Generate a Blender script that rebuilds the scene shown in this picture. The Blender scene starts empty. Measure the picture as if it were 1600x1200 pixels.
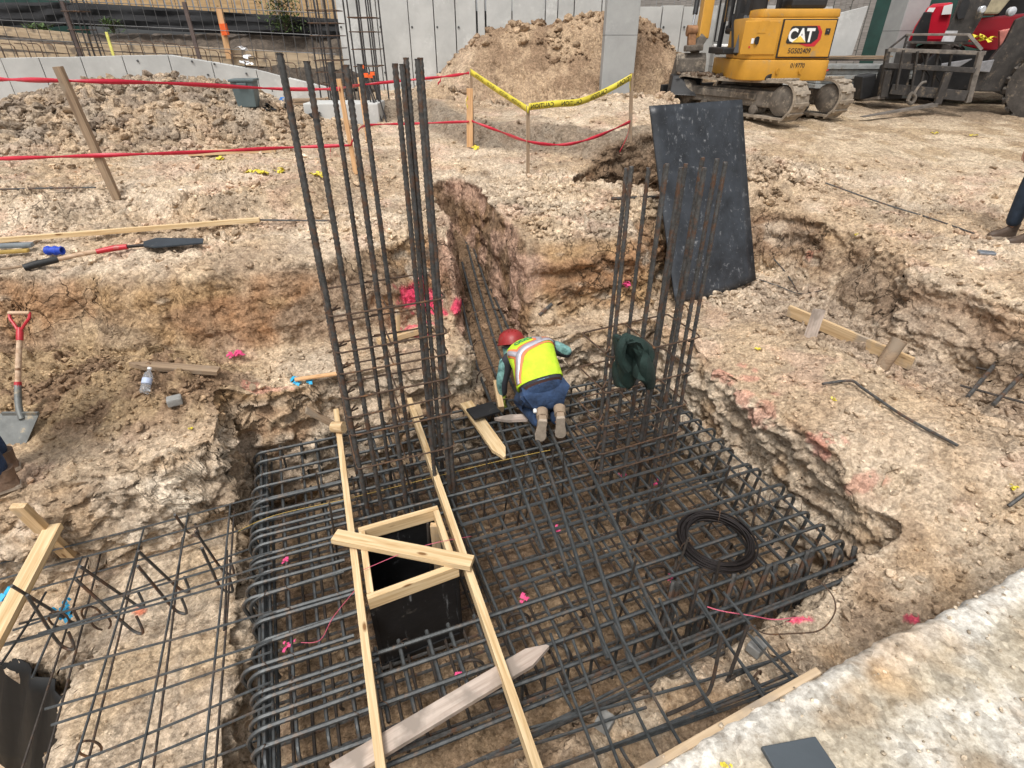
import bpy, bmesh, math, random
import numpy as np
from mathutils import Vector, Matrix, Euler
random.seed(7)
RNG = np.random.RandomState(7)
SC = bpy.context.scene
COL = SC.collection
R = math.radians

# ---------------------------------------------------------------- camera
CAMZ = 1.65
FPX = 872.0
PITCH = math.atan(FPX / 1410.0)
cam_d = bpy.data.cameras.new('camera')
cam = bpy.data.objects.new('camera', cam_d)
COL.objects.link(cam)
cam_d.sensor_width = 36.0
cam_d.lens = FPX / 1600 * 36
cam_d.clip_start = 0.05
cam_d.clip_end = 500
cam.location = (0, 0, CAMZ)
cam.rotation_euler = (math.pi / 2 - PITCH, 0, 0)
SC.camera = cam

# ---------------------------------------------------------------- light
SUN_EL, SUN_AZ = R(62), R(200)      # azimuth from +Y clockwise: light from behind left of the camera
w = bpy.data.worlds.new('World')
SC.world = w
w.use_nodes = True
wn = w.node_tree.nodes
wl = w.node_tree.links
bg = wn['Background']
sky = wn.new('ShaderNodeTexSky')
sky.sky_type = 'NISHITA'
sky.sun_disc = False
sky.sun_elevation = SUN_EL
sky.sun_rotation = SUN_AZ
sky.air_density = 1.0
sky.dust_density = 4.0
sky.ozone_density = 1.0
hs = wn.new('ShaderNodeHueSaturation')      # overcast: the cloud layer greys the sky
hs.inputs['Saturation'].default_value = 0.15
wl.new(sky.outputs[0], hs.inputs['Color'])
wl.new(hs.outputs[0], bg.inputs['Color'])
bg.inputs['Strength'].default_value = 0.145
sd = bpy.data.lights.new('sun', 'SUN')
so = bpy.data.objects.new('sun', sd)
COL.objects.link(so)
sd.energy = 1.5
sd.angle = R(12)
sd.color = (1.0, 0.958, 0.90)
sdir = Vector((math.sin(SUN_AZ) * math.cos(SUN_EL), math.cos(SUN_AZ) * math.cos(SUN_EL), math.sin(SUN_EL)))
so.rotation_euler = sdir.to_track_quat('Z', 'Y').to_euler()
SC.view_settings.view_transform = 'Standard'
SC.view_settings.look = 'None'
SC.view_settings.gamma = 1
SC.view_settings.use_curve_mapping = False
SC.view_settings.exposure = 0.44

# ---------------------------------------------------------------- measuring helpers
SP, CP = math.sin(PITCH), math.cos(PITCH)
def ray(px, py):
    u, v = (px - 800) / FPX, (py - 600) / FPX
    return Vector((u, CP - v * SP, -SP - v * CP))
def P(px, py, z):
    """surveyed point: where the sight line meets the level z"""
    d = ray(px, py)
    t = (z - CAMZ) / d.z
    return Vector((d.x * t, d.y * t, z))
def PY(px, py, y):
    d = ray(px, py)
    t = y / d.y
    return Vector((d.x * t, y, CAMZ + d.z * t))
PHI = R(21)
AX = Vector((math.cos(PHI), math.sin(PHI), 0))
CX = Vector((-math.sin(PHI), math.cos(PHI), 0))
def W(a, c, z=0.0):
    return Vector((a * AX.x + c * CX.x, a * AX.y + c * CX.y, z))
def toac(x, y):
    return x * AX.x + y * AX.y, x * CX.x + y * CX.y

# ---------------------------------------------------------------- tags
def tag(o, label=None, cat=None, group=None, kind=None):
    if label: o['label'] = label
    if cat: o['category'] = cat
    if group: o['group'] = group
    if kind: o['kind'] = kind
    return o
def empty(name, loc=(0, 0, 0), rz=0.0, label=None, cat=None, group=None):
    o = bpy.data.objects.new(name, None)
    COL.objects.link(o)
    o.location = loc
    o.rotation_euler = (0, 0, rz)
    o.empty_display_size = 0.1
    return tag(o, label, cat, group)

# ---------------------------------------------------------------- materials
MATS = {}
def mat(name, col, rough=0.7, metal=0.0, var=0.25, scale=8.0, bump=0.15, bscale=60.0, col2=None, coord='Object',
        stretch=(1, 1, 1), bdist=0.004, detail=6.0, spec=0.5, dirt=None, dirt_amt=0.0, dscale=5.0):
    if name in MATS: return MATS[name]
    m = bpy.data.materials.new(name)
    m.use_nodes = True
    nt = m.node_tree; N = nt.nodes; L = nt.links
    b = N['Principled BSDF']
    b.inputs['Roughness'].default_value = rough
    b.inputs['Metallic'].default_value = metal
    b.inputs['Specular IOR Level'].default_value = spec
    tc = N.new('ShaderNodeTexCoord')
    mp = N.new('ShaderNodeMapping'); mp.inputs['Scale'].default_value = stretch
    L.new(tc.outputs[coord], mp.inputs[0])
    n1 = N.new('ShaderNodeTexNoise'); n1.inputs['Scale'].default_value = scale; n1.inputs['Detail'].default_value = detail
    n1.inputs['Roughness'].default_value = 0.65
    L.new(mp.outputs[0], n1.inputs['Vector'])
    cr = N.new('ShaderNodeValToRGB')
    c1 = [max(0, c * (1 - var)) for c in col]
    c2 = list(col2) if col2 else [min(1, c * (1 + var)) for c in col]
    cr.color_ramp.elements[0].position = 0.32; cr.color_ramp.elements[0].color = (*c1, 1)
    cr.color_ramp.elements[1].position = 0.68; cr.color_ramp.elements[1].color = (*c2, 1)
    L.new(n1.outputs['Fac'], cr.inputs[0])
    out = cr.outputs[0]
    if dirt:
        n3 = N.new('ShaderNodeTexNoise'); n3.inputs['Scale'].default_value = dscale; n3.inputs['Detail'].default_value = 8
        n3.inputs['Roughness'].default_value = 0.75
        L.new(tc.outputs[coord], n3.inputs['Vector'])
        r3 = N.new('ShaderNodeValToRGB')
        r3.color_ramp.elements[0].position = 0.62 - dirt_amt * 0.3; r3.color_ramp.elements[0].color = (0, 0, 0, 1)
        r3.color_ramp.elements[1].position = 0.72 - dirt_amt * 0.3; r3.color_ramp.elements[1].color = (1, 1, 1, 1)
        L.new(n3.outputs['Fac'], r3.inputs[0])
        mx = N.new('ShaderNodeMixRGB'); mx.inputs['Color2'].default_value = (*dirt, 1)
        L.new(r3.outputs[0], mx.inputs['Fac']); L.new(out, mx.inputs['Color1'])
        out = mx.outputs[0]
    L.new(out, b.inputs['Base Color'])
    if bump:
        n2 = N.new('ShaderNodeTexNoise'); n2.inputs['Scale'].default_value = bscale; n2.inputs['Detail'].default_value = 5
        L.new(mp.outputs[0], n2.inputs['Vector'])
        bp = N.new('ShaderNodeBump'); bp.inputs['Strength'].default_value = min(1, bump * 3); bp.inputs['Distance'].default_value = bdist
        L.new(n2.outputs['Fac'], bp.inputs['Height']); L.new(bp.outputs[0], b.inputs['Normal'])
    MATS[name] = m
    return m
def wood_mat(name, c_dark, c_light, dirt=None, dirt_amt=0.0, gscale=1.0):
    if name in MATS: return MATS[name]
    m = bpy.data.materials.new(name); m.use_nodes = True
    nt = m.node_tree; N = nt.nodes; L = nt.links
    b = N['Principled BSDF']; b.inputs['Roughness'].default_value = 0.72; b.inputs['Specular IOR Level'].default_value = 0.25
    tc = N.new('ShaderNodeTexCoord')
    oi = N.new('ShaderNodeObjectInfo')
    ad = N.new('ShaderNodeVectorMath'); ad.operation = 'ADD'
    sc = N.new('ShaderNodeVectorMath'); sc.operation = 'SCALE'; sc.inputs['Scale'].default_value = 37.0
    cb = N.new('ShaderNodeCombineXYZ')
    L.new(oi.outputs['Random'], cb.inputs[0]); L.new(oi.outputs['Random'], cb.inputs[1])
    L.new(cb.outputs[0], sc.inputs[0]); L.new(tc.outputs['Object'], ad.inputs[0]); L.new(sc.outputs[0], ad.inputs[1])
    mp = N.new('ShaderNodeMapping'); mp.inputs['Scale'].default_value = (1.3 * gscale, 26 * gscale, 26 * gscale)
    L.new(ad.outputs[0], mp.inputs[0])
    n1 = N.new('ShaderNodeTexNoise'); n1.inputs['Scale'].default_value = 1.6; n1.inputs['Detail'].default_value = 7; n1.inputs['Distortion'].default_value = 0.6
    n1.inputs['Roughness'].default_value = 0.6
    L.new(mp.outputs[0], n1.inputs['Vector'])
    cr = N.new('ShaderNodeValToRGB')
    e = cr.color_ramp.elements
    e[0].position = 0.30; e[0].color = (*c_dark, 1); e[1].position = 0.62; e[1].color = (*c_light, 1)
    L.new(n1.outputs['Fac'], cr.inputs[0])
    out = cr.outputs[0]
    # knots
    mk = N.new('ShaderNodeMapping'); mk.inputs['Scale'].default_value = (3.2, 9, 9)
    L.new(ad.outputs[0], mk.inputs[0])
    vk = N.new('ShaderNodeTexVoronoi'); vk.inputs['Scale'].default_value = 1.0
    L.new(mk.outputs[0], vk.inputs['Vector'])
    rk = N.new('ShaderNodeValToRGB'); rk.color_ramp.elements[0].position = 0.06; rk.color_ramp.elements[0].color = (1, 1, 1, 1)
    rk.color_ramp.elements[1].position = 0.13; rk.color_ramp.elements[1].color = (0, 0, 0, 1)
    L.new(vk.outputs['Distance'], rk.inputs[0])
    mx = N.new('ShaderNodeMixRGB'); mx.inputs['Color2'].default_value = (c_dark[0] * 0.45, c_dark[1] * 0.36, c_dark[2] * 0.3, 1)
    L.new(rk.outputs[0], mx.inputs['Fac']); L.new(out, mx.inputs['Color1']); out = mx.outputs[0]
    if dirt:
        n3 = N.new('ShaderNodeTexNoise'); n3.inputs['Scale'].default_value = 6; n3.inputs['Detail'].default_value = 8
        L.new(ad.outputs[0], n3.inputs['Vector'])
        r3 = N.new('ShaderNodeValToRGB'); r3.color_ramp.elements[0].position = 0.62 - dirt_amt * 0.3; r3.color_ramp.elements[1].position = 0.75 - dirt_amt * 0.3
        L.new(n3.outputs['Fac'], r3.inputs[0])
        m2 = N.new('ShaderNodeMixRGB'); m2.inputs['Color2'].default_value = (*dirt, 1)
        L.new(r3.outputs[0], m2.inputs['Fac']); L.new(out, m2.inputs['Color1']); out = m2.outputs[0]
    L.new(out, b.inputs['Base Color'])
    bp = N.new('ShaderNodeBump'); bp.inputs['Strength'].default_value = 0.35; bp.inputs['Distance'].default_value = 0.002
    L.new(n1.outputs['Fac'], bp.inputs['Height']); L.new(bp.outputs[0], b.inputs['Normal'])
    MATS[name] = m
    return m

# ---------------------------------------------------------------- mesh builder
def frame_of(d, up=Vector((0, 0, 1))):
    d = d.normalized()
    if abs(d.dot(up)) > 0.98: up = Vector((0, 1, 0)) if abs(d.y) < 0.9 else Vector((1, 0, 0))
    s = d.cross(up).normalized()
    return s, s.cross(d).normalized()
class MB:
    def __init__(s): s.v = []; s.f = []
    def add(s, vs, fs):
        n = len(s.v); s.v += [tuple(v) for v in vs]; s.f += [tuple(i + n for i in f) for f in fs]; return s
    def box(s, c, size, M=None, bev=0.0):
        x, y, z = [k / 2 for k in size]
        if bev <= 0:
            vs = [Vector((i * x, j * y, k * z)) for i in (-1, 1) for j in (-1, 1) for k in (-1, 1)]
            fs = [(0, 1, 3, 2), (4, 6, 7, 5), (0, 4, 5, 1), (2, 3, 7, 6), (0, 2, 6, 4), (1, 5, 7, 3)]
        else:
            bm = bmesh.new(); bmesh.ops.create_cube(bm, size=1)
            for q in bm.verts: q.co = Vector((q.co.x * size[0], q.co.y * size[1], q.co.z * size[2]))
            bmesh.ops.bevel(bm, geom=bm.edges[:], offset=bev, segments=2, affect='EDGES', profile=0.6)
            bm.verts.index_update()
            vs = [q.co.copy() for q in bm.verts]; fs = [tuple(q.index for q in f.verts) for f in bm.faces]
            bm.free()
        if M is not None: vs = [M @ q for q in vs]
        c = Vector(c)
        return s.add([q + c for q in vs], fs)
    def bar(s, p0, p1, w, h, up=Vector((0, 0, 1)), bev=0.0):
        p0, p1 = Vector(p0), Vector(p1); d = p1 - p0; L = d.length; d.normalize()
        a, b = frame_of(d, Vector(up))
        M = Matrix((d, a, b)).transposed()
        return s.box((p0 + p1) / 2, (L, w, h), M, bev)
    def tube(s, pts, r, n=8, cap=True, closed=False):
        pts = [Vector(p) for p in pts]; rr = r if isinstance(r, (list, tuple)) else [r] * len(pts)
        base = []; up = None; m = len(pts)
        for i, p in enumerate(pts):
            if closed: d = pts[(i + 1) % m] - pts[i - 1]
            else: d = pts[min(i + 1, m - 1)] - pts[max(i - 1, 0)]
            d.normalize()
            if up is None: a, up = frame_of(d)
            a = d.cross(up)
            if a.length < 1e-6: a, up = frame_of(d)
            a.normalize(); up = a.cross(d).normalized()
            base.append([p + (a * math.cos(2 * math.pi * k / n) + up * math.sin(2 * math.pi * k / n)) * rr[i] for k in range(n)])
        vs = [q for ring in base for q in ring]; fs = []
        for i in range(m - 1 + (1 if closed else 0)):
            j = (i + 1) % m
            for k in range(n):
                fs.append((i * n + k, i * n + (k + 1) % n, j * n + (k + 1) % n, j * n + k))
        if cap and not closed:
            fs.append(tuple(range(n - 1, -1, -1))); fs.append(tuple((m - 1) * n + k for k in range(n)))
        return s.add(vs, fs)
    def cyl(s, p0, p1, r, n=16, r2=None):
        return s.tube([p0, p1], [r, r if r2 is None else r2], n)
    def lathe(s, prof, c=(0, 0, 0), n=24, axis='Z', M=None):
        vs = []; fs = []; m = len(prof)
        for (r, h) in prof:
            for k in range(n):
                t = 2 * math.pi * k / n
                v = Vector((r * math.cos(t), r * math.sin(t), h))
                if axis == 'X': v = Vector((v.z, v.x, v.y))
                if axis == 'Y': v = Vector((v.x, v.z, v.y))
                if M is not None: v = M @ v
                vs.append(v + Vector(c))
        for i in range(m - 1):
            for k in range(n):
                fs.append((i * n + k, i * n + (k + 1) % n, (i + 1) * n + (k + 1) % n, (i + 1) * n + k))
        fs.append(tuple(range(n - 1, -1, -1))); fs.append(tuple((m - 1) * n + k for k in range(n)))
        return s.add(vs, fs)
    def prism(s, poly, off):
        """poly: list of 3D points (planar), off: thickness vector"""
        poly = [Vector(p) for p in poly]; off = Vector(off); n = len(poly)
        vs = poly + [p + off for p in poly]
        fs = [tuple(range(n - 1, -1, -1)), tuple(range(n, 2 * n))] + [(i, (i + 1) % n, (i + 1) % n + n, i + n) for i in range(n)]
        return s.add(vs, fs)
    def build(s, name, m, parent=None, smooth=False, world=True, bevel=0.0):
        me = bpy.data.meshes.new(name)
        vs = s.v
        if parent is not None and world:
            inv = chain(parent).inverted()
            vs = [tuple(inv @ Vector(v)) for v in vs]
        me.from_pydata(vs, [], s.f); me.update()
        bm = bmesh.new(); bm.from_mesh(me); bmesh.ops.recalc_face_normals(bm, faces=bm.faces)
        if bevel > 0:
            bmesh.ops.bevel(bm, geom=[e for e in bm.edges if len(e.link_faces) == 2 and e.calc_face_angle(0) > 0.6], offset=bevel, segments=2, affect='EDGES', profile=0.6)
        bm.to_mesh(me); bm.free()
        if m is not None:
            for q in (m if isinstance(m, list) else [m]): me.materials.append(q)
        if smooth:
            me.polygons.foreach_set('use_smooth', [True] * len(me.polygons))
            try: me.set_sharp_from_angle(angle=R(42))
            except Exception: pass
        o = bpy.data.objects.new(name, me); COL.objects.link(o)
        if parent is not None: o.parent = parent
        return o
def chain(o):
    M = Matrix.LocRotScale(o.location, o.rotation_euler if o.rotation_mode != 'QUATERNION' else o.rotation_quaternion, o.scale)
    return chain(o.parent) @ M if o.parent else M
def catmull(pts, n=8, closed=False):
    pts = [Vector(p) for p in pts]; out = []; m = len(pts)
    rng = range(m) if closed else range(m - 1)
    for i in rng:
        if closed: p0, p1, p2, p3 = pts[i - 1], pts[i], pts[(i + 1) % m], pts[(i + 2) % m]
        else: p0, p1, p2, p3 = pts[max(i - 1, 0)], pts[i], pts[i + 1], pts[min(i + 2, m - 1)]
        for k in range(n):
            t = k / n
            out.append(0.5 * ((2 * p1) + (-p0 + p2) * t + (2 * p0 - 5 * p1 + 4 * p2 - p3) * t * t + (-p0 + 3 * p1 - 3 * p2 + p3) * t ** 3))
    if not closed: out.append(pts[-1])
    return out

# ---------------------------------------------------------------- numpy noise
def h3(ix, iy, iz, seed):
    h = (ix.astype(np.uint32) * np.uint32(374761393) + iy.astype(np.uint32) * np.uint32(668265263) + iz.astype(np.uint32) * np.uint32(2147483647 - 1290) + np.uint32(seed * 974711 & 0xffffffff))
    h = (h ^ (h >> np.uint32(13))) * np.uint32(1274126177)
    h = (h ^ (h >> np.uint32(16))) * np.uint32(2246822519)
    h = h ^ (h >> np.uint32(15))
    return (h & np.uint32(0xffffff)).astype(np.float32) / np.float32(0xffffff)
def vn(x, y, z, seed=0):
    fx, fy, fz = np.floor(x), np.floor(y), np.floor(z)
    ix, iy, iz = fx.astype(np.int64), fy.astype(np.int64), fz.astype(np.int64)
    tx, ty, tz = x - fx, y - fy, z - fz
    tx = tx * tx * (3 - 2 * tx); ty = ty * ty * (3 - 2 * ty); tz = tz * tz * (3 - 2 * tz)
    r = 0
    for dx in (0, 1):
        for dy in (0, 1):
            for dz in (0, 1):
                r = r + h3(ix + dx, iy + dy, iz + dz, seed) * (tx if dx else 1 - tx) * (ty if dy else 1 - ty) * (tz if dz else 1 - tz)
    return r
def vn2(x, y, seed=0):
    fx, fy = np.floor(x), np.floor(y)
    ix, iy = fx.astype(np.int64), fy.astype(np.int64); iz = np.zeros_like(ix)
    tx, ty = x - fx, y - fy
    tx = tx * tx * (3 - 2 * tx); ty = ty * ty * (3 - 2 * ty)
    return ((h3(ix, iy, iz, seed) * (1 - tx) + h3(ix + 1, iy, iz, seed) * tx) * (1 - ty) + (h3(ix, iy + 1, iz, seed) * (1 - tx) + h3(ix + 1, iy + 1, iz, seed) * tx) * ty)
def fbm2(x, y, f, o=4, seed=0, gain=0.5):
    r = 0; a = 1.0; s = 0
    for i in range(o):
        r = r + a * vn2(x * f + 17.3 * i, y * f - 9.1 * i, seed + i); s += a; a *= gain; f *= 2.03
    return r / s
def fbm3(x, y, z, f, o=4, seed=0, gain=0.5):
    r = 0; a = 1.0; s = 0
    for i in range(o):
        r = r + a * vn(x * f + 17.3 * i, y * f - 9.1 * i, z * f + 5.7 * i, seed + i); s += a; a *= gain; f *= 2.03
    return r / s
def facet2(x, y, f, seed=0):
    """broken-clod relief: every cell is a tilted flat with its own level"""
    X = x * f; Y = y * f
    ix, iy = np.floor(X).astype(np.int64), np.floor(Y).astype(np.int64); z = np.zeros_like(ix)
    f1 = np.full(X.shape, 9.0, np.float32); h = f1 * 0
    for dx in (-1, 0, 1):
        for dy in (-1, 0, 1):
            a, b = ix + dx, iy + dy
            ox = a + h3(a, b, z, seed) - X; oy = b + h3(a, b, z, seed + 5) - Y; d = np.sqrt(ox * ox + oy * oy)
            lv = h3(a, b, z, seed + 9) - .5 + ox * (h3(a, b, z, seed + 13) - .5) * 2.2 + oy * (h3(a, b, z, seed + 17) - .5) * 2.2
            c = d < f1; h = np.where(c, lv, h); f1 = np.where(c, d, f1)
    return h, f1
def facet3(x, y, z, f, seed=0):
    X, Y, Z = x * f, y * f, z * f
    ix, iy, iz = np.floor(X).astype(np.int64), np.floor(Y).astype(np.int64), np.floor(Z).astype(np.int64)
    f1 = np.full(X.shape, 9.0, np.float32); h = f1 * 0
    for dx in (-1, 0, 1):
        for dy in (-1, 0, 1):
            for dz in (-1, 0, 1):
                a, b, c_ = ix + dx, iy + dy, iz + dz
                r1, r2, r3 = h3(a, b, c_, seed), h3(a, b, c_, seed + 5), h3(a, b, c_, seed + 7)
                ox = a + r1 - X; oy = b + r2 - Y; oz = c_ + r3 - Z; d = ox * ox + oy * oy + oz * oz
                r4 = h3(a, b, c_, seed + 9)
                lv = r4 - .5 + ox * (r2 - .5) * 1.8 + oy * (r3 - .5) * 1.8 + oz * (r1 - .5) * 2.2
                c = d < f1; h = np.where(c, lv, h); f1 = np.where(c, d, f1)
    return h
def cell2(x, y, f, seed=0):
    x = x * f; y = y * f
    ix, iy = np.floor(x).astype(np.int64), np.floor(y).astype(np.int64)
    z = np.zeros_like(ix)
    f1 = np.full(x.shape, 9.0, np.float32); f2 = f1.copy(); idv = f1 * 0
    for dx in (-1, 0, 1):
        for dy in (-1, 0, 1):
            px = ix + dx + h3(ix + dx, iy + dy, z, seed); py = iy + dy + h3(ix + dx, iy + dy, z, seed + 5)
            d = np.sqrt((px - x) ** 2 + (py - y) ** 2)
            nid = h3(ix + dx, iy + dy, z, seed + 9)
            c = d < f1
            f2 = np.where(c, f1, np.minimum(f2, d)); idv = np.where(c, nid, idv); f1 = np.where(c, d, f1)
    return f1, f2, idv
def sstep(a, b, x):
    t = np.clip((x - a) / (b - a), 0, 1); return t * t * (3 - 2 * t)
def sdpoly(x, y, poly):
    """signed distance, positive inside"""
    d = np.full(x.shape, 1e9); inside = np.zeros(x.shape, bool); n = len(poly)
    for i in range(n):
        ax, ay = poly[i][0], poly[i][1]; bx, by = poly[(i + 1) % n][0], poly[(i + 1) % n][1]
        ex, ey = bx - ax, by - ay
        t = np.clip(((x - ax) * ex + (y - ay) * ey) / (ex * ex + ey * ey + 1e-12), 0, 1)
        d = np.minimum(d, (x - ax - t * ex) ** 2 + (y - ay - t * ey) ** 2)
        if abs(by - ay) > 1e-12:
            c = ((ay > y) != (by > y)) & (x < (bx - ax) * (y - ay) / (by - ay) + ax)
            inside ^= c
    d = np.sqrt(d)
    return np.where(inside, d, -d)
# ================================================================ TERRAIN
ZM = -1.15       # top of the footing mat
ZB = -0.75       # working bench round the pit
ZL = -1.40       # ledge on the left under the thin mat
ZN = -1.27       # ledge between pit and slab
ZF = -1.78       # pit floor
def w2(a, c):
    p = W(a, c); return (p.x, p.y)
BENCH = [(-9, 4.35), (-4.5, 4.25), (-2.54, 4.3), (-1.68, 4.67), (-0.72, 5.45), (0.1, 5.1), (1.30, 5.45), (1.5, 5.9), (2.1, 6.3), (3.1, 6.75), (3.5, 6.6),
         (3.65, 5.5), (3.72, 4.8), (4.05, 3.7), (4.6, 2.4), (5.2, 0), (5.2, -3), (-9, -3)]
RTR = [(2.1, 5.6), (2.9, 6.3), (3.4, 6.45), (3.65, 5.4), (3.9, 4.6), (4.1, 3.6), (4.6, 2.4), (3.9, 2.6), (3.3, 3.6), (2.7, 4.6)]   # shallow trench of rubble
PIT = [w2(-0.76, 4.12), w2(3.12, 4.25), w2(3.12, 1.52), w2(2.6, 1.47), w2(0.9, 1.36), w2(0.35, 1.2), w2(-0.2, 0.9), w2(-0.76, 0.3)]
PITN = [w2(-0.9, 4.2), w2(3.2, 4.3), w2(3.2, 1.5), w2(2.6, 1.3), w2(2.6, -1), w2(-0.9, -1)]
LEDGE = [(-9, .8), (-5.5, 1.6), (-3.5, 2.22), (-2.6, 2.66), (-1.97, 3.1), w2(-0.7, 3.6), w2(-0.7, -2), (-9, -3)]
NEAR = [w2(-0.7, 1.5), w2(3.35, 1.75), w2(3.7, 1.3), w2(3.6, 0.3), w2(3.6, -3), w2(-0.7, -3)]
HOLE = [(-6, 2.2), (-3.05, 2.0), (-2.5, 1.85), (-2.35, 1.5), (-2.1, 0.9), (-2.0, -1), (-6, -1)]
TREN = [(-0.28, 3.9), (-0.50, 5.3), (-0.80, 6.6), (-0.97, 7.2), (-0.70, 7.5), (-0.42, 6.8), (-0.02, 5.6), (0.30, 4.3), (0.33, 3.9)]
HOLLOW = [P(905, 290, .1)[:2], P(1010, 300, .1)[:2], (2.2, 7.0), P(1040, 250, .15)[:2], P(930, 258, .15)[:2]]
RAISE = [P(560, 205, .3)[:2], P(640, 200, .3)[:2], P(740, 222, .3)[:2], P(860, 232, .3)[:2], P(950, 246, .25)[:2], (2.6, 8.6), (3.1, 11), (3.6, 30), (-8, 30)]
LSTEP = [(-14, 6.2), P(60, 345, .12)[:2], P(180, 330, .12)[:2], P(330, 352, .12)[:2], P(480, 330, .12)[:2], P(560, 290, .15)[:2], P(640, 230, .2)[:2], (-3, 30), (-30, 30)]
def bump_e(x, y, cx, cy, rx, ry, h, rot=0.0, p=1.0):
    c, s = math.cos(rot), math.sin(rot)
    u = ((x - cx) * c + (y - cy) * s) / rx; v = (-(x - cx) * s + (y - cy) * c) / ry
    d = np.sqrt(u * u + v * v)
    return h * np.clip(1 - d, 0, 1) ** p * (1 + 0.5 * np.clip(d, 0, 1)) 
def height(x, y, detail=True):
    x = np.asarray(x, float); y = np.asarray(y, float)
    wx = (fbm2(x, y, 1.7, 2, 11) - .5) * .24 + (fbm2(x, y, 6.0, 2, 12, .35) - .5) * .07
    wy = (fbm2(x, y, 1.7, 2, 21) - .5) * .24 + (fbm2(x, y, 6.0, 2, 22, .35) - .5) * .07
    X = x + wx; Y = y + wy
    zl = np.interp(y, [0, 4.5, 5.6, 7.5, 9.5, 14, 22], [.05, .05, .08, .18, .36, .66, .9])
    zr = np.interp(y, [0, 4, 6.3, 7.8, 9.5, 14, 22], [-.05, -.14, -.12, .10, .36, .66, .9])
    t = sstep(1.0, 3.0, x)
    z = zl * (1 - t) + zr * t
    z = z + 0.20 * sstep(-.10, .32, sdpoly(X, Y, LSTEP)) * sstep(9.5, 7.0, y)
    z = z + 0.26 * sstep(-.1, .35, sdpoly(X, Y, RAISE)) * sstep(13, 10.5, y)
    z = z - .65 * sstep(-.05, .15, sdpoly(X, Y, HOLLOW))
    # gentle mounding
    z = z + (fbm2(x, y, .45, 3, 31) - .5) * .22 * sstep(4, 7, y)
    # far heaps
    z = z + bump_e(x, y, -5.9, 10.0, 2.5, 1.8, .74) + bump_e(x, y, -7.6, 8.9, 2.6, 1.3, .30) + bump_e(x, y, -4.3, 10.3, 1.7, 1.3, .22)
    z = z + bump_e(x, y, 1.0, 13.3, 2.6, 1.35, 1.36) + bump_e(x, y, 2.9, 13.4, 1.9, 1.2, .75) + bump_e(x, y, -.8, 13.0, 1.6, 1.0, .5)
    z = z + bump_e(x, y, 2.25, 8.2, 1.0, .7, .22) + bump_e(x, y, 3.2, 7.6, 1.2, .6, .2)
    # the bench
    s = sdpoly(X, Y, BENCH)
    bz = ZB + (fbm2(x, y, 1.1, 3, 41) - .5) * .16
    bz = bz + bump_e(x, y, -3.6, 3.75, 1.5, .75, .24) + bump_e(x, y, -2.5, 3.7, .9, .45, .07)
    bz = bz - .16 * sstep(-.1, .4, sdpoly(X, Y, RTR))
    bz = bz + .10 * sstep(.0, 1.2, toac(x, y)[0] - 3.1) * sstep(4.6, 2.0, toac(x, y)[1])
    k = sstep(-.16, .16, s); kt = sstep(-.75, -.1, s) * .05
    z = z * (1 - k) + bz * k - kt * (1 - k)
    for poly, lv, w0, w1 in ((NEAR, ZN, -.30, .12), (LEDGE, ZL, -.14, .12), (PIT, ZF, -.09, .07), (HOLE, -2.3, -.08, .08)):
        s = sdpoly(X, Y, poly) if poly is not PIT else sdpoly(x + wx * .45, y + wy * .45, poly)
        k = sstep(w0, w1, s)
        lz = lv + (fbm2(x, y, 2.3, 3, 51) - .5) * .10
        if poly is NEAR:
            a, c = toac(x, y); lz = lz + .55 * sstep(2.3, 4.2, a)
        z = z * (1 - k) + np.minimum(z, lz) * k
    s = sdpoly(x + wx * .5, y + wy * .5, TREN)
    k = sstep(-.08, .08, s)
    tz = np.interp(y, [3.9, 4.4, 6.5, 8], [-1.55, -1.3, -.75, -.35])
    z = z * (1 - k) + np.minimum(z, tz) * k
    return z
def rub(x, y):
    """how rubbly the loose surface is, 0..1"""
    r = .20 + .25 * fbm2(x, y, .9, 3, 61)
    a, c = toac(x, y)
    r = r + .8 * sstep(0, .3, sdpoly(x, y, RTR))
    r = r + 1.3 * np.clip(bump_e(x, y, -6.0, 10.0, 3.2, 2.3, 1.4) + bump_e(x, y, -8.3, 8.9, 3.6, 1.7, 1.2) + bump_e(x, y, 1.9, 12.7, 3.4, 2.3, .9), 0, 1)
    r = r + .75 * np.clip(bump_e(x, y, -3.4, 3.75, 1.6, .7, 1.4), 0, 1) + .7 * np.clip(bump_e(x, y, .75, 6.5, 1.0, 1.1, 1.4), 0, 1)
    r = r + .7 * np.clip(bump_e(x, y, 2.8, 7.8, 1.9, 1.0, 1.3), 0, 1)
    r = r + .35 * sstep(4.9, 5.6, y) * sstep(8, 6, y)
    r = r * (1 - .8 * sstep(3.2, 4.5, x) * sstep(8.0, 8.8, y))      # the haul road is rolled flat
    r = r * (1 - .75 * sstep(-.1, .15, sdpoly(x, y, LEDGE))) * (1 - .5 * sstep(.0, .15, sdpoly(x, y, PIT)))
    return np.clip(r, 0, 1)

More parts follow.
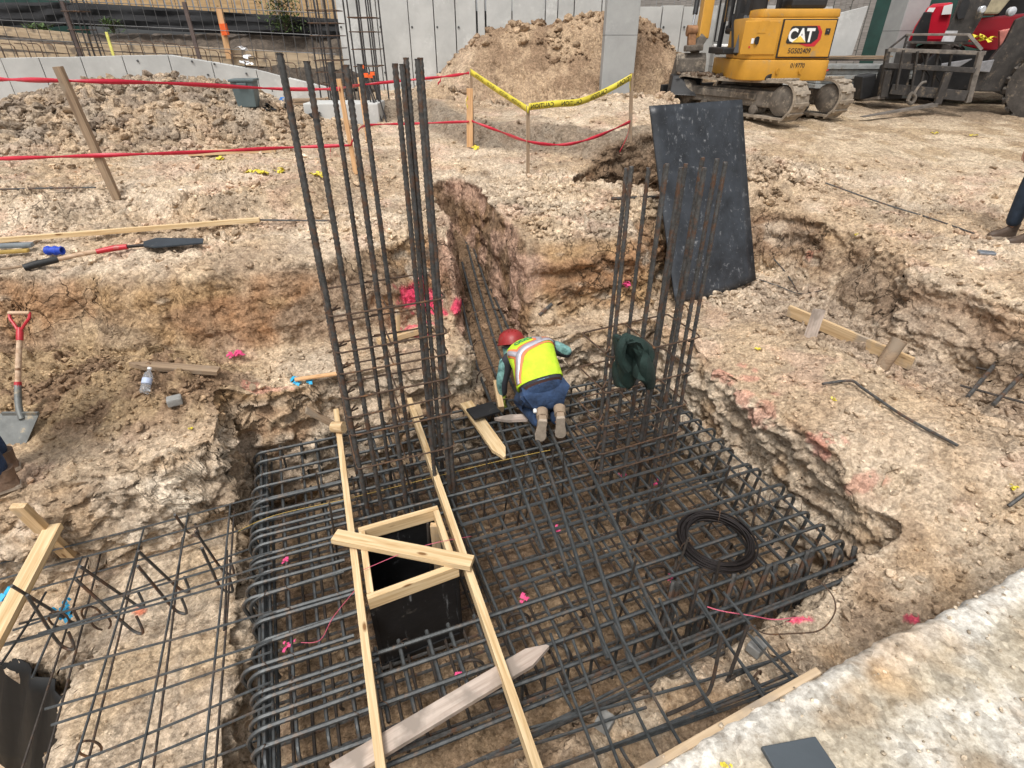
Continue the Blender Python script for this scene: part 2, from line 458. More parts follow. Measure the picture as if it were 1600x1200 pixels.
def axis_coords(stops):
    """stops: list of (pos, spacing) -> coordinates with interpolated spacing"""
    out = [stops[0][0]]; ps = [s[0] for s in stops]; sp = [s[1] for s in stops]
    while out[-1] < ps[-1]: out.append(out[-1] + float(np.interp(out[-1], ps, sp)))
    return np.array(out)
ga = axis_coords([(-14, .16), (-6, .06), (-3.6, .022), (-1.0, .016), (-.9, .009), (-.7, .009), (-.6, .016), (3.0, .016), (3.05, .010), (3.3, .010), (3.4, .015), (5.0, .02), (7, .05), (12, .10), (22, .25)])
gc = axis_coords([(-3, .12), (-.2, .03), (.4, .016), (1.2, .012), (1.6, .013), (4.0, .015), (4.1, .009), (4.3, .009), (4.4, .014), (5.7, .014), (6.2, .022), (9, .045), (13, .08), (24, .25)])
GA, GC = np.meshgrid(ga, gc)
GX = GA * AX.x + GC * CX.x; GY = GA * AX.y + GC * CX.y
shp = GX.shape
gx, gy = GX.ravel(), GY.ravel()
gz = height(gx, gy)
rb = rub(gx, gy)
# lumps and clods modelled in the sheet itself
near = sstep(16, 8, np.hypot(gx, gy))
wob = (fbm2(gx, gy, 9., 3, 74) - .5) * .09
fA, _ = facet2(gx + wob, gy - wob, 7.0, 71); fB, _ = facet2(gx - wob, gy + wob, 17.0, 75); fC, _ = facet2(gx + wob * .5, gy + wob * .5, 38.0, 78)
gz0 = gz.copy()
# normals, then push the cut faces in and out along them
Zg = gz0.reshape(shp)
dza = np.gradient(Zg, ga, axis=1); dzc = np.gradient(Zg, gc, axis=0)
nx = (-(dza * AX.x + dzc * CX.x)).ravel(); ny = (-(dza * AX.y + dzc * CX.y)).ravel(); nz = np.ones_like(nx)
nl = np.sqrt(nx * nx + ny * ny + 1); nx /= nl; ny /= nl; nz /= nl
steep = sstep(.35, .85, 1 - nz)
flat_ = 1 - sstep(.15, .5, 1 - nz)
patch = sstep(.38, .62, fbm2(gx, gy, 1.8, 4, 85))
road = sstep(3.2, 4.5, gx) * sstep(8.0, 8.8, gy)
rk = np.clip(rb * (.5 + .8 * patch), 0, 1) * (1 - .8 * road)
gz = gz + flat_ * (rk ** 1.4 * .075 * fA + (.12 + .88 * rk) * .034 * fB + (.35 + .65 * rk) * .013 * fC * near)
gz = gz + flat_ * ((fbm2(gx, gy, 3.0, 4, 81) - .5) * .06)
cliffy = sstep(.12, .5, 1 - nz)
def cliff_push(x, y, z, cl, nx, ny, nz):
    """cut faces: bedded ledges, broken blocks, small spalls, pushed along the normal"""
    bed = fbm3(x * .5, y * .5, z * 3.2, 1.7, 3, 93, .5)
    lay = fbm3(x, y, z * 1.6, 2.0, 2, 91)
    rid = 1 - np.abs(2 * fbm3(x, y, z * 1.2, 3.2, 2, 95) - 1)
    wv = (fbm3(x, y, z, 6., 2, 96) - .5) * .12
    d = (lay - .5) * .15 + (bed - .5) * .20 + (rid - .75) * .07
    rough = .35 + .65 * sstep(.42, .58, fbm3(x, y, z, .9, 2, 98)); rough = np.maximum(rough, sstep(ZB + .05, ZB - .1, z))
    d = d + rough * (facet3(x + wv, y + wv, (z + wv) * 1.7, 5.5, 401) * .060 + facet3(x + wv, y - wv, (z + wv) * 1.5, 13., 421) * .026)
    d = d * cl * (1 - .35 * sstep(-.35, -.1, sdpoly(x, y, TREN)) * sstep(4.5, 5., y)) * (1 - .35 * sstep(ZB - .05, ZB + .1, z) * sstep(.6, -.4, x))
    return x + nx * d, y + ny * d, z + nz * d * .5
gx2, gy2, gz2 = gx.copy(), gy.copy(), gz.copy()
km = cliffy > .001
gx2[km], gy2[km], gz2[km] = cliff_push(gx[km], gy[km], gz[km], cliffy[km], nx[km], ny[km], nz[km])

# ---------------------------------------------------------------- soil colours by zone, with the hollow's shade painted in
def mixc(a, b, t): return a * (1 - t[:, None]) + b * t[:, None]
def C(*c): return np.array(c)[None, :]
CREAM, PALE, TAN = C(.61, .505, .39), C(.71, .63, .52), C(.41, .295, .19)
BROWN, RUST, GREY, DARK, SAND = C(.25, .17, .11), C(.33, .18, .10), C(.32, .27, .215), C(.11, .08, .058), C(.55, .425, .29)
OCHRE, PINK = C(.40, .265, .145), C(.57, .38, .295)
def soil(x, y, z, st, rbv):
    n1 = fbm3(x, y, z, 1.3, 3, 101); n2 = fbm3(x, y, z, 3.2, 2, 103); n3 = fbm3(x, y, z, 6.0, 1, 105, .6); n4 = .5
    a, c = toac(x, y)
    col = np.repeat(CREAM, len(x), 0)
    col = mixc(col, TAN, sstep(.40, .60, n1) * .7)
    col = mixc(col, SAND, sstep(.45, .65, n2) * .5)
    col = mixc(col, GREY, sstep(.52, .66, fbm3(x, y, z, 2.1, 3, 111)) * .6 * (.4 + .6 * rbv))
    col = mixc(col, PINK, sstep(.58, .70, fbm3(x, y, z, 2.9, 3, 113)) * .35)
    # cut faces: banded tan / ochre / rust clay with chalky streaks
    u = x * .9 + y * .3
    bnd = fbm3(u * .45, y * .45, z * 3.0 + .8 * n1, 1.6, 2, 121, .6)
    face = mixc(np.repeat(TAN, len(x), 0), OCHRE, sstep(.30, .50, bnd))
    face = mixc(face, RUST, sstep(.48, .62, fbm3(u, y, z * 2.0, 1.3, 2, 123)) * .75)
    face = mixc(face, GREY, sstep(.54, .66, fbm3(u, y, z * 1.5, 1.1, 2, 125)) * .6)
    face = mixc(face, PALE, sstep(.60, .72, fbm3(u * .8, y, z * 2.2, 3.0, 2, 127, .6)) * .7)
    face = mixc(face, BROWN, sstep(.60, .72, n3) * .45)
    # walls of the pit below the bench are paler, the trench walls are red-brown
    pitw = sstep(ZB + .02, ZB - .12, z)
    pface = mixc(np.repeat(CREAM * .92, len(x), 0), TAN, sstep(.42, .6, n2) * .8)
    pface = mixc(pface, GREY, sstep(.5, .64, bnd) * .5)
    pface = mixc(pface, RUST, sstep(.60, .68, n2 * .5 + n3 * .5) * .45)
    pface = mixc(pface, PALE, sstep(.58, .68, n3) * .5)
    face = mixc(face, pface, pitw)
    tw = sstep(-.35, -.1, sdpoly(x, y, TREN))
    tface = mixc(np.repeat(RUST * .8 * C(1, 1.15, 1.2), len(x), 0), BROWN, sstep(.35, .6, n2)); tface = mixc(tface, PINK * .95, sstep(.40, .62, fbm3(x, y, z, 4.0, 2, 139)) * .7)
    face = mixc(face, tface, tw * sstep(4.6, 5.2, y))
    col = mixc(col, face, np.clip(st * 1.3, 0, 1))
    # floors: pit and trench floors are a darker brown
    fl = sstep(.05, .2, sdpoly(x, y, PIT)) * sstep(-1.5, -1.62, z)
    col = mixc(col, mixc(np.repeat(BROWN * .8, len(x), 0), TAN * .8, sstep(.42, .62, n2)), fl * .95)
    col = mixc(col, BROWN * .8, sstep(-.02, .1, sdpoly(x, y, TREN)) * (1 - st))
    ld = sstep(0, .15, sdpoly(x, y, LEDGE)) * sstep(-1.15, -1.25, z) * (1 - fl)
    col = mixc(col, mixc(np.repeat(CREAM, len(x), 0), SAND, sstep(.4, .6, n2)), ld * .7)
    nr = sstep(-.1, .15, sdpoly(x, y, NEAR)) * sstep(-.8, -1., z) * (1 - fl)
    nc = mixc(np.repeat(TAN * 1.08, len(x), 0), CREAM * .9, sstep(.42, .62, n2)); nc = mixc(nc, BROWN, sstep(.5, .66, n3) * .6)
    col = mixc(col, nc, nr * .85)
    # spoil and heaps
    sp = np.clip(bump_e(x, y, -3.5, 3.75, 1.7, .8, 1.6), 0, 1) * sstep(-1.0, -.85, z) * sstep(.15, -.2, z)
    col = mixc(col, mixc(np.repeat(C(.37, .27, .165), len(x), 0), BROWN, sstep(.45, .65, n3)), np.clip(sp * 1.6, 0, 1) * (1 - st))
    hp = np.clip(bump_e(x, y, -6.0, 10.0, 3.2, 2.2, 1.5) + bump_e(x, y, -8.3, 8.9, 3.4, 1.7, 1.5), 0, 1)
    hc = mixc(np.repeat(C(.38, .315, .245), len(x), 0), C(.50, .385, .27), sstep(.42, .6, n2)); hc = mixc(hc, C(.25, .21, .175), sstep(.5, .66, n3) * .8)
    col = mixc(col, hc, hp * .9)
    hp2 = np.clip(bump_e(x, y, 1.5, 13.0, 3.4, 2.2, 1.6), 0, 1)
    col = mixc(col, mixc(np.repeat(C(.46, .34, .23), len(x), 0), C(.30, .21, .14), sstep(.48, .62, n2)), hp2)
    # grey shelf behind the caution tape
    gs = sstep(-.25, .0, sdpoly(x, y, RAISE)) * sstep(.55, .25, sdpoly(x, y, RAISE)) * sstep(3.0, 1.5, x)
    col = mixc(col, GREY * .72, gs * .9)
    # haul road
    rd = sstep(3.0, 4.6, x) * sstep(7.6, 8.8, y + .2 * n1)
    col = mixc(col, mixc(np.repeat(C(.55, .45, .33), len(x), 0), C(.38, .29, .19), sstep(.46, .62, n2)), rd * .85)
    bk = sstep(9.8, 11.5, y) * sstep(5.6, 7.0, x)
    col = mixc(col, C(.22, .17, .125), bk * .85 * sstep(.3, .55, n1))
    # rubble trench
    rt = sstep(-.1, .2, sdpoly(x, y, RTR))
    col = mixc(col, mixc(np.repeat(C(.36, .285, .22), len(x), 0), C(.5, .41, .32), sstep(.5, .62, n3)), rt * .75 * (1 - st))
    # right-hand back face is browner
    col = mixc(col, C(.27, .20, .145), st * sstep(2.4, 3.0, x) * sstep(ZB, ZB + .15, z) * .85 * sstep(.25, .48, n2))
    # hollow coloured dark to stand for its shade; then fine speckle
    hol_shade = sstep(-.15, .1, sdpoly(x, y, HOLLOW)); col = mixc(col, BROWN * .8, hol_shade * .9)
    col = mixc(col, DARK * 1.8, sstep(.60, .74, fbm3(x, y, z, 5.5, 2, 135, .6)) * .3)
    col = mixc(col, BROWN, sstep(.50, .60, fbm3(x, y, z, 2.6, 3, 137, .65)) * .22 * (1 - nr))
    return np.clip(col, 0, 1)
def paint(x, y, z, col, spots):
    for (c, r, colr, amt, sd_) in spots:
        d = np.sqrt(((x - c[0]) / r[0]) ** 2 + ((y - c[1]) / r[1]) ** 2 + ((z - c[2]) / r[2]) ** 2)
        t = sstep(1.0, .6, d + (fbm3(x, y, z, 9., 2, sd_) - .5) * 2.6) * amt
        col = mixc(col, C(*colr), t)
    return col
def on_ground(px, py, smooth=True):
    """walk a sight line until it meets the terrain"""
    d = ray(px, py); t = np.linspace(.6, 26, 5200)
    x, y, z = d.x * t, d.y * t, CAMZ + d.z * t
    h = height(x, y); k = np.argmax(z <= h)
    if k == 0: k = len(t) - 1
    return Vector((x[k], y[k], float(h[k])))
def G(x, y): return float(height(np.array([x]), np.array([y]))[0])
MAG = (.80, .06, .16); ORG = (.75, .14, .05)
spots = []
for px, py, rr, colr, am in ((655, 455, (.22, .2, .18), MAG, .9), (690, 480, (.25, .2, .12), MAG, .85), (650, 520, (.2, .2, .08), MAG, .6), (1145, 590, (.22, .16, .1), (.62, .25, .2), .45),
                             (1180, 640, (.3, .2, .1), (.62, .25, .2), .4), (1275, 700, (.20, .10, .1), (.58, .2, .17), .45), (1350, 760, (.18, .09, .1), (.6, .25, .2), .4), (420, 605, (.5, .06, .05), (.62, .22, .18), .4),
                             (1245, 968, (.10, .025, .05), MAG, .9), (1425, 968, (.05, .03, .05), MAG, .8), (220, 955, (.05, .03, .03), ORG, .7), (1270, 400, (.1, .1, .1), (.5, .15, .1), .4)):
    spots.append((on_ground(px, py), rr, colr, am, 140 + len(spots)))
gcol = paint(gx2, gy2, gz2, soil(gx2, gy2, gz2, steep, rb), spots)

def soil_mat(nm='soil', bd=.03):
    m = bpy.data.materials.new(nm); m.use_nodes = True
    nt = m.node_tree; N = nt.nodes; L = nt.links
    b = N['Principled BSDF']; b.inputs['Roughness'].default_value = .95; b.inputs['Specular IOR Level'].default_value = .12
    at = N.new('ShaderNodeVertexColor'); at.layer_name = 'soil'
    tc = N.new('ShaderNodeTexCoord')
    n1 = N.new('ShaderNodeTexNoise'); n1.inputs['Scale'].default_value = 55; n1.inputs['Detail'].default_value = 6; n1.inputs['Roughness'].default_value = .7
    L.new(tc.outputs['Object'], n1.inputs['Vector'])
    cr = N.new('ShaderNodeValToRGB'); e = cr.color_ramp.elements
    e[0].position = .33; e[0].color = (.58, .54, .49, 1); e[1].position = .66; e[1].color = (1.25, 1.24, 1.22, 1)
    L.new(n1.outputs['Fac'], cr.inputs[0])
    mx = N.new('ShaderNodeMixRGB'); mx.blend_type = 'MULTIPLY'; mx.inputs['Fac'].default_value = .85
    L.new(at.outputs['Color'], mx.inputs['Color1']); L.new(cr.outputs[0], mx.inputs['Color2'])
    nb = N.new('ShaderNodeTexNoise'); nb.inputs['Scale'].default_value = 11; nb.inputs['Detail'].default_value = 9; nb.inputs['Roughness'].default_value = .72
    L.new(tc.outputs['Object'], nb.inputs['Vector'])
    rb_ = N.new('ShaderNodeValToRGB'); e = rb_.color_ramp.elements
    e[0].position = .34; e[0].color = (.66, .60, .53, 1); e[1].position = .64; e[1].color = (1.26, 1.25, 1.23, 1)
    e2 = rb_.color_ramp.elements.new(.46); e2.color = (1.0, .99, .98, 1)
    L.new(nb.outputs['Fac'], rb_.inputs[0])
    mb_ = N.new('ShaderNodeMixRGB'); mb_.blend_type = 'MULTIPLY'; mb_.inputs['Fac'].default_value = .85
    L.new(mx.outputs[0], mb_.inputs['Color1']); L.new(rb_.outputs[0], mb_.inputs['Color2'])
    fv = N.new('ShaderNodeTexVoronoi'); fv.inputs['Scale'].default_value = 34; L.new(tc.outputs['Object'], fv.inputs['Vector'])
    fs_ = N.new('ShaderNodeSeparateColor'); L.new(fv.outputs['Color'], fs_.inputs[0])
    fm = N.new('ShaderNodeMapRange'); fm.inputs['To Min'].default_value = .78; fm.inputs['To Max'].default_value = 1.24; L.new(fs_.outputs[0], fm.inputs['Value'])
    mc_ = N.new('ShaderNodeMixRGB'); mc_.blend_type = 'MULTIPLY'; mc_.inputs['Fac'].default_value = 1
    L.new(mb_.outputs[0], mc_.inputs['Color1']); L.new(fm.outputs[0], mc_.inputs['Color2']); mx = mc_
    # drying cracks, darker than the clay
    nd = N.new('ShaderNodeTexNoise'); nd.inputs['Scale'].default_value = 5; nd.inputs['Detail'].default_value = 3
    L.new(tc.outputs['Object'], nd.inputs['Vector'])
    va = N.new('ShaderNodeVectorMath'); va.operation = 'MULTIPLY_ADD'; va.inputs[1].default_value = (.35, .35, .35)
    L.new(nd.outputs['Color'], va.inputs[0]); L.new(tc.outputs['Object'], va.inputs[2])
    vo = N.new('ShaderNodeTexVoronoi'); vo.feature = 'DISTANCE_TO_EDGE'; vo.inputs['Scale'].default_value = 3.6
    L.new(va.outputs[0], vo.inputs['Vector'])
    vr = N.new('ShaderNodeValToRGB'); vr.color_ramp.elements[0].position = 0.0; vr.color_ramp.elements[0].color = (0, 0, 0, 1)
    vr.color_ramp.elements[1].position = .020; vr.color_ramp.elements[1].color = (1, 1, 1, 1)
    L.new(vo.outputs['Distance'], vr.inputs[0])
    ck = N.new('ShaderNodeAttribute'); ck.attribute_name = 'crack'
    inv = N.new('ShaderNodeMath'); inv.operation = 'SUBTRACT'; inv.inputs[0].default_value = 1; L.new(vr.outputs[0], inv.inputs[1])
    mu = N.new('ShaderNodeMath'); mu.operation = 'MULTIPLY'; L.new(inv.outputs[0], mu.inputs[0]); L.new(ck.outputs['Fac'], mu.inputs[1])
    m2 = N.new('ShaderNodeMixRGB'); m2.inputs['Color2'].default_value = (.05, .035, .025, 1)
    L.new(mu.outputs[0], m2.inputs['Fac']); L.new(mx.outputs[0], m2.inputs['Color1'])
    L.new(m2.outputs[0], b.inputs['Base Color'])
    n4 = N.new('ShaderNodeTexNoise'); n4.inputs['Scale'].default_value = 24; n4.inputs['Detail'].default_value = 4; n4.inputs['Roughness'].default_value = .6
    L.new(tc.outputs['Object'], n4.inputs['Vector'])
    def facets(scale, amp):
        v2 = N.new('ShaderNodeTexVoronoi'); v2.inputs['Scale'].default_value = scale; L.new(tc.outputs['Object'], v2.inputs['Vector'])
        sb = N.new('ShaderNodeVectorMath'); sb.operation = 'SUBTRACT'; L.new(tc.outputs['Object'], sb.inputs[0]); L.new(v2.outputs['Position'], sb.inputs[1])
        cs = N.new('ShaderNodeVectorMath'); cs.operation = 'SUBTRACT'; L.new(v2.outputs['Color'], cs.inputs[0]); cs.inputs[1].default_value = (.5, .5, .5)
        dt = N.new('ShaderNodeVectorMath'); dt.operation = 'DOT_PRODUCT'; L.new(sb.outputs[0], dt.inputs[0]); L.new(cs.outputs[0], dt.inputs[1])
        sp = N.new('ShaderNodeSeparateColor'); L.new(v2.outputs['Color'], sp.inputs[0])
        a1 = N.new('ShaderNodeMath'); a1.operation = 'MULTIPLY_ADD'; a1.inputs[1].default_value = scale * 2.2; L.new(dt.outputs['Value'], a1.inputs[0]); L.new(sp.outputs[1], a1.inputs[2])
        a2 = N.new('ShaderNodeMath'); a2.operation = 'MULTIPLY'; a2.inputs[1].default_value = amp; L.new(a1.outputs[0], a2.inputs[0]); return a2
    fa, fb = facets(22, .55), facets(55, .22)
    fcc = facets(9.5, .85); fx = N.new('ShaderNodeMath'); fx.operation = 'ADD'; L.new(fcc.outputs[0], fx.inputs[0]); L.new(fa.outputs[0], fx.inputs[1]); fa = fx
    h0 = N.new('ShaderNodeMath'); h0.operation = 'ADD'; L.new(fa.outputs[0], h0.inputs[0]); L.new(fb.outputs[0], h0.inputs[1])
    h1 = N.new('ShaderNodeMath'); h1.operation = 'MULTIPLY_ADD'; h1.inputs[1].default_value = .9; L.new(n4.outputs['Fac'], h1.inputs[0]); L.new(h0.outputs[0], h1.inputs[2])
    h2 = N.new('ShaderNodeMath'); h2.operation = 'SUBTRACT'; L.new(h1.outputs[0], h2.inputs[0]); L.new(mu.outputs[0], h2.inputs[1])
    bp = N.new('ShaderNodeBump'); bp.inputs['Strength'].default_value = .8; bp.inputs['Distance'].default_value = bd
    L.new(h2.outputs[0], bp.inputs['Height']); L.new(bp.outputs[0], b.inputs['Normal'])
    return m
SOIL = soil_mat()
SLABM = soil_mat('slab_surface', .008)
def np_mesh(name, verts, quads, colors=None, m=None, smooth=True, crack=None):
    me = bpy.data.meshes.new(name)
    k = quads.shape[1]
    me.vertices.add(len(verts)); me.vertices.foreach_set('co', verts.astype(np.float32).ravel())
    me.loops.add(quads.size); me.loops.foreach_set('vertex_index', quads.astype(np.int32).ravel())
    me.polygons.add(len(quads)); me.polygons.foreach_set('loop_start', np.arange(0, quads.size, k, dtype=np.int32))
    me.polygons.foreach_set('loop_total', np.full(len(quads), k, np.int32))
    me.polygons.foreach_set('use_smooth', np.full(len(quads), smooth, bool))
    me.update(calc_edges=True)
    if colors is not None:
        ca = me.color_attributes.new('soil', 'FLOAT_COLOR', 'POINT')
        ca.data.foreach_set('color', np.hstack([colors, np.ones((len(colors), 1))]).astype(np.float32).ravel())
    if crack is not None:
        at = me.attributes.new('crack', 'FLOAT', 'POINT'); at.data.foreach_set('value', crack.astype(np.float32))
    me.validate()
    if m: me.materials.append(m)
    o = bpy.data.objects.new(name, me); COL.objects.link(o)
    return o
nr_, nc_ = shp
idx = np.arange(nr_ * nc_).reshape(shp)
quads = np.stack([idx[:-1, :-1], idx[:-1, 1:], idx[1:, 1:], idx[1:, :-1]], -1).reshape(-1, 4)
# leave out what lies far behind the camera
qc = (gy2[quads[:, 0]] > -1.6)
def crack_of(x, y, z, st):
    return np.clip(st * 1.2 + sstep(-.3, .2, sdpoly(x, y, LSTEP)) * sstep(6.6, 5.6, y) * .8, 0, 1) * sstep(.46, .62, fbm2(x, y, 1.1, 2, 151)) * sstep(ZB - .5, ZB + .1, z)
# steep cells are cut finer so the faces carry real relief
dA = np.maximum(np.abs(gz[quads[:, 1]] - gz[quads[:, 0]]), np.abs(gz[quads[:, 2]] - gz[quads[:, 3]]))
dC = np.maximum(np.abs(gz[quads[:, 3]] - gz[quads[:, 0]]), np.abs(gz[quads[:, 2]] - gz[quads[:, 1]]))
inview = qc & (gy[quads[:, 0]] < 9.0) & (gy[quads[:, 0]] > .9) & (np.abs(gx[quads[:, 0]]) < 1.1 * gy[quads[:, 0]] + .7)
selA = inview & (dA > .030) & (dA >= dC); selC = inview & (dC > .030) & ~selA
VS_, QS_, CS_, KS_ = [np.stack([gx2, gy2, gz2], 1)], [quads[qc & ~selA & ~selC]], [gcol], [crack_of(gx, gy, gz2, steep)]
off = len(gx)
big = np.maximum(dA, dC) > .11
for sel, order, K in ((selA & ~big, (0, 1, 2, 3), 5), (selA & big, (0, 1, 2, 3), 14), (selC & ~big, (3, 0, 1, 2), 5), (selC & big, (3, 0, 1, 2), 14)):
    Q = quads[sel][:, order]; n_ = len(Q)
    if n_ == 0: continue       # split along corner0->corner1 and corner3->corner2
    if order[0] == 3: Q = quads[sel][:, [0, 3, 2, 1]]
    cols_ = []
    t = np.linspace(0, 1, K + 1)[None, :]
    def ed(arr): 
        lo = arr[Q[:, 0]][:, None] * (1 - t) + arr[Q[:, 1]][:, None] * t; hi = arr[Q[:, 3]][:, None] * (1 - t) + arr[Q[:, 2]][:, None] * t
        return np.stack([lo, hi], 2).ravel()
    X, Y, Z, NX, NY, NZ, CL, ST, RB = [ed(q) for q in (gx, gy, gz, nx, ny, nz, cliffy, steep, rb)]
    x2, y2, z2 = cliff_push(X, Y, Z, CL, NX, NY, NZ)
    cc_ = paint(x2, y2, z2, soil(x2, y2, z2, ST, RB), spots)
    ii = (np.arange(n_)[:, None] * (K + 1) * 2 + np.arange(K)[None, :] * 2).ravel() + off
    q_ = np.stack([ii, ii + 2, ii + 3, ii + 1], 1)
    if order[0] == 3: q_ = q_[:, ::-1]
    VS_.append(np.stack([x2, y2, z2], 1)); QS_.append(q_); CS_.append(cc_); KS_.append(crack_of(X, Y, z2, ST)); off += len(X)
print('cliff cells', selA.sum(), selC.sum())
ground = np_mesh('ground', np.concatenate(VS_), np.concatenate(QS_), np.concatenate(CS_), SOIL, True, np.concatenate(KS_))
_b = bmesh.new(); _b.from_mesh(ground.data); bmesh.ops.remove_doubles(_b, verts=_b.verts, dist=.0004); _b.to_mesh(ground.data); _b.free()
tag(ground, kind='structure')

# ---------------------------------------------------------------- clods and crumbs
def ico(sub):
    bm = bmesh.new(); bmesh.ops.create_icosphere(bm, subdivisions=sub, radius=1)
    v = np.array([q.co[:] for q in bm.verts]); f = np.array([[q.index for q in p.verts] for p in bm.faces]); bm.free(); return v, f
def stones(name, cx, cy, cz, rad, kinds, cols, colj=.16, smooth=False):
    """many small stones as one loose mass"""
    vs, fs, cs = [], [], []; off = 0
    var = []
    for k in range(kinds[1]):
        v, f = ico(kinds[0])
        r = .62 + .75 * vn(v[:, 0] * 1.9 + k * 7.1, v[:, 1] * 1.9, v[:, 2] * 1.9, 200 + k)
        for q in range(7):      # knock flats off, as a broken lump has
            d_ = np.array([math.sin(q * 2.1 + k), math.cos(q * 1.3 + 2 * k), math.sin(q * .9 - k)]); d_ /= np.linalg.norm(d_)
            pr = (v * r[:, None]) @ d_; lim = .52 + .06 * (q % 3); r = np.where(pr > lim, r * lim / np.maximum(pr, 1e-6), r)
        v = v * r[:, None] * np.array([1, .62 + .35 * random.random(), .5 + .3 * random.random()])
        var.append((v, f))
    pick = RNG.randint(0, kinds[1], len(cx))
    for k in range(kinds[1]):
        s = np.where(pick == k)[0]
        if len(s) == 0: continue
        v, f = var[k]; n = len(s)
        a, b_ = RNG.rand(n) * 6.283, (RNG.rand(n) - .5) * 1.3
        ca, sa, cb, sb = np.cos(a), np.sin(a), np.cos(b_), np.sin(b_)
        x = v[None, :, 0] * cb[:, None] + v[None, :, 2] * sb[:, None]; z = -v[None, :, 0] * sb[:, None] + v[None, :, 2] * cb[:, None]; y = np.repeat(v[None, :, 1], n, 0)
        X = (x * ca[:, None] - y * sa[:, None]) * rad[s][:, None] + cx[s][:, None]
        Y = (x * sa[:, None] + y * ca[:, None]) * rad[s][:, None] + cy[s][:, None]
        Z = z * rad[s][:, None] + cz[s][:, None]
        vs.append(np.stack([X.ravel(), Y.ravel(), Z.ravel()], 1))
        fs.append((f[None] + (np.arange(n) * len(v))[:, None, None] + off).reshape(-1, 3)); off += n * len(v)
        j = 1 + (RNG.rand(n, 1) - .5) * 2 * colj
        cs.append(np.repeat(cols[s] * j, len(v), 0))
    o = np_mesh(name, np.concatenate(vs), np.concatenate(fs), np.clip(np.concatenate(cs), 0, 1), SOIL, smooth)
    return tag(o, kind='stuff')
def scatter(n, rmin, rmax, yr, seed, minrub=0.0, power=2.2, only=None, density=None):
    rs = np.random.RandomState(seed)
    # uniform over the part of the site one can see
    yy = yr[0] + (yr[1] - yr[0]) * rs.rand(n * 8) ** 1.25
    xx = (rs.rand(n * 8) * 2 - 1) * (1.15 * yy + 1.2)
    dens = rub(xx, yy)
    if density is not None: dens = density(xx, yy) * (.15 + .85 * dens)
    kp = rs.rand(len(xx)) < (dens - minrub) ** 1.3 * (1.0 / (.6 + .12 * yy))
    kp &= sdpoly(xx, yy, [w2(-6, .62), w2(9, .75), w2(9, -9), w2(-6, -9)]) < 0
    if only is not None: kp &= only(xx, yy)
    xx, yy = xx[kp][:n], yy[kp][:n]
    e = .02
    zz = height(xx, yy); sl = np.hypot(height(xx + e, yy) - zz, height(xx, yy + e) - zz) / e
    ok = sl < 1.1
    xx, yy, zz = xx[ok], yy[ok], zz[ok]
    rad = rmin + (rmax - rmin) * rs.rand(len(xx)) ** power
    rad = rad * (.75 + .035 * yy)
    return xx, yy, zz, rad
def stone_cols(x, y, z, lift=1.08):
    return np.clip(soil(x, y, z, np.zeros_like(x), rub(x, y)) * lift, 0, 1)
x, y, z, r = scatter(34000, .007, .026, (1.0, 13.5), 1)
stones('loose_crumbs', x, y, z + r * .3, r, (1, 7), stone_cols(x, y, z, 1.16), .34)
x, y, z, r = scatter(7000, .022, .065, (1.6, 14.5), 2, .12, 3.2)
stones('loose_clods', x, y, z + r * .25, r, (2, 8), stone_cols(x, y, z, 1.1), .32)
# the big angular lumps of the heaps, of the rubble trench and round the hollow
x, y, z, r = scatter(4200, .028, .125, (7.6, 13.5), 3, .1, 3.2, lambda x, y: (np.hypot((x + 6.2) / 3.6, (y - 9.8) / 2.1) < 1) | (np.hypot((x - 1.9) / 3.3, (y - 12.6) / 1.9) < 1))
stones('heap_boulders', x, y, z + r * .2, r, (2, 9), stone_cols(x, y, z, .95), .28)
x, y, z, r = scatter(6000, .026, .080, (3.2, 8.2), 4, .1, 1.8, lambda x, y: (sdpoly(x, y, RTR) > -.2) | (np.hypot((x - .8) / 1.2, (y - 6.5) / 1.2) < 1) | (np.hypot((x - 2.6) / 1.7, (y - 7.7) / .9) < 1))
stones('rubble_lumps', x, y, z + r * .2, r, (2, 9), stone_cols(x, y, z, 1.0), .22)
# ================================================================ MATERIALS
M_STEEL = mat('rebar_steel', (.082, .080, .076), .6, .35, .5, 40, .1, 160, dirt=(.13, .07, .042), dirt_amt=.4, dscale=7)
M_MATBAR = mat('mat_rebar_steel', (.074, .079, .080), .5, .45, .35, 22, .1, 160, dirt=(.135, .10, .075), dirt_amt=.28, dscale=8)
M_RUSTY = mat('rusty_rebar', (.055, .045, .038), .7, .25, .4, 26, .2, 130, dirt=(.12, .065, .035), dirt_amt=.25, dscale=11)
M_TIE = mat('rusty_tie_bar', (.085, .052, .034), .75, .2, .4, 30, .2, 120, dirt=(.20, .10, .045), dirt_amt=.3, dscale=14)
M_WIRE = mat('black_wire', (.022, .017, .016), .5, .5, .3, 40, 0)
M_LUM = wood_mat('new_lumber', (.47, .30, .135), (.72, .55, .33))
M_LUM2 = wood_mat('site_lumber', (.42, .27, .13), (.64, .47, .28), dirt=(.36, .29, .22), dirt_amt=.25)
M_GREYW = wood_mat('muddy_board', (.36, .28, .23), (.55, .46, .39), dirt=(.30, .25, .21), dirt_amt=.5)
M_STAKEW = wood_mat('weathered_stake_wood', (.19, .13, .085), (.36, .26, .17), dirt=(.28, .22, .16), dirt_amt=.3)
M_ORANGEW = wood_mat('fresh_stake_wood', (.50, .27, .12), (.68, .42, .22))
M_BLACKPLY = mat('black_plywood', (.024, .028, .034), .42, 0, .5, 5, .1, 60, dirt=(.22, .225, .23), dirt_amt=.10, dscale=13, stretch=(1, 1, 1))
M_PLY = mat('black_form_ply', (.010, .010, .011), .5, 0, .4, 5, .2, 25, dirt=(.09, .08, .07), dirt_amt=.02, dscale=8)
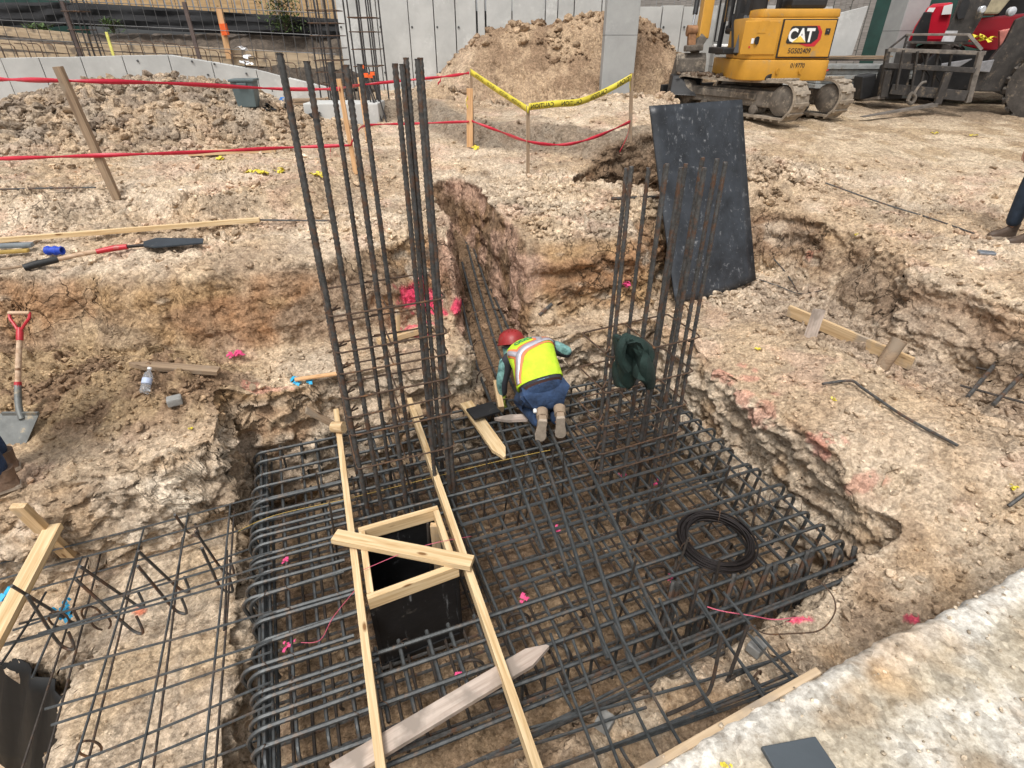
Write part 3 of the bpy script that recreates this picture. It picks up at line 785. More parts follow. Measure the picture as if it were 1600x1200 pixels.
M_PINK = mat('pink_marking', (.66, .07, .20), .6, 0, .1, 8, 0)
M_STRING = mat('pink_string', (.55, .10, .16), .6, 0, .1, 8, 0)
M_YEL = mat('yellow_plastic', (.68, .56, .05), .45, 0, .08, 8, 0)
M_BLUE = mat('blue_ribbon', (.02, .36, .62), .5, 0, .1, 8, 0)
M_RED = mat('red_tape', (.50, .012, .035), .42, 0, .12, 8, 0)
M_DOBIE = mat('concrete_spacer', (.26, .255, .24), .9, 0, .15, 20, .3)

def scuff(m):
    nt = m.node_tree; N = nt.nodes; L = nt.links; b = N['Principled BSDF']; src = b.inputs['Base Color'].links[0].from_socket
    tc = N.new('ShaderNodeTexCoord'); out = src
    for k, (sc, lo, hi, amt) in enumerate((((16, 16, 2.2), .60, .66, .55), ((3, 3, 45), .64, .70, .35), ((7, 7, 7), .60, .68, .5))):
        mp = N.new('ShaderNodeMapping'); mp.inputs['Scale'].default_value = sc; mp.inputs['Rotation'].default_value = (.3 * k, .2, .5 * k); L.new(tc.outputs['Object'], mp.inputs[0])
        n = N.new('ShaderNodeTexNoise'); n.inputs['Scale'].default_value = 1.0; n.inputs['Detail'].default_value = 9; n.inputs['Roughness'].default_value = .78; L.new(mp.outputs[0], n.inputs['Vector'])
        r = N.new('ShaderNodeMapRange'); r.inputs['From Min'].default_value = lo; r.inputs['From Max'].default_value = hi; r.inputs['To Max'].default_value = amt; L.new(n.outputs['Fac'], r.inputs['Value'])
        mx = N.new('ShaderNodeMixRGB'); mx.inputs['Color2'].default_value = (.30, .31, .32, 1); L.new(r.outputs[0], mx.inputs['Fac']); L.new(out, mx.inputs['Color1']); out = mx.outputs[0]
    L.new(out, b.inputs['Base Color'])
scuff(M_BLACKPLY)
scuff(M_PLY)
# ---------------------------------------------------------------- ribbed bars
def resample(pts, step):
    pts = [Vector(p) for p in pts]; seg = [(pts[i + 1] - pts[i]).length for i in range(len(pts) - 1)]
    L = sum(seg); n = max(2, int(L / step)); out = []; i = 0; acc = 0
    for k in range(n + 1):
        s = L * k / n
        while i < len(seg) - 1 and acc + seg[i] < s: acc += seg[i]; i += 1
        out.append(pts[i].lerp(pts[i + 1], min(1, (s - acc) / max(seg[i], 1e-9))))
    return out
def ribbar(pts, r, pitch=.020, n=6, rib=.13):
    q = resample(pts, pitch / 2)
    rr = [r * (1 + (rib if k % 2 else 0)) for k in range(len(q))]
    return MB().tube(q, rr, n)
def bigbar(L, r, pitch=.027, n=10):
    """deformed bar: slanted ribs and two lengthwise ridges"""
    b = MB(); vs = []; fs = []; m = int(L / (pitch / 2))
    for i in range(m + 1):
        for k in range(n):
            t = 2 * math.pi * k / n
            rr = r * (1 + (.24 if i % 2 else 0)) * (1.08 if k in (0, n // 2) else 1)
            z = L * i / m + pitch * .55 * math.sin(t)
            if i == 0: z = 0
            if i == m: z = L
            vs.append((rr * math.cos(t), rr * math.sin(t), z))
    for i in range(m):
        for k in range(n): fs.append((i * n + k, i * n + (k + 1) % n, (i + 1) * n + (k + 1) % n, (i + 1) * n + k))
    fs.append(tuple(range(n - 1, -1, -1))); fs.append(tuple(m * n + k for k in range(n)))
    b.add(vs, fs); return b
def put(name, mesh, parent, loc, rot=(0, 0, 0), m=None):
    o = bpy.data.objects.new(name, mesh); COL.objects.link(o)
    o.parent = parent; o.location = loc; o.rotation_euler = rot
    return o
def mesh_of(mb, name, m, smooth=True):
    o = mb.build(name, m, None, smooth); me = o.data; bpy.data.objects.remove(o); return me
def arc(c, u, v, r, t0, t1, n=6):
    return [Vector(c) + Vector(u) * (r * math.cos(t0 + (t1 - t0) * k / n)) + Vector(v) * (r * math.sin(t0 + (t1 - t0) * k / n)) for k in range(n + 1)]

# ================================================================ FOOTING MAT
A0, A1, C0, C1 = -.66, 2.97, 1.62, 4.02
LA, LC = A1 - A0, C1 - C0
foot = empty('footing_rebar_mat', W(A0, C0, ZM), PHI, 'wide footing cage of crossed dark ribbed bars with hooked ends filling the pit floor', 'rebar mat')
H_ = .50
def abar_path(L, left_curl, drop):
    p = []
    p += [Vector((.03, 0, -drop))]
    rr = left_curl
    p += arc((rr - .02, 0, -rr), (1, 0, 0), (0, 0, 1), rr, math.pi * .98, math.pi / 2, 7)
    p += arc((L - .07, 0, -.07), (1, 0, 0), (0, 0, 1), .07, math.pi / 2, 0.02, 6)
    p += [Vector((L - .07, 0, -H_))]
    return p
meA = mesh_of(ribbar(abar_path(LA, .075, .36), .0118, .021), 'long_bar', M_MATBAR)
meB = mesh_of(ribbar([Vector((0, .0, -.40))] + arc((0, .06, -.06), (0, 1, 0), (0, 0, 1), .06, math.pi, math.pi / 2, 5) + arc((0, LC + .12 - .06, -.06), (0, 1, 0), (0, 0, 1), .06, math.pi / 2, 0, 5) + [Vector((0, LC + .12, -.42))], .0092, .02, 6), 'cross_bar', M_MATBAR)
meAl = mesh_of(MB().tube([(0, 0, 0), (LA, 0, 0)], .011, 6), 'lower_long_bar', M_STEEL)
meBl = mesh_of(MB().tube([(0, 0, 0), (0, LC, 0)], .010, 6), 'lower_cross_bar', M_RUSTY)
box_a = (.13, .66); box_c = (1.95, 2.72)      # clear opening for the sleeve box (in a, c)
na = 17
def toloc(p): q = chain(foot).inverted() @ p; return q
bq = [toloc(P(*t, ZM)) for t in ((566, 842), (690, 806), (722, 905), (575, 958))]
BXA0, BXA1 = min(q.x for q in bq) - .03, max(q.x for q in bq) + .03
BXC0, BXC1 = min(q.y for q in bq) - .21, max(q.y for q in bq) - .03
meAL = mesh_of(ribbar(abar_path(LA, .075, .36)[:9] + [Vector((BXA0 - .02, 0, 0))], .0118, .021), 'long_bar', M_MATBAR)
meAR = mesh_of(ribbar([Vector((BXA1 + .10, 0, 0))] + abar_path(LA, .075, .36)[9:], .0118, .021), 'long_bar', M_MATBAR)
for k in range(na):
    c = .02 + k * (LC - .06) / (na - 1) + random.uniform(-.012, .012)
    if BXC0 < c < BXC1:
        for me_ in (meAL, meAR): put('long_bar', me_, foot, (random.uniform(-.05, .05), c + random.uniform(-.02, .02), random.uniform(-.006, .006)), (0, random.uniform(-.004, .004), random.uniform(-.012, .012)))
        continue
    put('long_bar', meA, foot, (random.uniform(-.015, .015), c, random.uniform(-.006, .006)), (0, random.uniform(-.002, .002), random.uniform(-.005, .005)))
nb = 26
for k in range(nb):
    a = .06 + k * (LA - .13) / (nb - 1) + random.uniform(-.014, .014)
    if BXA0 - .02 < a < BXA1 + .02:
        for (y0, y1) in ((-.06, BXC0 + .0), (BXC1 + .10, LC + .06)):
            key = ('xb', round(y0, 2)); 
            if key not in MATS: MATS[key] = mesh_of(ribbar([(0, y0, 0), (0, y1, 0)], .0110, .02), 'cross_bar', M_MATBAR)
            put('cross_bar', MATS[key], foot, (a, 0, -.027), (0, 0, random.uniform(-.01, .01)))
        continue
    put('cross_bar', meB, foot, (a, -.06, -.027 + random.uniform(-.005, .005)), (random.uniform(-.002, .002), 0, random.uniform(-.006, .006)))
for k in range(20):
    put('lower_long_bar', meAl, foot, (0, .05 + k * (LC - .1) / 19 + random.uniform(-.01, .01), -.50), (0, 0, random.uniform(-.004, .004)))
for k in range(30):
    put('lower_cross_bar', meBl, foot, (.1 + k * (LA - .2) / 29 + random.uniform(-.01, .01), 0, -.485), (0, 0, random.uniform(-.004, .004)))
for k in range(6):     # doubled short bars along the left edge
    put('edge_bar', mesh_of(MB().tube([(0, 0, 0), (0, LC + .35, 0)], .010, 6), 'edge_bar', M_MATBAR) if k == 0 else em, foot, (.02 + .035 * (k % 3), -.35, -.06 - .09 * (k // 3)), (0, 0, random.uniform(-.008, .008)))
    if k == 0: em = [o for o in COL.objects if o.name.startswith('edge_bar')][0].data
short = mesh_of(ribbar([(0, 0, -.30)] + arc((.085, 0, -.10), (1, 0, 0), (0, 0, 1), .10, math.pi, math.pi / 2, 6) + [(.62, 0, 0)], .0118, .021), 'hooked_edge_bar', M_MATBAR)
for k in range(11):
    put('hooked_edge_bar', short, foot, (-.01 + random.uniform(-.03, .02), .10 + k * .165 + random.uniform(-.02, .02), .004 + random.uniform(-.01, .01)), (0, random.uniform(-.02, .02), random.uniform(-.03, .03)))
# extra long bars at the near edge, upper and lower
for j, (c, dz, a_) in enumerate(((-.10, -.02, 0), (-.17, -.10, .1), (-.24, -.05, 0), (-.33, -.16, .3))):
    put('near_edge_bar', meA if j % 2 == 0 else meAl, foot, (a_, c, dz), (0, 0, -.01 + .01 * j))
# upright standees with lapped feet and the leaning bars at the near edge
std = mesh_of(MB().tube([(0, 0, .20), (0, 0, -.55)], .0075, 6), 'standee', M_RUSTY)
for (px, py) in ((985, 905), (1062, 880), (1085, 935), (1118, 905), (1030, 770), (1010, 800), (880, 730), (862, 735), (838, 735), (818, 745), (795, 760), (932, 705), (600, 800), (640, 760), (500, 770), (520, 820), (1130, 760), (1180, 800), (670, 850), (760, 730)):
    p = chain(foot).inverted() @ P(px, py, ZM + .05)
    put('standee', std, foot, p, (random.uniform(-.16, .16), random.uniform(-.12, .16), 0))
lean = mesh_of(ribbar([(0, 0, .06), (0, 0, -.5)], .016, .021), 'corner_upright', M_STEEL)
for k in range(13):
    put('corner_upright', lean, foot, (LA - .03 - k * .105 - (k % 3) * .02, -.06 + .012 * k + random.uniform(-.04, .04), -.03 + random.uniform(-.05, .02)), (random.uniform(-.35, -.1), random.uniform(.15, .40), 0))
hook2 = mesh_of(MB().tube(arc((0, 0, -.08), (1, 0, 0), (0, 0, 1), .07, -.3, math.pi + .6, 12), .009, 6), 'hook', M_RUSTY)
for k in range(14):
    put('hook', hook2, foot, (.3 + random.random() * 3.0, random.random() * .5 - .1, -.05 - random.random() * .25), (0, 0, random.uniform(-1, 1)))

# twisted tie wires at the crossings
b = MB()
for k in range(na):
    for j in range(nb):
        if random.random() > .42: continue
        c = .02 + k * (LC - .06) / (na - 1); a = .06 + j * (LA - .13) / (nb - 1)
        if BXC0 - .02 < c < BXC1 + .08 and BXA0 - .02 < a < BXA1 + .12: continue
        s_ = random.choice((-1, 1)); e_ = Vector((random.uniform(-.02, .02), random.uniform(-.02, .02), .012 + random.random() * .02))
        q_ = [Vector((a - .018 * s_, c - .018, -.03)), Vector((a - .006 * s_, c - .006, .013)), Vector((a + .006 * s_, c + .006, .013)), Vector((a + .018 * s_, c + .018, -.03))]
        b.tube(q_, .0022, 4, cap=False); b.tube([q_[2], q_[2] + e_, q_[2] + e_ * 1.7 + Vector((.008, 0, -.004))], .0022, 4, cap=False)
o = b.build('tie_wires', M_TIE, foot, world=False); o['kind'] = 'stuff'
# beam bundle coming out of the trench across the mat: heavy top bars and stirrups
beam = empty('grade_beam_bars', (.0, 4.4, ZM), 0, 'bundle of long straight bars running out of the narrow trench beside the kneeling worker', 'rebar bundle')
thick = [((735, 372, -.55), (800, 560, -.98), (872, 700, ZM + .03), (985, 1036, ZM + .035)),
         ((727, 372, -.55), (775, 540, -1.0), (845, 700, ZM + .03), (950, 1030, ZM + .035)),
         ((722, 410, -.62), (757, 540, -1.05), (797, 640, ZM), (890, 900, ZM + .03)),
         ((712, 425, -.66), (742, 560, -1.08), (775, 650, ZM), (850, 860, ZM + .03)),
         ((741, 385, -.60), (800, 525, -1.0), (905, 700, ZM + .03), (1040, 1000, ZM + .035))]
for q in thick:
    ribbar(catmull([P(*t) for t in q], 8), .0130, .021).build('trench_bar', M_MATBAR, beam, True)
for y in (4.15, 4.55, 5.0, 5.5, 6.1):
    x0, x1 = np.interp(y, [4.0, 5.6, 7.7], [-.27, -.50, -.92]), np.interp(y, [4.0, 5.6, 7.7], [.25, -.06, -.60])
    z1 = float(np.interp(y, [4.15, 4.6, 6.5], [-1.12, -1.0, -.70]))
    pts = [Vector((x0 + .06, y, z1)), Vector((x1 - .04, y + .05, z1 + .01)), Vector((x1 - .04, y + .05, z1 - .25)), Vector((x0 + .06, y, z1 - .25))]
    MB().tube(catmull(pts, 4, True), .006, 5, closed=True).build('stirrup', M_TIE, beam, True)

# ================================================================ COLUMN CAGES
def solve_top(px, py, base_xy):
    """height at which the upright over base_xy reaches image row py"""
    lo, hi = -1.5, 3.0
    for _ in range(50):
        z = (lo + hi) / 2; X, Y = base_xy; d = Y * CP - (z - CAMZ) * SP; u = Y * SP + (z - CAMZ) * CP
        if 600 - FPX * u / d > py: lo = z
        else: hi = z
    return z
def px_of(p):
    d = p[1] * CP - (p[2] - CAMZ) * SP; u = p[1] * SP + (p[2] - CAMZ) * CP
    return 800 + FPX * p[0] / d, 600 - FPX * u / d
def place_w(o, depthdir, A_, topx, ztop):
    """distance along the cage side at which the bar top shows at column topx"""
    best = None
    for k in range(400):
        w_ = -.05 + k * .002; p = o + depthdir + A_ * w_; x, y = px_of((p.x, p.y, ztop))
        if best is None or abs(x - topx) < best[0]: best = (abs(x - topx), w_)
    return best[1]
def column(name, label, origin, ztop, width, depth, fronts, backs, hoops, rad, hooptilt=0.0, lean_=(0, 0)):
    root = empty(name, (origin.x, origin.y, ZM), 0, label, 'rebar column', 'upright column cages in the footing')
    A_ = AX.copy(); B_ = CX * depth
    zb = ZM - .5
    L = ztop - zb
    me = mesh_of(bigbar(L, rad), 'upright_bar', M_STEEL)
    ws = []
    for off, lst in ((Vector((0, 0, 0)), fronts), (B_, backs)):
        for (tx, ty, r_) in lst:
            w_ = place_w(origin, off, A_, tx, ztop)
            p = origin + off + A_ * w_
            zt = solve_top(tx, ty, (p.x, p.y))
            zt = max(min(zt, ztop + .12), ztop - .12)
            o = put('upright_bar', me, root, (p.x - origin.x, p.y - origin.y, zb - ZM - (ztop - zt)), (random.uniform(-.006, .006), random.uniform(-.006, .006), random.random() * 6))
    for (z, dz, sc_) in hoops:
        e = rad + .008
        q = [origin - A_ * e - CX * e, origin + A_ * (width + e) - CX * e, origin + A_ * (width + e) + CX * (depth + e), origin - A_ * e + CX * (depth + e)]
        pts = []
        for i in range(4):
            a, b = q[i], q[(i + 1) % 4]; pa = q[i - 1]
            c_ = a + (b - a).normalized() * .04; d_ = a + (pa - a).normalized() * .04
            pts += [d_, a + ((c_ - a) + (d_ - a)) * .2, c_]
        pts = [Vector((p.x, p.y, z + dz * ((p - origin).dot(A_) / width) + random.uniform(-.004, .004))) for p in pts]
        pts.append(pts[0] + Vector((0, 0, .012)))
        tail = pts[0] + (AX + CX).normalized() * .09 + Vector((0, 0, .02))
        pts = [tail] + pts[0:] + [pts[1] + (AX + CX) * .07 + Vector((0, 0, .012))]
        MB().tube(pts, .0060, 6).build('hoop', M_TIE, root, True)
        m1 = origin + A_ * (width * .48); m2 = m1 + CX * depth
        if z > -.9 or True:
            pp = [m1 - CX * .02 + AX * .05, m1 - CX * .02, m2 + CX * .02, m2 + CX * .02 - AX * .05]
            MB().tube([Vector((p.x, p.y, z + .01)) for p in pp], .0052, 6).build('cross_tie', M_TIE, root, True)
    return root
col1 = Vector((-1.02, 2.89, 0))
column('rebar_column_cage', 'tall dark cage of thick ribbed upright bars rising left of centre', col1, 1.58, .637, .40,
       [(444, 84, 1), (478, 95, 1), (541, 101, 1), (617, 99, 1), (649, 92, 1), (661, 90, 1)], [(434, 82, 1), (511, 97, 1), (566, 100, 1), (623, 100, 1), (636, 90, 1)],
       [(solve_top(0, y_, (-1.02, 2.89)), .01, 1) for y_ in (492, 549, 583, 621, 650, 678, 730)], .0128)
col2 = Vector((.62, 3.10, 0))
column('rebar_column_cage', 'shorter column cage with leaning bars standing right of centre in front of the black sheet', col2, 1.08, .66, .34,
       [(993, 260, 1), (1041, 255, 1), (1067, 262, 1), (1107, 262, 1), (1124, 248, 1), (1139, 253, 1)], [(981, 262, 1), (1017, 262, 1), (1043, 257, 1), (1078, 255, 1), (1098, 246, 1)],
       [(solve_top(0, y_, (.62, 3.10)), .02, 1) for y_ in (556, 612, 664, 707, 738)], .0118)

# ================================================================ THIN MATS
lm = empty('thin_rebar_mat', W(-2.2, 2.4, -1.12), 0, 'open grid of thin dark bars spanning the pale ledge left of the deep cage', 'rebar mat')
def seg(root, name, p0, p1, r, m, sag=.01, rib=False):
    p0, p1 = Vector(p0), Vector(p1); md = (p0 + p1) / 2 - Vector((0, 0, sag))
    MB().tube(catmull([p0, md, p1], 6), r, 6).build(name, m, root, True)
ZT, ZU = -1.10, -1.27
for (l, r_, z) in (((0, 880), (418, 772), ZT), ((0, 905), (420, 790), ZT), ((20, 930), (430, 812), ZU), ((30, 975), (425, 862), ZT), ((60, 990), (425, 880), ZT), ((0, 1008), (425, 893), ZT), ((20, 985), (425, 845), ZU),
                   ((95, 1045), (425, 955), ZT), ((70, 1108), (425, 1000), ZT), ((80, 1133), (425, 1018), ZT), ((60, 1215), (425, 1065), ZT), ((150, 1215), (425, 1100), ZT), ((0, 1010), (120, 975), ZU), ((240, 1215), (420, 1150), ZU)):
    seg(lm, 'long_bar', P(*l, z), P(*r_, z), .0068, M_MATBAR)
for (t, b, z) in (((72, 925), (0, 1040), ZT), ((145, 846), (30, 1215), ZU), ((158, 862), (65, 1215), ZU), ((225, 825), (110, 1215), ZT), ((218, 855), (135, 1200), ZU), ((294, 802), (215, 1215), ZT), ((285, 840), (238, 1215), ZU),
                  ((360, 788), (316, 1215), ZT), ((366, 798), (335, 1215), ZU), ((355, 860), (350, 985), ZU), ((128, 870), (50, 1060), ZT)):
    seg(lm, 'cross_bar', P(*t, z), P(*b, z), .0068, M_MATBAR if z == ZT else M_RUSTY)
for (t, b) in (((216, 861), (271, 912)), ((215, 884), (266, 945)), ((125, 885), (198, 935)), ((118, 905), (195, 975)), ((305, 830), (343, 885)), ((315, 856), (341, 912)), ((18, 915), (95, 962)), ((42, 930), (88, 1000)), ((273, 804), (290, 828))):
    p0 = P(*t, -.80); p1 = P(*b, -1.22)
    d = (p0 - p1).normalized()
    MB().tube(catmull([p0, p0.lerp(p1, .5), p1, p1 - d * .05 + Vector((.02, 0, -.03)), p1 - d * .03 + Vector((.07, .0, -.05)), p1 + Vector((.06, .03, .03))], 5), .0085, 6).build('hooked_dowel', M_STEEL, lm, True)
for (px, py) in ((143, 960), (158, 972), (140, 1170), (92, 968)):
    c = P(px, py, -1.2)
    pts = arc(c, (.6, .2, 0), (0, 0, 1), .07, -1.2, math.pi + 1.2, 12)
    MB().tube(pts, .006, 6).build('stirrup_hook', M_TIE, lm, True)
rm = empty('thin_rebar_mat', W(1.2, 1.2, -1.1), 0, 'thin rebar grid lying over the dusty shelf beside the concrete slab edge', 'rebar mat')
ZR = -1.10
for (l, r_, z) in (((790, 1225), (1246, 1058), ZR), ((770, 1240), (1240, 1050), ZR - .02), ((850, 1205), (1250, 1066), ZR - .03), ((820, 1140), (1215, 1030), ZR - .02), ((818, 1150), (1130, 1010), ZR - .02), ((800, 1160), (1110, 1000), ZR - .05), ((1010, 1062), (1180, 978), ZR),
                   ((760, 1185), (1010, 1105), ZR - .02), ((1150, 1055), (1235, 1018), ZR - .05)):
    seg(rm, 'long_bar', P(*l, z), P(*r_, z), .0085, M_MATBAR)
for (t, b, z) in (((860, 990), (945, 1220), ZR), ((895, 1000), (975, 1215), ZR + .01), ((935, 985), (1030, 1185), ZR), ((960, 975), (1065, 1165), ZR + .01), ((1005, 940), (1120, 1115), ZR), ((1030, 935), (1110, 1110), ZR - .02), ((1070, 900), (1200, 1100), ZR + .02),
                  ((1090, 940), (1195, 1085), ZR), ((1130, 925), (1248, 1060), ZR + .02), ((870, 1060), (895, 1110), ZR - .03), ((1165, 985), (1240, 1065), ZR), ((968, 1165), (990, 1200), ZR - .04)):
    seg(rm, 'cross_bar', P(*t, z), P(*b, z), .0085, M_MATBAR)
for q in (((1127, 995, -.82), (1112, 1070, -1.08), (1095, 1092, -1.12), (1042, 1117, -1.13)), ((1168, 978, -.84), (1140, 1055, -1.14), (1138, 1062, -1.16), (1160, 1048, -1.16))):
    MB().tube(catmull([P(*t) for t in q], 6), .0095, 6).build('bent_dowel', M_RUSTY, rm, True)
MB().tube(arc(P(1182, 1058, -1.12), (.5, .3, 0), (0, 0, 1), .05, 0, 2 * math.pi * .9, 14), .006, 6).build('stirrup_hook', M_TIE, rm, True)

# ================================================================ TIMBER
def board(name, p0, p1, w_, t_, m, up=(0, 0, 1), point=None, label=None, cat='board', group=None, parent=None, bev=.0015):
    """board along local X from p0 to p1; w_ = width across, t_ = thickness along up; point = length of sawn tip at p1"""
    p0, p1 = Vector(p0), Vector(p1); d = p1 - p0; L = d.length; d.normalize()
    up = Vector(up); s = up.cross(d)
    if s.length < 1e-4: s = Vector((1, 0, 0))
    s.normalize(); u = d.cross(s).normalized()
    M = Matrix((d, s, u)).transposed().to_4x4(); M.translation = p0
    b = MB()
    n = 5
    if point:
        poly = [(0, -w_ / 2, -t_ / 2), (L - point, -w_ / 2, -t_ / 2), (L, -w_ * .08, -t_ / 2), (L - .01, w_ * .1, -t_ / 2), (L - point * .9, w_ / 2, -t_ / 2), (0, w_ / 2, -t_ / 2)]
        b.prism(poly, (0, 0, t_))
    else:
        b.box((L / 2, 0, 0), (L, w_, t_))
    o = b.build(name, m, None, False, bevel=bev)
    if parent is not None:
        M = chain(parent).inverted() @ M; o.parent = parent
    o.rotation_euler = M.to_euler(); o.location = M.translation
    return tag(o, label, cat if parent is None else None, group)
# two long rails carrying the sleeve box
zr = ZM + .075
board('timber_rail', P(526, 645, zr + .02), P(600, 1235, zr), .042, .089, M_LUM, label='long pale timber rail along the left side of the square box', cat='timber', group='long rails across the footing')
board('timber_rail', P(640, 628, zr + .02), P(850, 1235, zr), .042, .089, M_LUM, label='long pale timber rail slanting past the right side of the square box', cat='timber', group='long rails across the footing')
# sleeve box
TLc, TRc, BRc, BLc = P(561, 832, zr + .03), P(684, 797, zr + .03), P(717, 893, zr + .03), P(576, 945, zr + .03)
sb = empty('sleeve_box', (TLc + TRc + BRc + BLc) / 4, 0, 'square form box with a pale timber rim and black plywood sides sunk into the mat', 'form box')
cc = (TLc + TRc + BRc + BLc) / 4
for (p, q) in ((TLc, TRc), (TRc, BRc), (BRc, BLc), (BLc, TLc)):
    d = (q - p).normalized(); inn = (cc - (p + q) / 2).normalized()
    e = .019
    board('rim_timber', p + inn * e + (d * -.0 if (p is TLc or p is BRc) else d * .041), q + inn * e + (d * 0 if (p is TLc or p is BRc) else -d * .041), .038, .089, M_LUM, parent=sb)
    up = Vector((0, 0, 1))
    n_ = -inn
    pts = [p - inn * .004, q - inn * .004, q - inn * .004 - up * .62, p - inn * .004 - up * .62]
    pts = [t - up * .048 + inn * .012 for t in pts]
    MB().prism(pts, inn * .016).build('plywood_side', M_PLY, sb)
# skirt of black ply visible below the near rim, and lid of the lower opening
MB().prism([t - Vector((0, 0, .60)) for t in (TLc, TRc, BRc, BLc)], (0, 0, .02)).build('box_floor', M_PLY, sb)
for (p, q) in ((TRc, BRc), (BLc, TLc)):
    for f in (.12, .86):
        a = p.lerp(q, f) + (cc - p.lerp(q, f)).normalized() * .06
        if p is TRc and f < .5:
            board('corner_post', a - Vector((0, 0, .02)), a - Vector((0, 0, .45)), .038, .06, M_LUM2, up=(1, 0, 0), parent=sb)
board('brace_board', P(523, 838, zr + .10), P(738, 880, zr + .098), .089, .038, M_LUM, label='short pale brace board laid diagonally over the square box', cat='timber')
board('pointed_stake', P(520, 1212, ZM + .05), P(857, 1010, ZM + .055), .095, .030, M_GREYW, point=.13, label='long pinkish mud-coated pointed stake lying on the mat under the rails at the bottom', cat='stake', group='wooden stakes')
board('pointed_stake', P(728, 630, ZM + .05), P(789, 716, ZM + .04), .110, .030, M_LUM, point=.12, label='short yellow pointed stake lying on the mat between the tall cage and the kneeling worker', cat='stake', group='wooden stakes')
board('pointed_stake', P(838, 652, ZM + .045), P(772, 655, ZM + .035), .080, .028, M_GREYW, point=.13, label='small grey pointed stake poking out from under the kneeling worker', cat='stake', group='wooden stakes')
board('knee_board', P(775, 598, -1.02), P(783, 640, -1.13), .05, .09, M_LUM2, label='stub of timber standing in the trench mouth left of the kneeling worker', cat='timber')
board('kneeling_pad_board', P(735, 648, -1.05), P(775, 636, -1.05), .17, .02, M_PLY, label='small black board lying in the trench mouth in front of the worker', cat='board')
# left bank: kicker and stake
board('timber_kicker', P(-30, 1040, -1.0), P(85, 822, -.92), .089, .042, M_LUM, label='thick pale timber lying aslant over the left edge of the thin mat', cat='timber')
board('timber_stake', P(28, 790, -.68), P(108, 868, -1.22), .089, .038, M_LUM2, up=(0, -1, .4), label='pale timber stake leaning on the bank behind the thick timber at far left', cat='stake')
board('worn_board', P(478, 640, -.80), P(530, 668, -1.02), .075, .025, M_STAKEW, label='weathered broken board lying on the bank beside the left rail top', cat='board')
g = MB().cyl(P(531, 665, -.98) - Vector((.05, .02, 0)), P(531, 665, -.98) + Vector((.05, -.05, .02)), .045, 18).build('round_wood_block', M_LUM2); tag(g, 'short round wooden block at the top end of the left rail', 'wood block')
board('short_timber', P(648, 630, -1.0), P(656, 655, -1.1), .07, .04, M_LUM2, label='short timber offcut against the top end of the right rail', cat='timber')
# bank boards
def gboard(name, a, b, w_, t_, m, lift=.03, **k):
    p, q = on_ground(*a), on_ground(*b); p.z += lift; q.z += lift
    return board(name, p, q, w_, t_, m, **k)
gboard('pointed_stake', (346, 592), (206, 582), .085, .035, M_STAKEW, .07, point=.14, label='brown pointed stake lying on the soil heap by the plastic bottle', cat='stake', group='wooden stakes')
gboard('survey_stake', (534, 590), (462, 600), .05, .012, M_ORANGEW, .04, label='small orange-brown stake with blue ribbon lying on the bench', cat='stake')
gboard('bench_timber', (592, 542), (676, 518), .07, .05, M_LUM2, .05, label='pale timber seen through the left column cage at the foot of the cut face', cat='timber')
board('bench_stake', P(621, 485, -.45), P(622, 540, -.8), .05, .03, M_LUM2, label='small upright stake seen through the left column cage', cat='stake')
gboard('long_batten', (0, 386), (408, 353), .045, .04, M_LUM, .06, label='long thin pale batten lying on the upper ground above the tools', cat='timber')
gboard('thick_plank', (298, 246), (432, 240), .14, .05, M_LUM2, .05, label='short thick plank lying below the rubble heap at left', cat='timber')
# right hand kicker with its two stakes
kb = empty('edge_kicker', on_ground(1320, 545), 0, 'pale timber kicker held by two short stakes on the right bank', 'timber')
a_, b_ = on_ground(1228, 500), on_ground(1418, 584)
a_.z += .11; b_.z += .10
board('kicker_timber', a_, b_, .038, .115, M_LUM2, parent=kb)
s1 = on_ground(1263, 528); board('flat_stake', s1 + Vector((0, -.02, -.05)), s1 + Vector((.05, .05, .26)), .12, .035, M_GREYW, up=(.3, -1, 0), parent=kb)
s2 = on_ground(1373, 575)
MB().tube([s2 + Vector((-.02, -.03, -.05)), s2 + Vector((.10, .02, .27))], [.058, .062], 14).build('round_stake', M_STAKEW, kb, True)

# ================================================================ WIRE COIL
coil = empty('tie_wire_coil', P(1120, 845, ZM + .06), 0, 'round coil of thick dark wire lying on the mat at right', 'wire coil')
cq = P(1120, 843, ZM + .055)
for k in range(16):
    j = k % 4; i = k // 4
    rr = .192 + .0155 * i + random.uniform(-.006, .006)
    pts = []
    ph = random.random() * 6; 
    for t in range(40):
        an = 2 * math.pi * t / 40
        pts.append(cq + Vector(((rr + .006 * math.sin(2 * an + ph)) * math.cos(an), (rr * 1.03 + .005 * math.cos(3 * an + ph)) * math.sin(an), -.025 + .013 * j + .004 * math.sin(an * 2 + ph * 2))))
    MB().tube(pts, .0066, 5, closed=True).build('wire_turn', M_WIRE, coil, True)
for an in (1.2, 3.4):
    c = cq + Vector((.215 * math.cos(an), .22 * math.sin(an), 0))
    MB().tube(arc(c, (math.cos(an), math.sin(an), 0), (0, 0, 1), .042, 0, 6.28, 12), .003, 5, closed=False).build('binding_wire', M_TIE, coil, True)
lw = [(1172, 975, -1.0), (1195, 990, -1.03), (1235, 990, -1.03), (1280, 985, -1.02), (1303, 960, -1.0), (1303, 935, -.98), (1285, 912, -.97), (1270, 905, -1.0)]
g = MB().tube(catmull([P(a, b, c + .02) for a, b, c in lw], 8), .004, 5).build('loose_wire', M_TIE, None, True); tag(g, 'single loose wire curling over the shelf right of the thin mat', 'wire')
MB_ = MB()
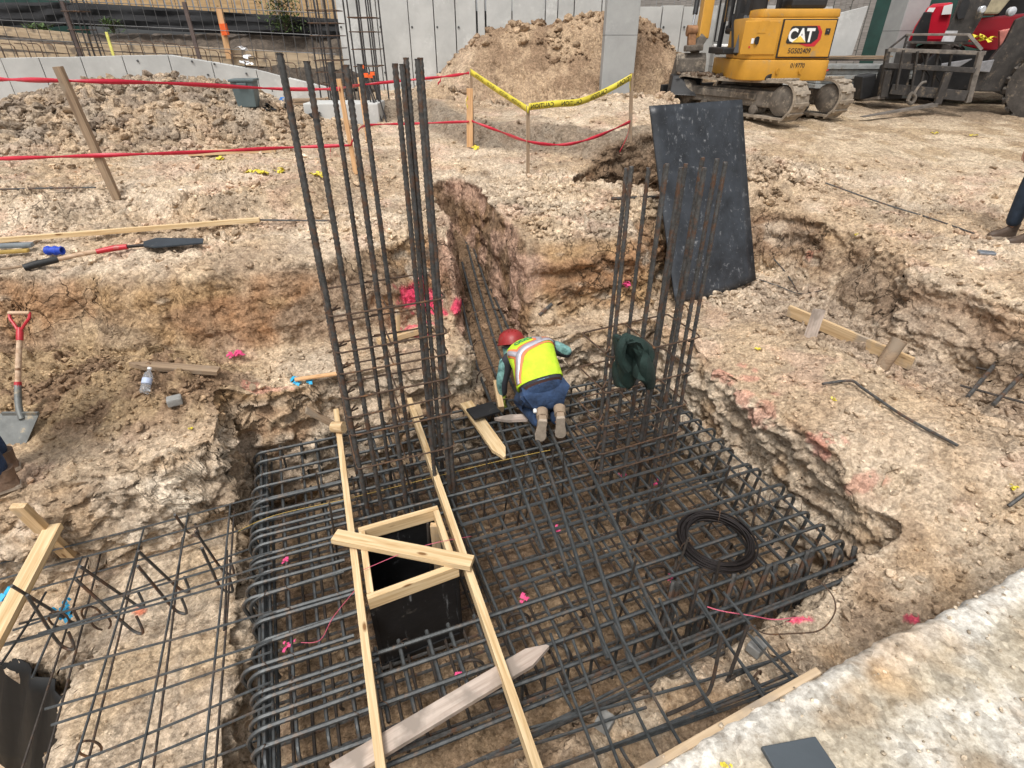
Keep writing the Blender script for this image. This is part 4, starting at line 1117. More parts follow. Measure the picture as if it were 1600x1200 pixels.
def flecks(name, pts, m, label, size=.035, n=7, cat='ribbon', group=None):
    b = MB()
    for c in pts:
        for k in range(n):
            o = Vector(c) + Vector((random.gauss(0, size * .45), random.gauss(0, size * .45), abs(random.gauss(0, .008)) + .006))
            a = random.random() * 6.28; l = size * random.uniform(.5, 1.3)
            d = Vector((math.cos(a), math.sin(a), random.uniform(-.3, .5))) * l; s = Vector((-math.sin(a), math.cos(a), random.uniform(-.4, .4))) * l * .35
            mid = o + d * .5 + Vector((0, 0, l * .3))
            b.add([o - s, o + s, mid + s, mid - s, o + d + s, o + d - s], [(0, 1, 2, 3), (3, 2, 4, 5)])
    g = b.build(name, m)
    sol = g.modifiers.new('s', 'SOLIDIFY'); sol.thickness = .0012
    return tag(g, label, cat, group)
flecks('yellow_scrap', [on_ground(300, 672)], M_YEL, 'yellow plastic scrap on the bench below the soil heap', .02, 6, 'scrap')
flecks('yellow_scrap', [on_ground(1183, 548)], M_YEL, 'yellow scrap on the bank just right of the right column cage', .02, 6, 'scrap')
flecks('yellow_scrap', [on_ground(1302, 626)], M_YEL, 'yellow scrap beside the bend of the loose rebar on the right bank', .02, 6, 'scrap')
flecks('yellow_scrap', [on_ground(1580, 763)], M_YEL, 'yellow scrap at the right edge of the photo above the slab', .022, 6, 'scrap')
flecks('yellow_scrap', [on_ground(1340, 370)], M_YEL, 'tiny yellow scrap on top of the far right bank', .03, 6, 'scrap')
for q, l in (((392, 272), 'leftmost wad of yellow tape on the ground left of the tall cage'), ((412, 272), 'wad of yellow tape just right of the leftmost wad, left of the tall cage'), ((440, 270), 'stretch of yellow tape nearest the left side of the tall cage'), ((498, 275), 'yellow tape wad seen between the first bars of the tall cage')): flecks('yellow_tape_heap', [on_ground(*q)], M_YEL, l, .06, 8, 'tape', 'yellow tape strewn behind the left cage')
flecks('yellow_tape_heap', [on_ground(345, 250)], M_YEL, 'wad of yellow tape in front of the short thick plank', .05, 7, 'tape')
flecks('yellow_tape_heap', [on_ground(745, 232)], M_YEL, 'scrap of yellow tape at the foot of the middle orange stake', .07, 7, 'tape')
for q, l in (((1458, 210), 'left one of two yellow tape scraps on the haul road below the forks'), ((1520, 213), 'right one of two yellow tape scraps on the haul road below the forks')): flecks('yellow_tape_heap', [on_ground(*q)], M_YEL, l, .05, 4, 'tape', 'flattened yellow tape on the haul road')
flecks('blue_ribbon', [on_ground(462, 594), on_ground(466, 600), on_ground(482, 596)], M_BLUE, 'bright blue ribbon tied to the small stake on the bench', .035, 6)
flecks('blue_ribbon', [P(100, 953, -1.25), P(108, 962, -1.25)], M_BLUE, 'blue ribbon caught in the left thin mat', .04, 7)
flecks('blue_ribbon', [P(3, 935, -1.0)], M_BLUE, 'blue ribbon by the thick timber at the left edge of the photo', .05, 6)
flecks('pink_ribbon', [on_ground(370, 562) + Vector((0, 0, .03))], M_PINK, 'pink ribbon hanging at the foot of the left cut face', .05, 8)
flecks('pink_ribbon', [on_ground(980, 448) + Vector((0, -.05, .03))], M_PINK, 'pink ribbon on the cut face behind the right column cage', .05, 8)
for (px, py, l) in ((445, 880, 'pink string tangle on the left hooks of the mat'), (452, 1010, 'pink string on the lower left of the mat'), (1048, 905, 'pink tag on a standee below the wire coil'), (722, 1052, 'pink tag on a bar between the rails near the bottom'),
                    (818, 940, 'small pink tag on a cross bar near the middle of the mat'), (1028, 758, 'pink tag at the foot of the right column cage'), (975, 745, 'pink tag left of the right cage foot'), (870, 830, 'dull pink tag deep in the mat near its middle')):
    flecks('pink_tag', [P(px, py, ZM - .03 if py > 820 else ZM - .2)], M_PINK, l, .025, 5, 'ribbon', 'pink tags on the rebar')
g = MB().tube(catmull([P(1105, 948, ZM), P(1130, 955, ZM), P(1175, 962, ZM + .02), P(1210, 968, -1.05), P(1245, 965, -1.08), P(1270, 970, -1.08)], 6), .004, 4).build('pink_string', M_STRING); tag(g, 'pink string trailing from the mat corner over the shelf at right', 'string')
g = MB().tube(catmull([P(372, 830, -1.1), P(430, 805, ZM + .03), P(560, 775, ZM + .05), P(760, 725, ZM + .04), P(860, 703, ZM + .05)], 6), .0022, 4).build('yellow_string', mat('yellow_string', (.45, .30, .06), .6), None); tag(g, 'thin yellow string line stretched over the mat from left to the worker boots', 'string')
g = MB().tube(catmull([P(568, 890, zr + .1), P(640, 860, zr + .1), P(690, 846, zr + .1), P(736, 838, ZM + .05)], 6), .0022, 4).build('pink_string', M_STRING); tag(g, 'thin pink string crossing the mouth of the square box', 'string')
g = MB().tube(catmull([P(565, 910, ZM + .03), P(548, 930, ZM + .03), P(520, 965, ZM + .02), P(500, 1000, ZM), P(470, 1004, ZM + .01)], 6), .0022, 4).build('pink_string', M_STRING); tag(g, 'pink string looping left of the left rail below the box', 'string')
def dobie(px, py, z, l):
    p = P(px, py, z); b = MB(); M = Matrix.Rotation(random.random(), 3, 'Z')
    b.box(p, (.085, .075, .06), M); g = b.build('concrete_spacer', M_DOBIE, bevel=.006); tag(g, l, 'spacer', 'grey concrete spacer blocks')
dobie(1182, 1012, -1.2, 'grey spacer block standing on the shelf behind the bent dowel')
dobie(945, 1128, -1.22, 'grey spacer block under the thin mat near the bottom of the photo')
dobie(1245, 893, -1.5, 'grey spacer block in the right corner of the pit')
# loose bars
def loose(pts, r, label, m=None, lift=.045):
    q = [on_ground(a, b) for a, b in pts]
    for t in q: t.z += lift
    g = MB().tube(catmull(q, 5), r, 7).build('loose_rebar', m or M_STEEL, None, True)
    return tag(g, label, 'rebar')
loose([(1282, 608), (1326, 603), (1345, 615), (1410, 660), (1492, 705)], .011, 'bent loose bar lying on the right bank below the kicker')
loose([(1288, 292), (1380, 325), (1450, 347), (1520, 372)], .009, 'long thin bar lying across the ground at far right')
loose([(1195, 398), (1225, 430), (1245, 462)], .008, 'thin bar on the rubble right of the black sheet')
loose([(1172, 438), (1215, 453), (1250, 465), (1290, 458)], .006, 'curved wire-like rod at the lower right corner of the black sheet')
loose([(400, 351), (470, 352), (520, 352)], .009, 'short dark rod beyond the end of the long batten')
loose([(0, 303), (80, 301), (152, 300)], .009, 'straight dark rod on the ground at the far left edge')
loose([(1570, 800), (1600, 778), (1650, 740)], .011, 'dark rod end at the right edge of the photo above the slab')
loose([(842, 500), (862, 482)], .018, 'short black rod lying on the bench behind the worker')
loose([(955, 317), (1030, 314)], .018, 'grey pipe beside the dark hollow left of the black sheet')
rr_ = empty('right_edge_rebar_mat', P(1570, 590, -.62), 0, 'two thick bars with thin crossbars entering at the right edge of the photo', 'rebar mat')
for q in (((1512, 620), (1625, 485)), ((1552, 632), (1650, 530))):
    ribbar([P(*q[0], -.66), P(*q[1], -.50)], .015).build('thick_bar', M_STEEL, rr_, True)
for q in (((1500, 602), (1640, 640)), ((1525, 574), (1640, 598)), ((1560, 545), (1640, 556))):
    MB().tube([P(*q[0], -.68), P(*q[1], -.62)], .009, 6).build('thin_bar', M_RUSTY, rr_, True)

# ================================================================ SLAB
m = mat('slab_concrete', (.46, .42, .36), .9, 0, .25, 3.5, .5, 45, col2=(.60, .56, .50), dirt=(.72, .71, .69), dirt_amt=.34, dscale=3.2, bdist=.01, detail=10)
def slab():
    us = np.arange(-.1, 6.0, .02); vs_ = np.arange(-2.2, .0001, .02)
    e0 = np.array(P(980, 1212, 0)); e1 = np.array(P(1600, 882, 0)); d = (e1 - e0); d /= np.linalg.norm(d); n = np.array([d[1], -d[0], 0])
    U, V = np.meshgrid(np.arange(-1.8, 6.5, .022), np.concatenate([[-.0, -.0, -.0], np.arange(.02, 2.6, .022)]))
    X = e0[0] + d[0] * U + n[0] * V; Y = e0[1] + d[1] * U + n[1] * V
    edge = (fbm2(U, V * 0, 2.2, 3, 301) - .5) * .035 + (fbm2(U, V * 0, 21., 3, 303) - .5) * .022
    fall = np.exp(-V / .1)
    X = X + n[0] * edge * fall; Y = Y + n[1] * edge * fall
    Z = (fbm2(X, Y, 1.2, 2, 305) - .5) * .012 + (fbm2(X, Y, 11., 3, 307) - .5) * .007
    Z = Z + .010 * np.exp(-((V - .05) / .045) ** 2) * (fbm2(X, Y, 6, 3, 309)) * 2
    Z[0] = -.24; Z[1] = -.10; Z[2] = -.012
    f1_, _, id_ = cell2(X, Y, 26., 311)
    Z[3:] += (np.clip(1 - f1_ * 1.3, 0, 1) * sstep(.50, .7, fbm2(X, Y, 1.5, 3, 313)) * .008)[3:]
    v = np.stack([X.ravel(), Y.ravel(), Z.ravel()], 1); s = X.shape; ix = np.arange(s[0] * s[1]).reshape(s)
    q = np.stack([ix[:-1, :-1], ix[:-1, 1:], ix[1:, 1:], ix[1:, :-1]], -1).reshape(-1, 4)
    x, y, z = X.ravel(), Y.ravel(), Z.ravel()
    c = np.repeat(C(.50, .455, .385), len(x), 0)
    c = mixc(c, C(.53, .43, .30), sstep(.42, .60, fbm2(x, y, 1.9, 4, 321)) * .75)
    c = mixc(c, C(.70, .69, .67), sstep(.50, .66, fbm2(x, y, 2.6, 5, 323, .65)) * .85)
    c = mixc(c, C(.76, .75, .74), sstep(.13, .03, V.ravel() + (fbm2(x, y, 5, 3, 325) - .5) * .12) * .9)
    c = mixc(c, C(.36, .26, .17), sstep(.60, .72, fbm2(x, y, 7, 4, 327, .6)) * .5)
    c = mixc(c, C(.50, .30, .12), sstep(.64, .74, fbm2(x, y, 1.6, 4, 329)) * .5)
    c = c * (.9 + .2 * fbm2(x, y, 40, 3, 331))[:, None]
    return np_mesh('concrete_slab', v, q, np.clip(c * C(.80, .785, .74), 0, 1), SLABM, True)
tag(slab(), kind='structure')
e0, e1 = P(985, 1222, -.03), P(1275, 1055, -.03)
board('slab_edge_board', e0, e1, .022, .06, wood_mat('muddy_lumber', (.34, .23, .13), (.54, .41, .27), dirt=(.30, .24, .18), dirt_amt=.5), label='pale form board along the edge of the concrete slab at the bottom', cat='board')
tb = MB(); q0, q1, q2 = P(1190, 1166, .022), P(1274, 1150, .022), P(1318, 1215, .022); q3 = q0 + (q2 - q1)
tb.prism([q0, q1, q2, q3], (0, 0, -.016)); g = tb.build('dark_slate_tile', mat('dark_slate', (.06, .072, .082), .55, 0, .1, 5, .05), bevel=.003); tag(g, 'flat dark grey panel lying on the slab at the bottom edge of the photo', 'panel')
flecks('yellow_scrap', [P(1131, 1198, .01)], M_YEL, 'bright yellow scrap on the slab edge left of the dark panel', .012, 6, 'scrap')
# grit crumbling off the slab edge
k_ = 1500; u_ = RNG.rand(k_) * 3.2; v__ = -.16 + RNG.rand(k_) ** 2 * .75
e0_ = P(980, 1212, 0); e1_ = P(1600, 882, 0); d_ = (e1_ - e0_).normalized(); n_ = Vector((d_.y, -d_.x, 0))
gx_ = e0_.x + d_.x * u_ + n_.x * v__; gy_ = e0_.y + d_.y * u_ + n_.y * v__; kp = (v__ > 0); gx_, gy_ = gx_[kp], gy_[kp]; r_ = .003 + .010 * RNG.rand(len(gx_)) ** 3
stones('slab_grit', gx_, gy_, .002 + r_ * .3, r_, (1, 5), np.repeat(C(.52, .44, .34), len(gx_), 0), .35)
# black sheeting in the corner hole
hs_ = [P(0, 1015, -1.55), P(60, 1050, -1.5), P(122, 1085, -1.55)]
b = MB()
vs = []; n = 26
top = catmull([P(-60, 1000, -1.45), P(0, 1018, -1.45), P(60, 1052, -1.45), P(112, 1092, -1.5)], 9)
for j in range(8):
    for i, t in enumerate(top):
        vs.append(t + Vector((-.035 * j + .02 * math.sin(i * 1.3 + j), -.03 * j + .02 * math.cos(i * .9), -.12 * j)))
fs = [(j * len(top) + i, j * len(top) + i + 1, (j + 1) * len(top) + i + 1, (j + 1) * len(top) + i) for j in range(7) for i in range(len(top) - 1)]
g = b.add(vs, fs).build('black_sheet', mat('matt_black_film', (.006, .006, .006), .6, 0, .2, 6, .1, 20, spec=.3), None, True); sm = g.modifiers.new('s', 'SOLIDIFY'); sm.thickness = .006
tag(g, 'glossy black sheet lining the hole in the bottom left corner', 'sheet')

# ================================================================ BLACK PLYWOOD SHEET
bl, br = P(1054, 474, ZB), P(1180, 440, ZB)
bl.z = max(bl.z, G(bl.x, bl.y)) + .03; br.z = max(br.z, G(br.x, br.y)) + .03
bl, br = P(1054, 472, bl.z), P(1180, 438, br.z)
tl, tr = PY(1014, 166, bl.y + .62), PY(1157, 156, br.y + .62)
b = MB(); nu, nv = 10, 24; vs = []
for j in range(nv + 1):
    for i in range(nu + 1):
        u, v = i / nu, j / nv
        p = bl.lerp(br, u).lerp(tl.lerp(tr, u), v)
        p = p + Vector((0, .03 * math.sin(math.pi * v) + .012 * math.sin(3 * v + 2 * u), -.06 * math.sin(math.pi * u) * (1 - v)))
        vs.append(p)
fs = [(j * (nu + 1) + i, j * (nu + 1) + i + 1, (j + 1) * (nu + 1) + i + 1, (j + 1) * (nu + 1) + i) for j in range(nv) for i in range(nu)]
g = b.add(vs, fs).build('black_plywood_sheet', M_BLACKPLY, None, True)
s_ = g.modifiers.new('s', 'SOLIDIFY'); s_.thickness = .018
tag(g, 'large scuffed black plywood sheet leaning against the bank behind the right cage', 'plywood sheet')
# ================================================================ BACKGROUND STRUCTURES
M_CONC = mat('cast_concrete', (.47, .47, .45), .85, 0, .14, 1.6, .15, 40, dirt=(.60, .60, .575), dirt_amt=.3, dscale=1.1, detail=9)
M_CONC2 = mat('column_concrete', (.33, .335, .325), .85, 0, .12, 2.0, .15, 40, dirt=(.42, .42, .41), dirt_amt=.2, dscale=1.5)
M_CONE = mat('tie_hole', (.07, .07, .07), .9)
M_FARSTEEL = mat('far_rebar', (.05, .047, .047), .7, .2, .3, 20, 0)
M_FENCEW = wood_mat('fence_wood', (.36, .22, .10), (.56, .38, .20))
M_LAG = wood_mat('lagging_wood', (.30, .22, .14), (.52, .41, .28), dirt=(.2, .16, .12), dirt_amt=.3)
M_GREYF = wood_mat('grey_fence_wood', (.16, .145, .13), (.30, .275, .25))
M_SILT = mat('black_silt_fabric', (.012, .012, .013), .9, 0, .3, 4, .3, 6, bdist=.03)
M_GREEN = mat('green_screen', (.010, .045, .035), .6, 0, .3, 2, .2, 12)
M_WIREG = mat('grey_wire', (.10, .10, .10), .5, .4, .2, 20, 0)
M_ORG = mat('orange_flag', (.85, .13, .02), .6, 0, .1, 8, 0)
M_BARK = mat('bank_earth', (.085, .066, .05), .95, 0, .5, 6, .8, 18, bdist=.03)
M_LEAF = mat('leaf', (.07, .12, .03), .6, 0, .4, 9, 0)
def thingmb(mb, name, m, label, cat, smooth=False, group=None, bevel=0):
    return tag(mb.build(name, m, None, smooth, bevel=bevel), label, cat, group)
# far wall
YW = 14.0
fw = empty('retaining_wall', (1.5, YW, .5), 0, 'tall pale grey concrete wall of upright cast panels behind the central heap', 'concrete wall')
bx = [531, 592, 641, 680, 713, 745, 760, 800, 851, 870, 895, 937, 985, 1030, 1062, 1092, 1130, 1178, 1225, 1290]
xs_ = [PY(q, 60, YW).x for q in bx]
for i in range(len(xs_) - 1):
    x0, x1 = xs_[i], xs_[i + 1]; top = 2.95 if x0 < 2.4 else 2.22 + .02 * (i % 2)
    dz = random.uniform(-.012, .012); g_ = .010 if i != 5 else .03
    MB().box(((x0 + x1) / 2, YW + .13 + dz, (top - .2) / 2), (x1 - x0 - 2 * g_, .26, top + .2)).build('wall_panel', M_CONC, fw, bevel=.006)
MB().box(((xs_[0] + xs_[-1]) / 2, YW + .24, 1.0), (xs_[-1] - xs_[0] - .1, .2, 2.3)).build('wall_core', M_CONE, fw)
b = MB()
for i in range(len(xs_) - 1):
    for z in (1.02, 1.86):
        if (xs_[i + 1] - xs_[i]) > .4: b.lathe([(.022, -.004), (.022, .004)], (xs_[i] + .06, YW - .012, z), 10, 'Y')
o = b.build('tie_holes', M_CONE, fw); o['kind'] = 'stuff'
# left low wall
lw_ = empty('low_wall', (-6, 12.6, .5), 0, 'low grey concrete wall whose top slopes down to the right behind the left rubble heap', 'concrete wall')
topp = [(-160, 100), (0, 91), (60, 90), (125, 89), (190, 87), (262, 86), (330, 97), (400, 109), (450, 122), (520, 139), (545, 146)]
Yl = [11.2 + 1.9 * i / (len(topp) - 1) for i in range(len(topp))]
for i in range(len(topp) - 1):
    p0, p1 = PY(*topp[i], Yl[i]), PY(*topp[i + 1], Yl[i + 1]); d = (p1 - p0); d.z = 0; d.normalize()
    q0 = Vector((p0.x, p0.y, 0)); q1 = Vector((p1.x, p1.y, 0))
    e = d * .006
    MB().prism([p0 + e, p1 - e, q1 - e, q0 + e], Vector((-d.y, d.x, 0)) * .28).build('wall_panel', M_CONC, lw_, bevel=.006)
p0, p1 = PY(*topp[0], Yl[0]), PY(*topp[-1], Yl[-1])
MB().prism([Vector((p0.x, p0.y + .06, -.1)), Vector((p1.x, p1.y + .06, -.1)), Vector((p1.x, p1.y + .06, .55)), Vector((p0.x, p0.y + .06, 1.1))], (0.02, .18, 0)).build('wall_core', M_CONE, lw_)
b = MB()
for px, py in ((215, 95), (265, 118), (300, 96), (325, 117), (385, 115), (400, 140), (335, 100), (425, 142)):
    b.lathe([(.02, -.004), (.02, .004)], PY(px, py, np.interp(px, [q[0] for q in topp], Yl) - .02), 10, 'Y')
o = b.build('tie_holes', M_CONE, lw_); o['kind'] = 'stuff'
# bank behind the low wall
vs = []; nu, nv = 90, 16
for j in range(nv + 1):
    for i in range(nu + 1):
        px = -500 + 1080 * i / nu; t = j / nv
        y = 13.6 + 3.2 * t + .15 * random.random()
        zt = .7 + (1.72 - .7) * min(1, t * 2.2) ** .7 + random.uniform(-.05, .05)
        p = PY(px, 60, y); vs.append((p.x, y, zt))
fs = [(j * (nu + 1) + i, j * (nu + 1) + i + 1, (j + 1) * (nu + 1) + i + 1, (j + 1) * (nu + 1) + i) for j in range(nv) for i in range(nu)]
o = MB().add(vs, fs).build('earth_bank', M_BARK, None, True); o['kind'] = 'structure'
lag = empty('timber_retaining_boards', PY(250, 90, 14.2), 0, 'rows of old timber retaining boards above the low wall at upper left', 'retaining boards')
for (a, b_, h_) in (((-30, 45), (112, 58), .17), ((-30, 66), (120, 78), .16), ((125, 70), (240, 76), .16), ((243, 76), (400, 84), .16), ((402, 84), (560, 96), .16), ((125, 84), (300, 93), .13), ((302, 93), (560, 104), .15), ((112, 57), (140, 60), .16), ((-30, 84), (122, 90), .12)):
    board('retaining_board', PY(*a, 14.15), PY(*b_, 14.1), h_, .07, M_LAG, up=(0, -1, 0), parent=lag)
sf = MB()
vs = []; tp = [(-60, 4), (60, 4), (120, 4), (250, 12), (400, 22), (560, 32)]; bt = [(-60, 44), (60, 44), (120, 40), (250, 48), (400, 54), (560, 62)]
T_ = catmull([PY(*q, 15.0) for q in tp], 8); B_ = catmull([PY(*q, 14.9) for q in bt], 8)
for j in range(9):
    for i in range(len(T_)):
        p = T_[i].lerp(B_[i], j / 8); vs.append(p + Vector((0, .07 * math.sin(i * 1.1) * math.sin(math.pi * j / 8) + .03 * math.sin(j * 1.7 + i * .4), 0)))
n = len(T_); fs = [(j * n + i, j * n + i + 1, (j + 1) * n + i + 1, (j + 1) * n + i) for j in range(8) for i in range(n - 1)]
o = thingmb(sf.add(vs, fs), 'silt_barrier', M_SILT, 'sagging black fabric barrier below the wooden fence at upper left', 'barrier', True)
o.modifiers.new('s', 'SOLIDIFY').thickness = .006
wf = empty('board_fence', PY(330, 20, 15.6), 0, 'tan wooden board fence along the top left edge of the photo', 'fence')
k = 0; px = 112
while px < 560:
    a = PY(px, 10, 15.7); wd = .135
    zb = PY(px, np.interp(px, [112, 560], [6, 36]), 15.7).z
    MB().box((a.x + wd / 2, 15.7 + .008 * (k % 2), (zb + 3.4) / 2), (wd - .008, .018, 3.4 - zb)).build('fence_board', M_FENCEW, wf)
    px = px_of((a.x + wd, 15.7, 2.2))[0]; k += 1
board('fence_rail', Vector((PY(112, 10, 15.76).x, 15.76, 2.65)), Vector((PY(560, 10, 15.76).x, 15.76, 2.65)), .09, .04, M_FENCEW, up=(0, -1, 0), parent=wf)
def sheet(name, pts, m, label, cat, amp=.03):
    a, b_, c, d = [Vector(p) for p in pts]; vs = []; nu, nv = 26, 14
    for j in range(nv + 1):
        for i in range(nu + 1):
            p = a.lerp(b_, i / nu).lerp(d.lerp(c, i / nu), j / nv); vs.append(p + Vector((0, amp * math.sin(i * .9 + j * .3) + amp * .5 * math.sin(j * 1.3), 0)))
    fs = [(j * (nu + 1) + i, j * (nu + 1) + i + 1, (j + 1) * (nu + 1) + i + 1, (j + 1) * (nu + 1) + i) for j in range(nv) for i in range(nu)]
    o = thingmb(MB().add(vs, fs), name, m, label, cat, True); o.modifiers.new('s', 'SOLIDIFY').thickness = .006; return o
sheet('green_screen', [Vector((-22, 16.3, 1.2)), Vector((-10.4, 16.3, 1.2)), Vector((-10.4, 16.3, 4.2)), Vector((-22, 16.3, 4.2))], M_GREEN, 'dark green screen at the top left corner above the black barrier', 'screen')
sheet('green_screen', [Vector((5.2, 17.2, .6)), Vector((26, 17.2, .6)), Vector((26, 17.2, 4.6)), Vector((5.2, 17.2, 4.6))], M_GREEN, 'dark green screen behind the leaning grey panel and telehandler', 'screen')
gf = empty('grey_board_fence', (5, 16.6, 1), 0, 'weathered grey board fence above the wall right of the square column', 'fence')
for k in range(46):
    x = 2.3 + k * .145; 
    MB().box((x, 16.5 + .01 * (k % 3), 1.9 + random.uniform(-.03, .03)), (.135, .02, 2.6)).build('fence_board', M_GREYF, gf)
for z in (1.2, 2.5): MB().box((5.6, 16.55, z), (6.6, .04, .09)).build('fence_rail', M_GREYF, gf)
# welded wire panel
wm = empty('wire_mesh_panel', PY(260, 90, 13.5), 0, 'tall wire mesh panel standing in front of the timber boards at upper left', 'wire mesh')
xa, xb = PY(-40, 60, 13.4).x, PY(525, 60, 13.5).x; k = 0
x = xa
while x < xb:
    MB().cyl((x, 13.4, .6), (x + .02, 13.4, 3.3), .0062, 5).build('mesh_wire', M_WIREG, wm); x += .225
for z in (1.5, 1.82, 2.2, 2.6):
    MB().cyl((xa, 13.38, z + .18), (xb, 13.38, z - .12), .0075, 5).build('mesh_wire', M_WIREG, wm)
# hooked starter bars on top of low wall
hb = empty('starter_bar_row', PY(220, 88, 12.9), 0, 'row of small hooked starter bars along the top of the low wall', 'rebar')
for k in range(20):
    px = 10 + k * 20 if k < 6 else 205 + (k - 6) * 20
    py = np.interp(px, [0, 262, 480], [90, 84, 118])
    Y_ = float(np.interp(px, [q[0] for q in topp], Yl)) + .14
    p = PY(px, py + 4, Y_); s = .20
    MB().tube([p, p + Vector((0, 0, s)), p + Vector((-.04, 0, s + .04)), p + Vector((-.22, .02, s + .05))], .009, 5).build('hooked_bar', M_TIE, hb)
# posts in the mesh, orange board, flags
def stick(name, base, top, wd, m, label, cat='stake', group=None, th=None):
    return board(name, base, top, wd, th or wd * .5, m, up=(0, -1, 0), label=label, cat=cat, group=group)
stick('steel_post', PY(312, 92, 12.9), PY(287, 3, 12.9), .07, mat('brown_steel', (.11, .08, .07), .8), 'leaning rusty post in front of the timber boards at upper left', 'post')
stick('steel_post', PY(128, 92, 12.9), PY(96, 2, 12.9), .08, mat('brown_steel', (.11, .08, .07), .8), 'leaning grey post beside the small column cage at far upper left', 'post')
stick('flagged_post', PY(359, 92, 14.0), PY(342, 12, 14.0), .12, M_ORANGEW, 'wooden post with bright orange band in front of the black barrier', 'post')
MB().bar(PY(353, 55, 13.93), PY(348, 37, 13.93), .14, .06, up=(0, -1, 0)).build('orange_band', M_ORG, None); bpy.data.objects['orange_band'].parent = bpy.data.objects['flagged_post']; bpy.data.objects['orange_band'].matrix_parent_inverse = chain(bpy.data.objects['flagged_post']).inverted()
stick('yellow_level_rod', PY(178, 89, 13.0), PY(166, 50, 13.0), .05, mat('pale_yellow', (.75, .70, .18), .5), 'pale yellow rod standing by the low wall at upper left', 'rod')
flecks('white_rag', [PY(380, 78, 12.7), PY(384, 90, 12.7), PY(388, 100, 12.6)], mat('white_cloth', (.75, .75, .76), .8), 'white plastic rag hanging on the wire mesh above the low wall', .10, 6, 'rag')
# shrubs
def shrub(p, r, h, n, label, seed):
    rs = random.Random(seed); b = MB()
    for k in range(n):
        q = Vector(p) + Vector((rs.gauss(0, r * .45), rs.gauss(0, r * .3), h * rs.random() ** .8)); a = rs.random() * 6.28; s = rs.uniform(.02, .05)
        d = Vector((math.cos(a), math.sin(a), rs.uniform(-.5, .9))) * s; e = Vector((-math.sin(a), math.cos(a), rs.uniform(-.3, .3))) * s * .5
        b.add([q - e, q + e, q + d * 1.2 + e * .3, q + d * 2], [(0, 1, 2, 3)])
    root = empty('shrub', p, 0, label, 'shrub'); o = b.build('foliage', M_LEAF, root); o['kind'] = 'stuff'
    st = MB()
    for k in range(6): st.tube([Vector(p), Vector(p) + Vector((rs.gauss(0, r * .2), rs.gauss(0, r * .2), h * .5)), Vector(p) + Vector((rs.gauss(0, r * .5), rs.gauss(0, r * .3), h * .9))], [.012, .009, .004], 5)
    st.build('stem', M_BARK, root)
shrub(PY(447, 50, 14.6), .42, .85, 1300, 'green leafy shrub in front of the wooden fence', 3)
shrub(PY(64, 50, 14.3), .30, .14, 260, 'small weed on the bank at the upper left edge', 4)
shrub(PY(178, 52, 14.3), .22, .26, 260, 'small weed on the bank right of the yellow rod', 5)
# concrete columns
def ccol(px, py, Y, wx, wy, rz, h, label):
    p = PY(px, py, Y); root = empty('concrete_column', (p.x, Y, .3), rz, label, 'concrete column')
    MB().box((0, 0, h / 2), (wx, wy, h)).build('shaft', M_CONC2, root, world=False, bevel=.018)
    MB().box((0, 0, h * .44), (wx + .004, wy + .004, .006)).build('pour_line', M_CONE, root, world=False)
ccol(968, 60, 12.0, .58, .50, R(-3), 3.2, 'square grey concrete column standing in front of the central heap')
ccol(1405, 60, 14.2, .50, .55, R(6), 3.4, 'grey concrete column right of the leaning grey panel')
ccol(1128, 60, 13.6, .30, .25, R(0), 1.95, 'slim grey pier left of the yellow excavator')
p = PY(1145, 73, 13.2); thingmb(MB().cyl(p - Vector((.4, 0, 0)), p + Vector((.9, 0, 0)), .05, 14), 'white_pipe', mat('white_pvc', (.72, .72, .70), .4), 'white pipe sticking out horizontally left of the excavator', 'pipe', True)
q = [PY(1290, 26, 13.3), PY(1357, 9, 13.3), PY(1331, 86, 13.3), PY(1262, 96, 13.3)]
thingmb(MB().prism(q, (0, .06, 0)), 'wall_form_sheet', M_CONC, 'large pale grey form panel leaning behind the excavator counterweight', 'form panel', bevel=.006)
fp = empty('form_panel_stack', PY(1335, 130, 12.6), 0, 'stack of grey form panels on the ground between excavator and telehandler', 'form panel stack')
M_FORM = mat('grey_form', (.30, .31, .30), .6, .2, .25, 6, .2, 30, dirt=(.2, .16, .12), dirt_amt=.3)
c_ = PY(1345, 138, 12.8); gz_ = G(c_.x, 12.8)
for k in range(7):
    MB().box((c_.x + random.uniform(-.1, .1), 12.8 + random.uniform(-.05, .05), gz_ + .06 + k * .085), (2.1 + random.uniform(-.2, .2), .7, .075), Matrix.Rotation(random.uniform(-.06, .06), 3, 'Z')).build('form_panel', M_FORM, fp, bevel=.008)
for k in range(3):
    MB().box((c_.x - .5 + .1 * k, 12.7, gz_ + .68 + k * .03), (1.4, .12, .025), Matrix.Rotation(.05 * k, 3, 'Z')).build('loose_plank', M_STAKEW if k else M_RUSTY, fp)
# far cages
def farcage(name, pxs, py0, Y, dep, z0, z1, hz, label, rad=.013):
    a = PY(pxs[0], py0, Y).x; b_ = PY(pxs[-1], py0, Y).x
    root = empty(name, ((a + b_) / 2, Y, z0), 0, label, 'rebar column')
    for q in pxs:
        for dd in (0, dep):
            x = PY(q, py0, Y).x + dd * .1
            MB().cyl((x, Y + dd, z0), (x + random.uniform(-.02, .02), Y + dd, z1 + random.uniform(-.1, .1)), rad, 6).build('upright_bar', M_FARSTEEL, root)
    for z in hz:
        MB().tube([(a - .02, Y - .02, z), (b_ + .02, Y - .02, z), (b_ + .02, Y + dep + .02, z), (a - .02, Y + dep + .02, z)], .008, 5, closed=True).build('hoop', M_TIE, root)
farcage('far_column_cage', [548, 562, 566, 583], 50, 10.9, .5, .55, 3.1, (1.0, 1.25, 1.5, 1.75, 1.95), 'slim dark column cage standing on the grey footing block before the tall wall')
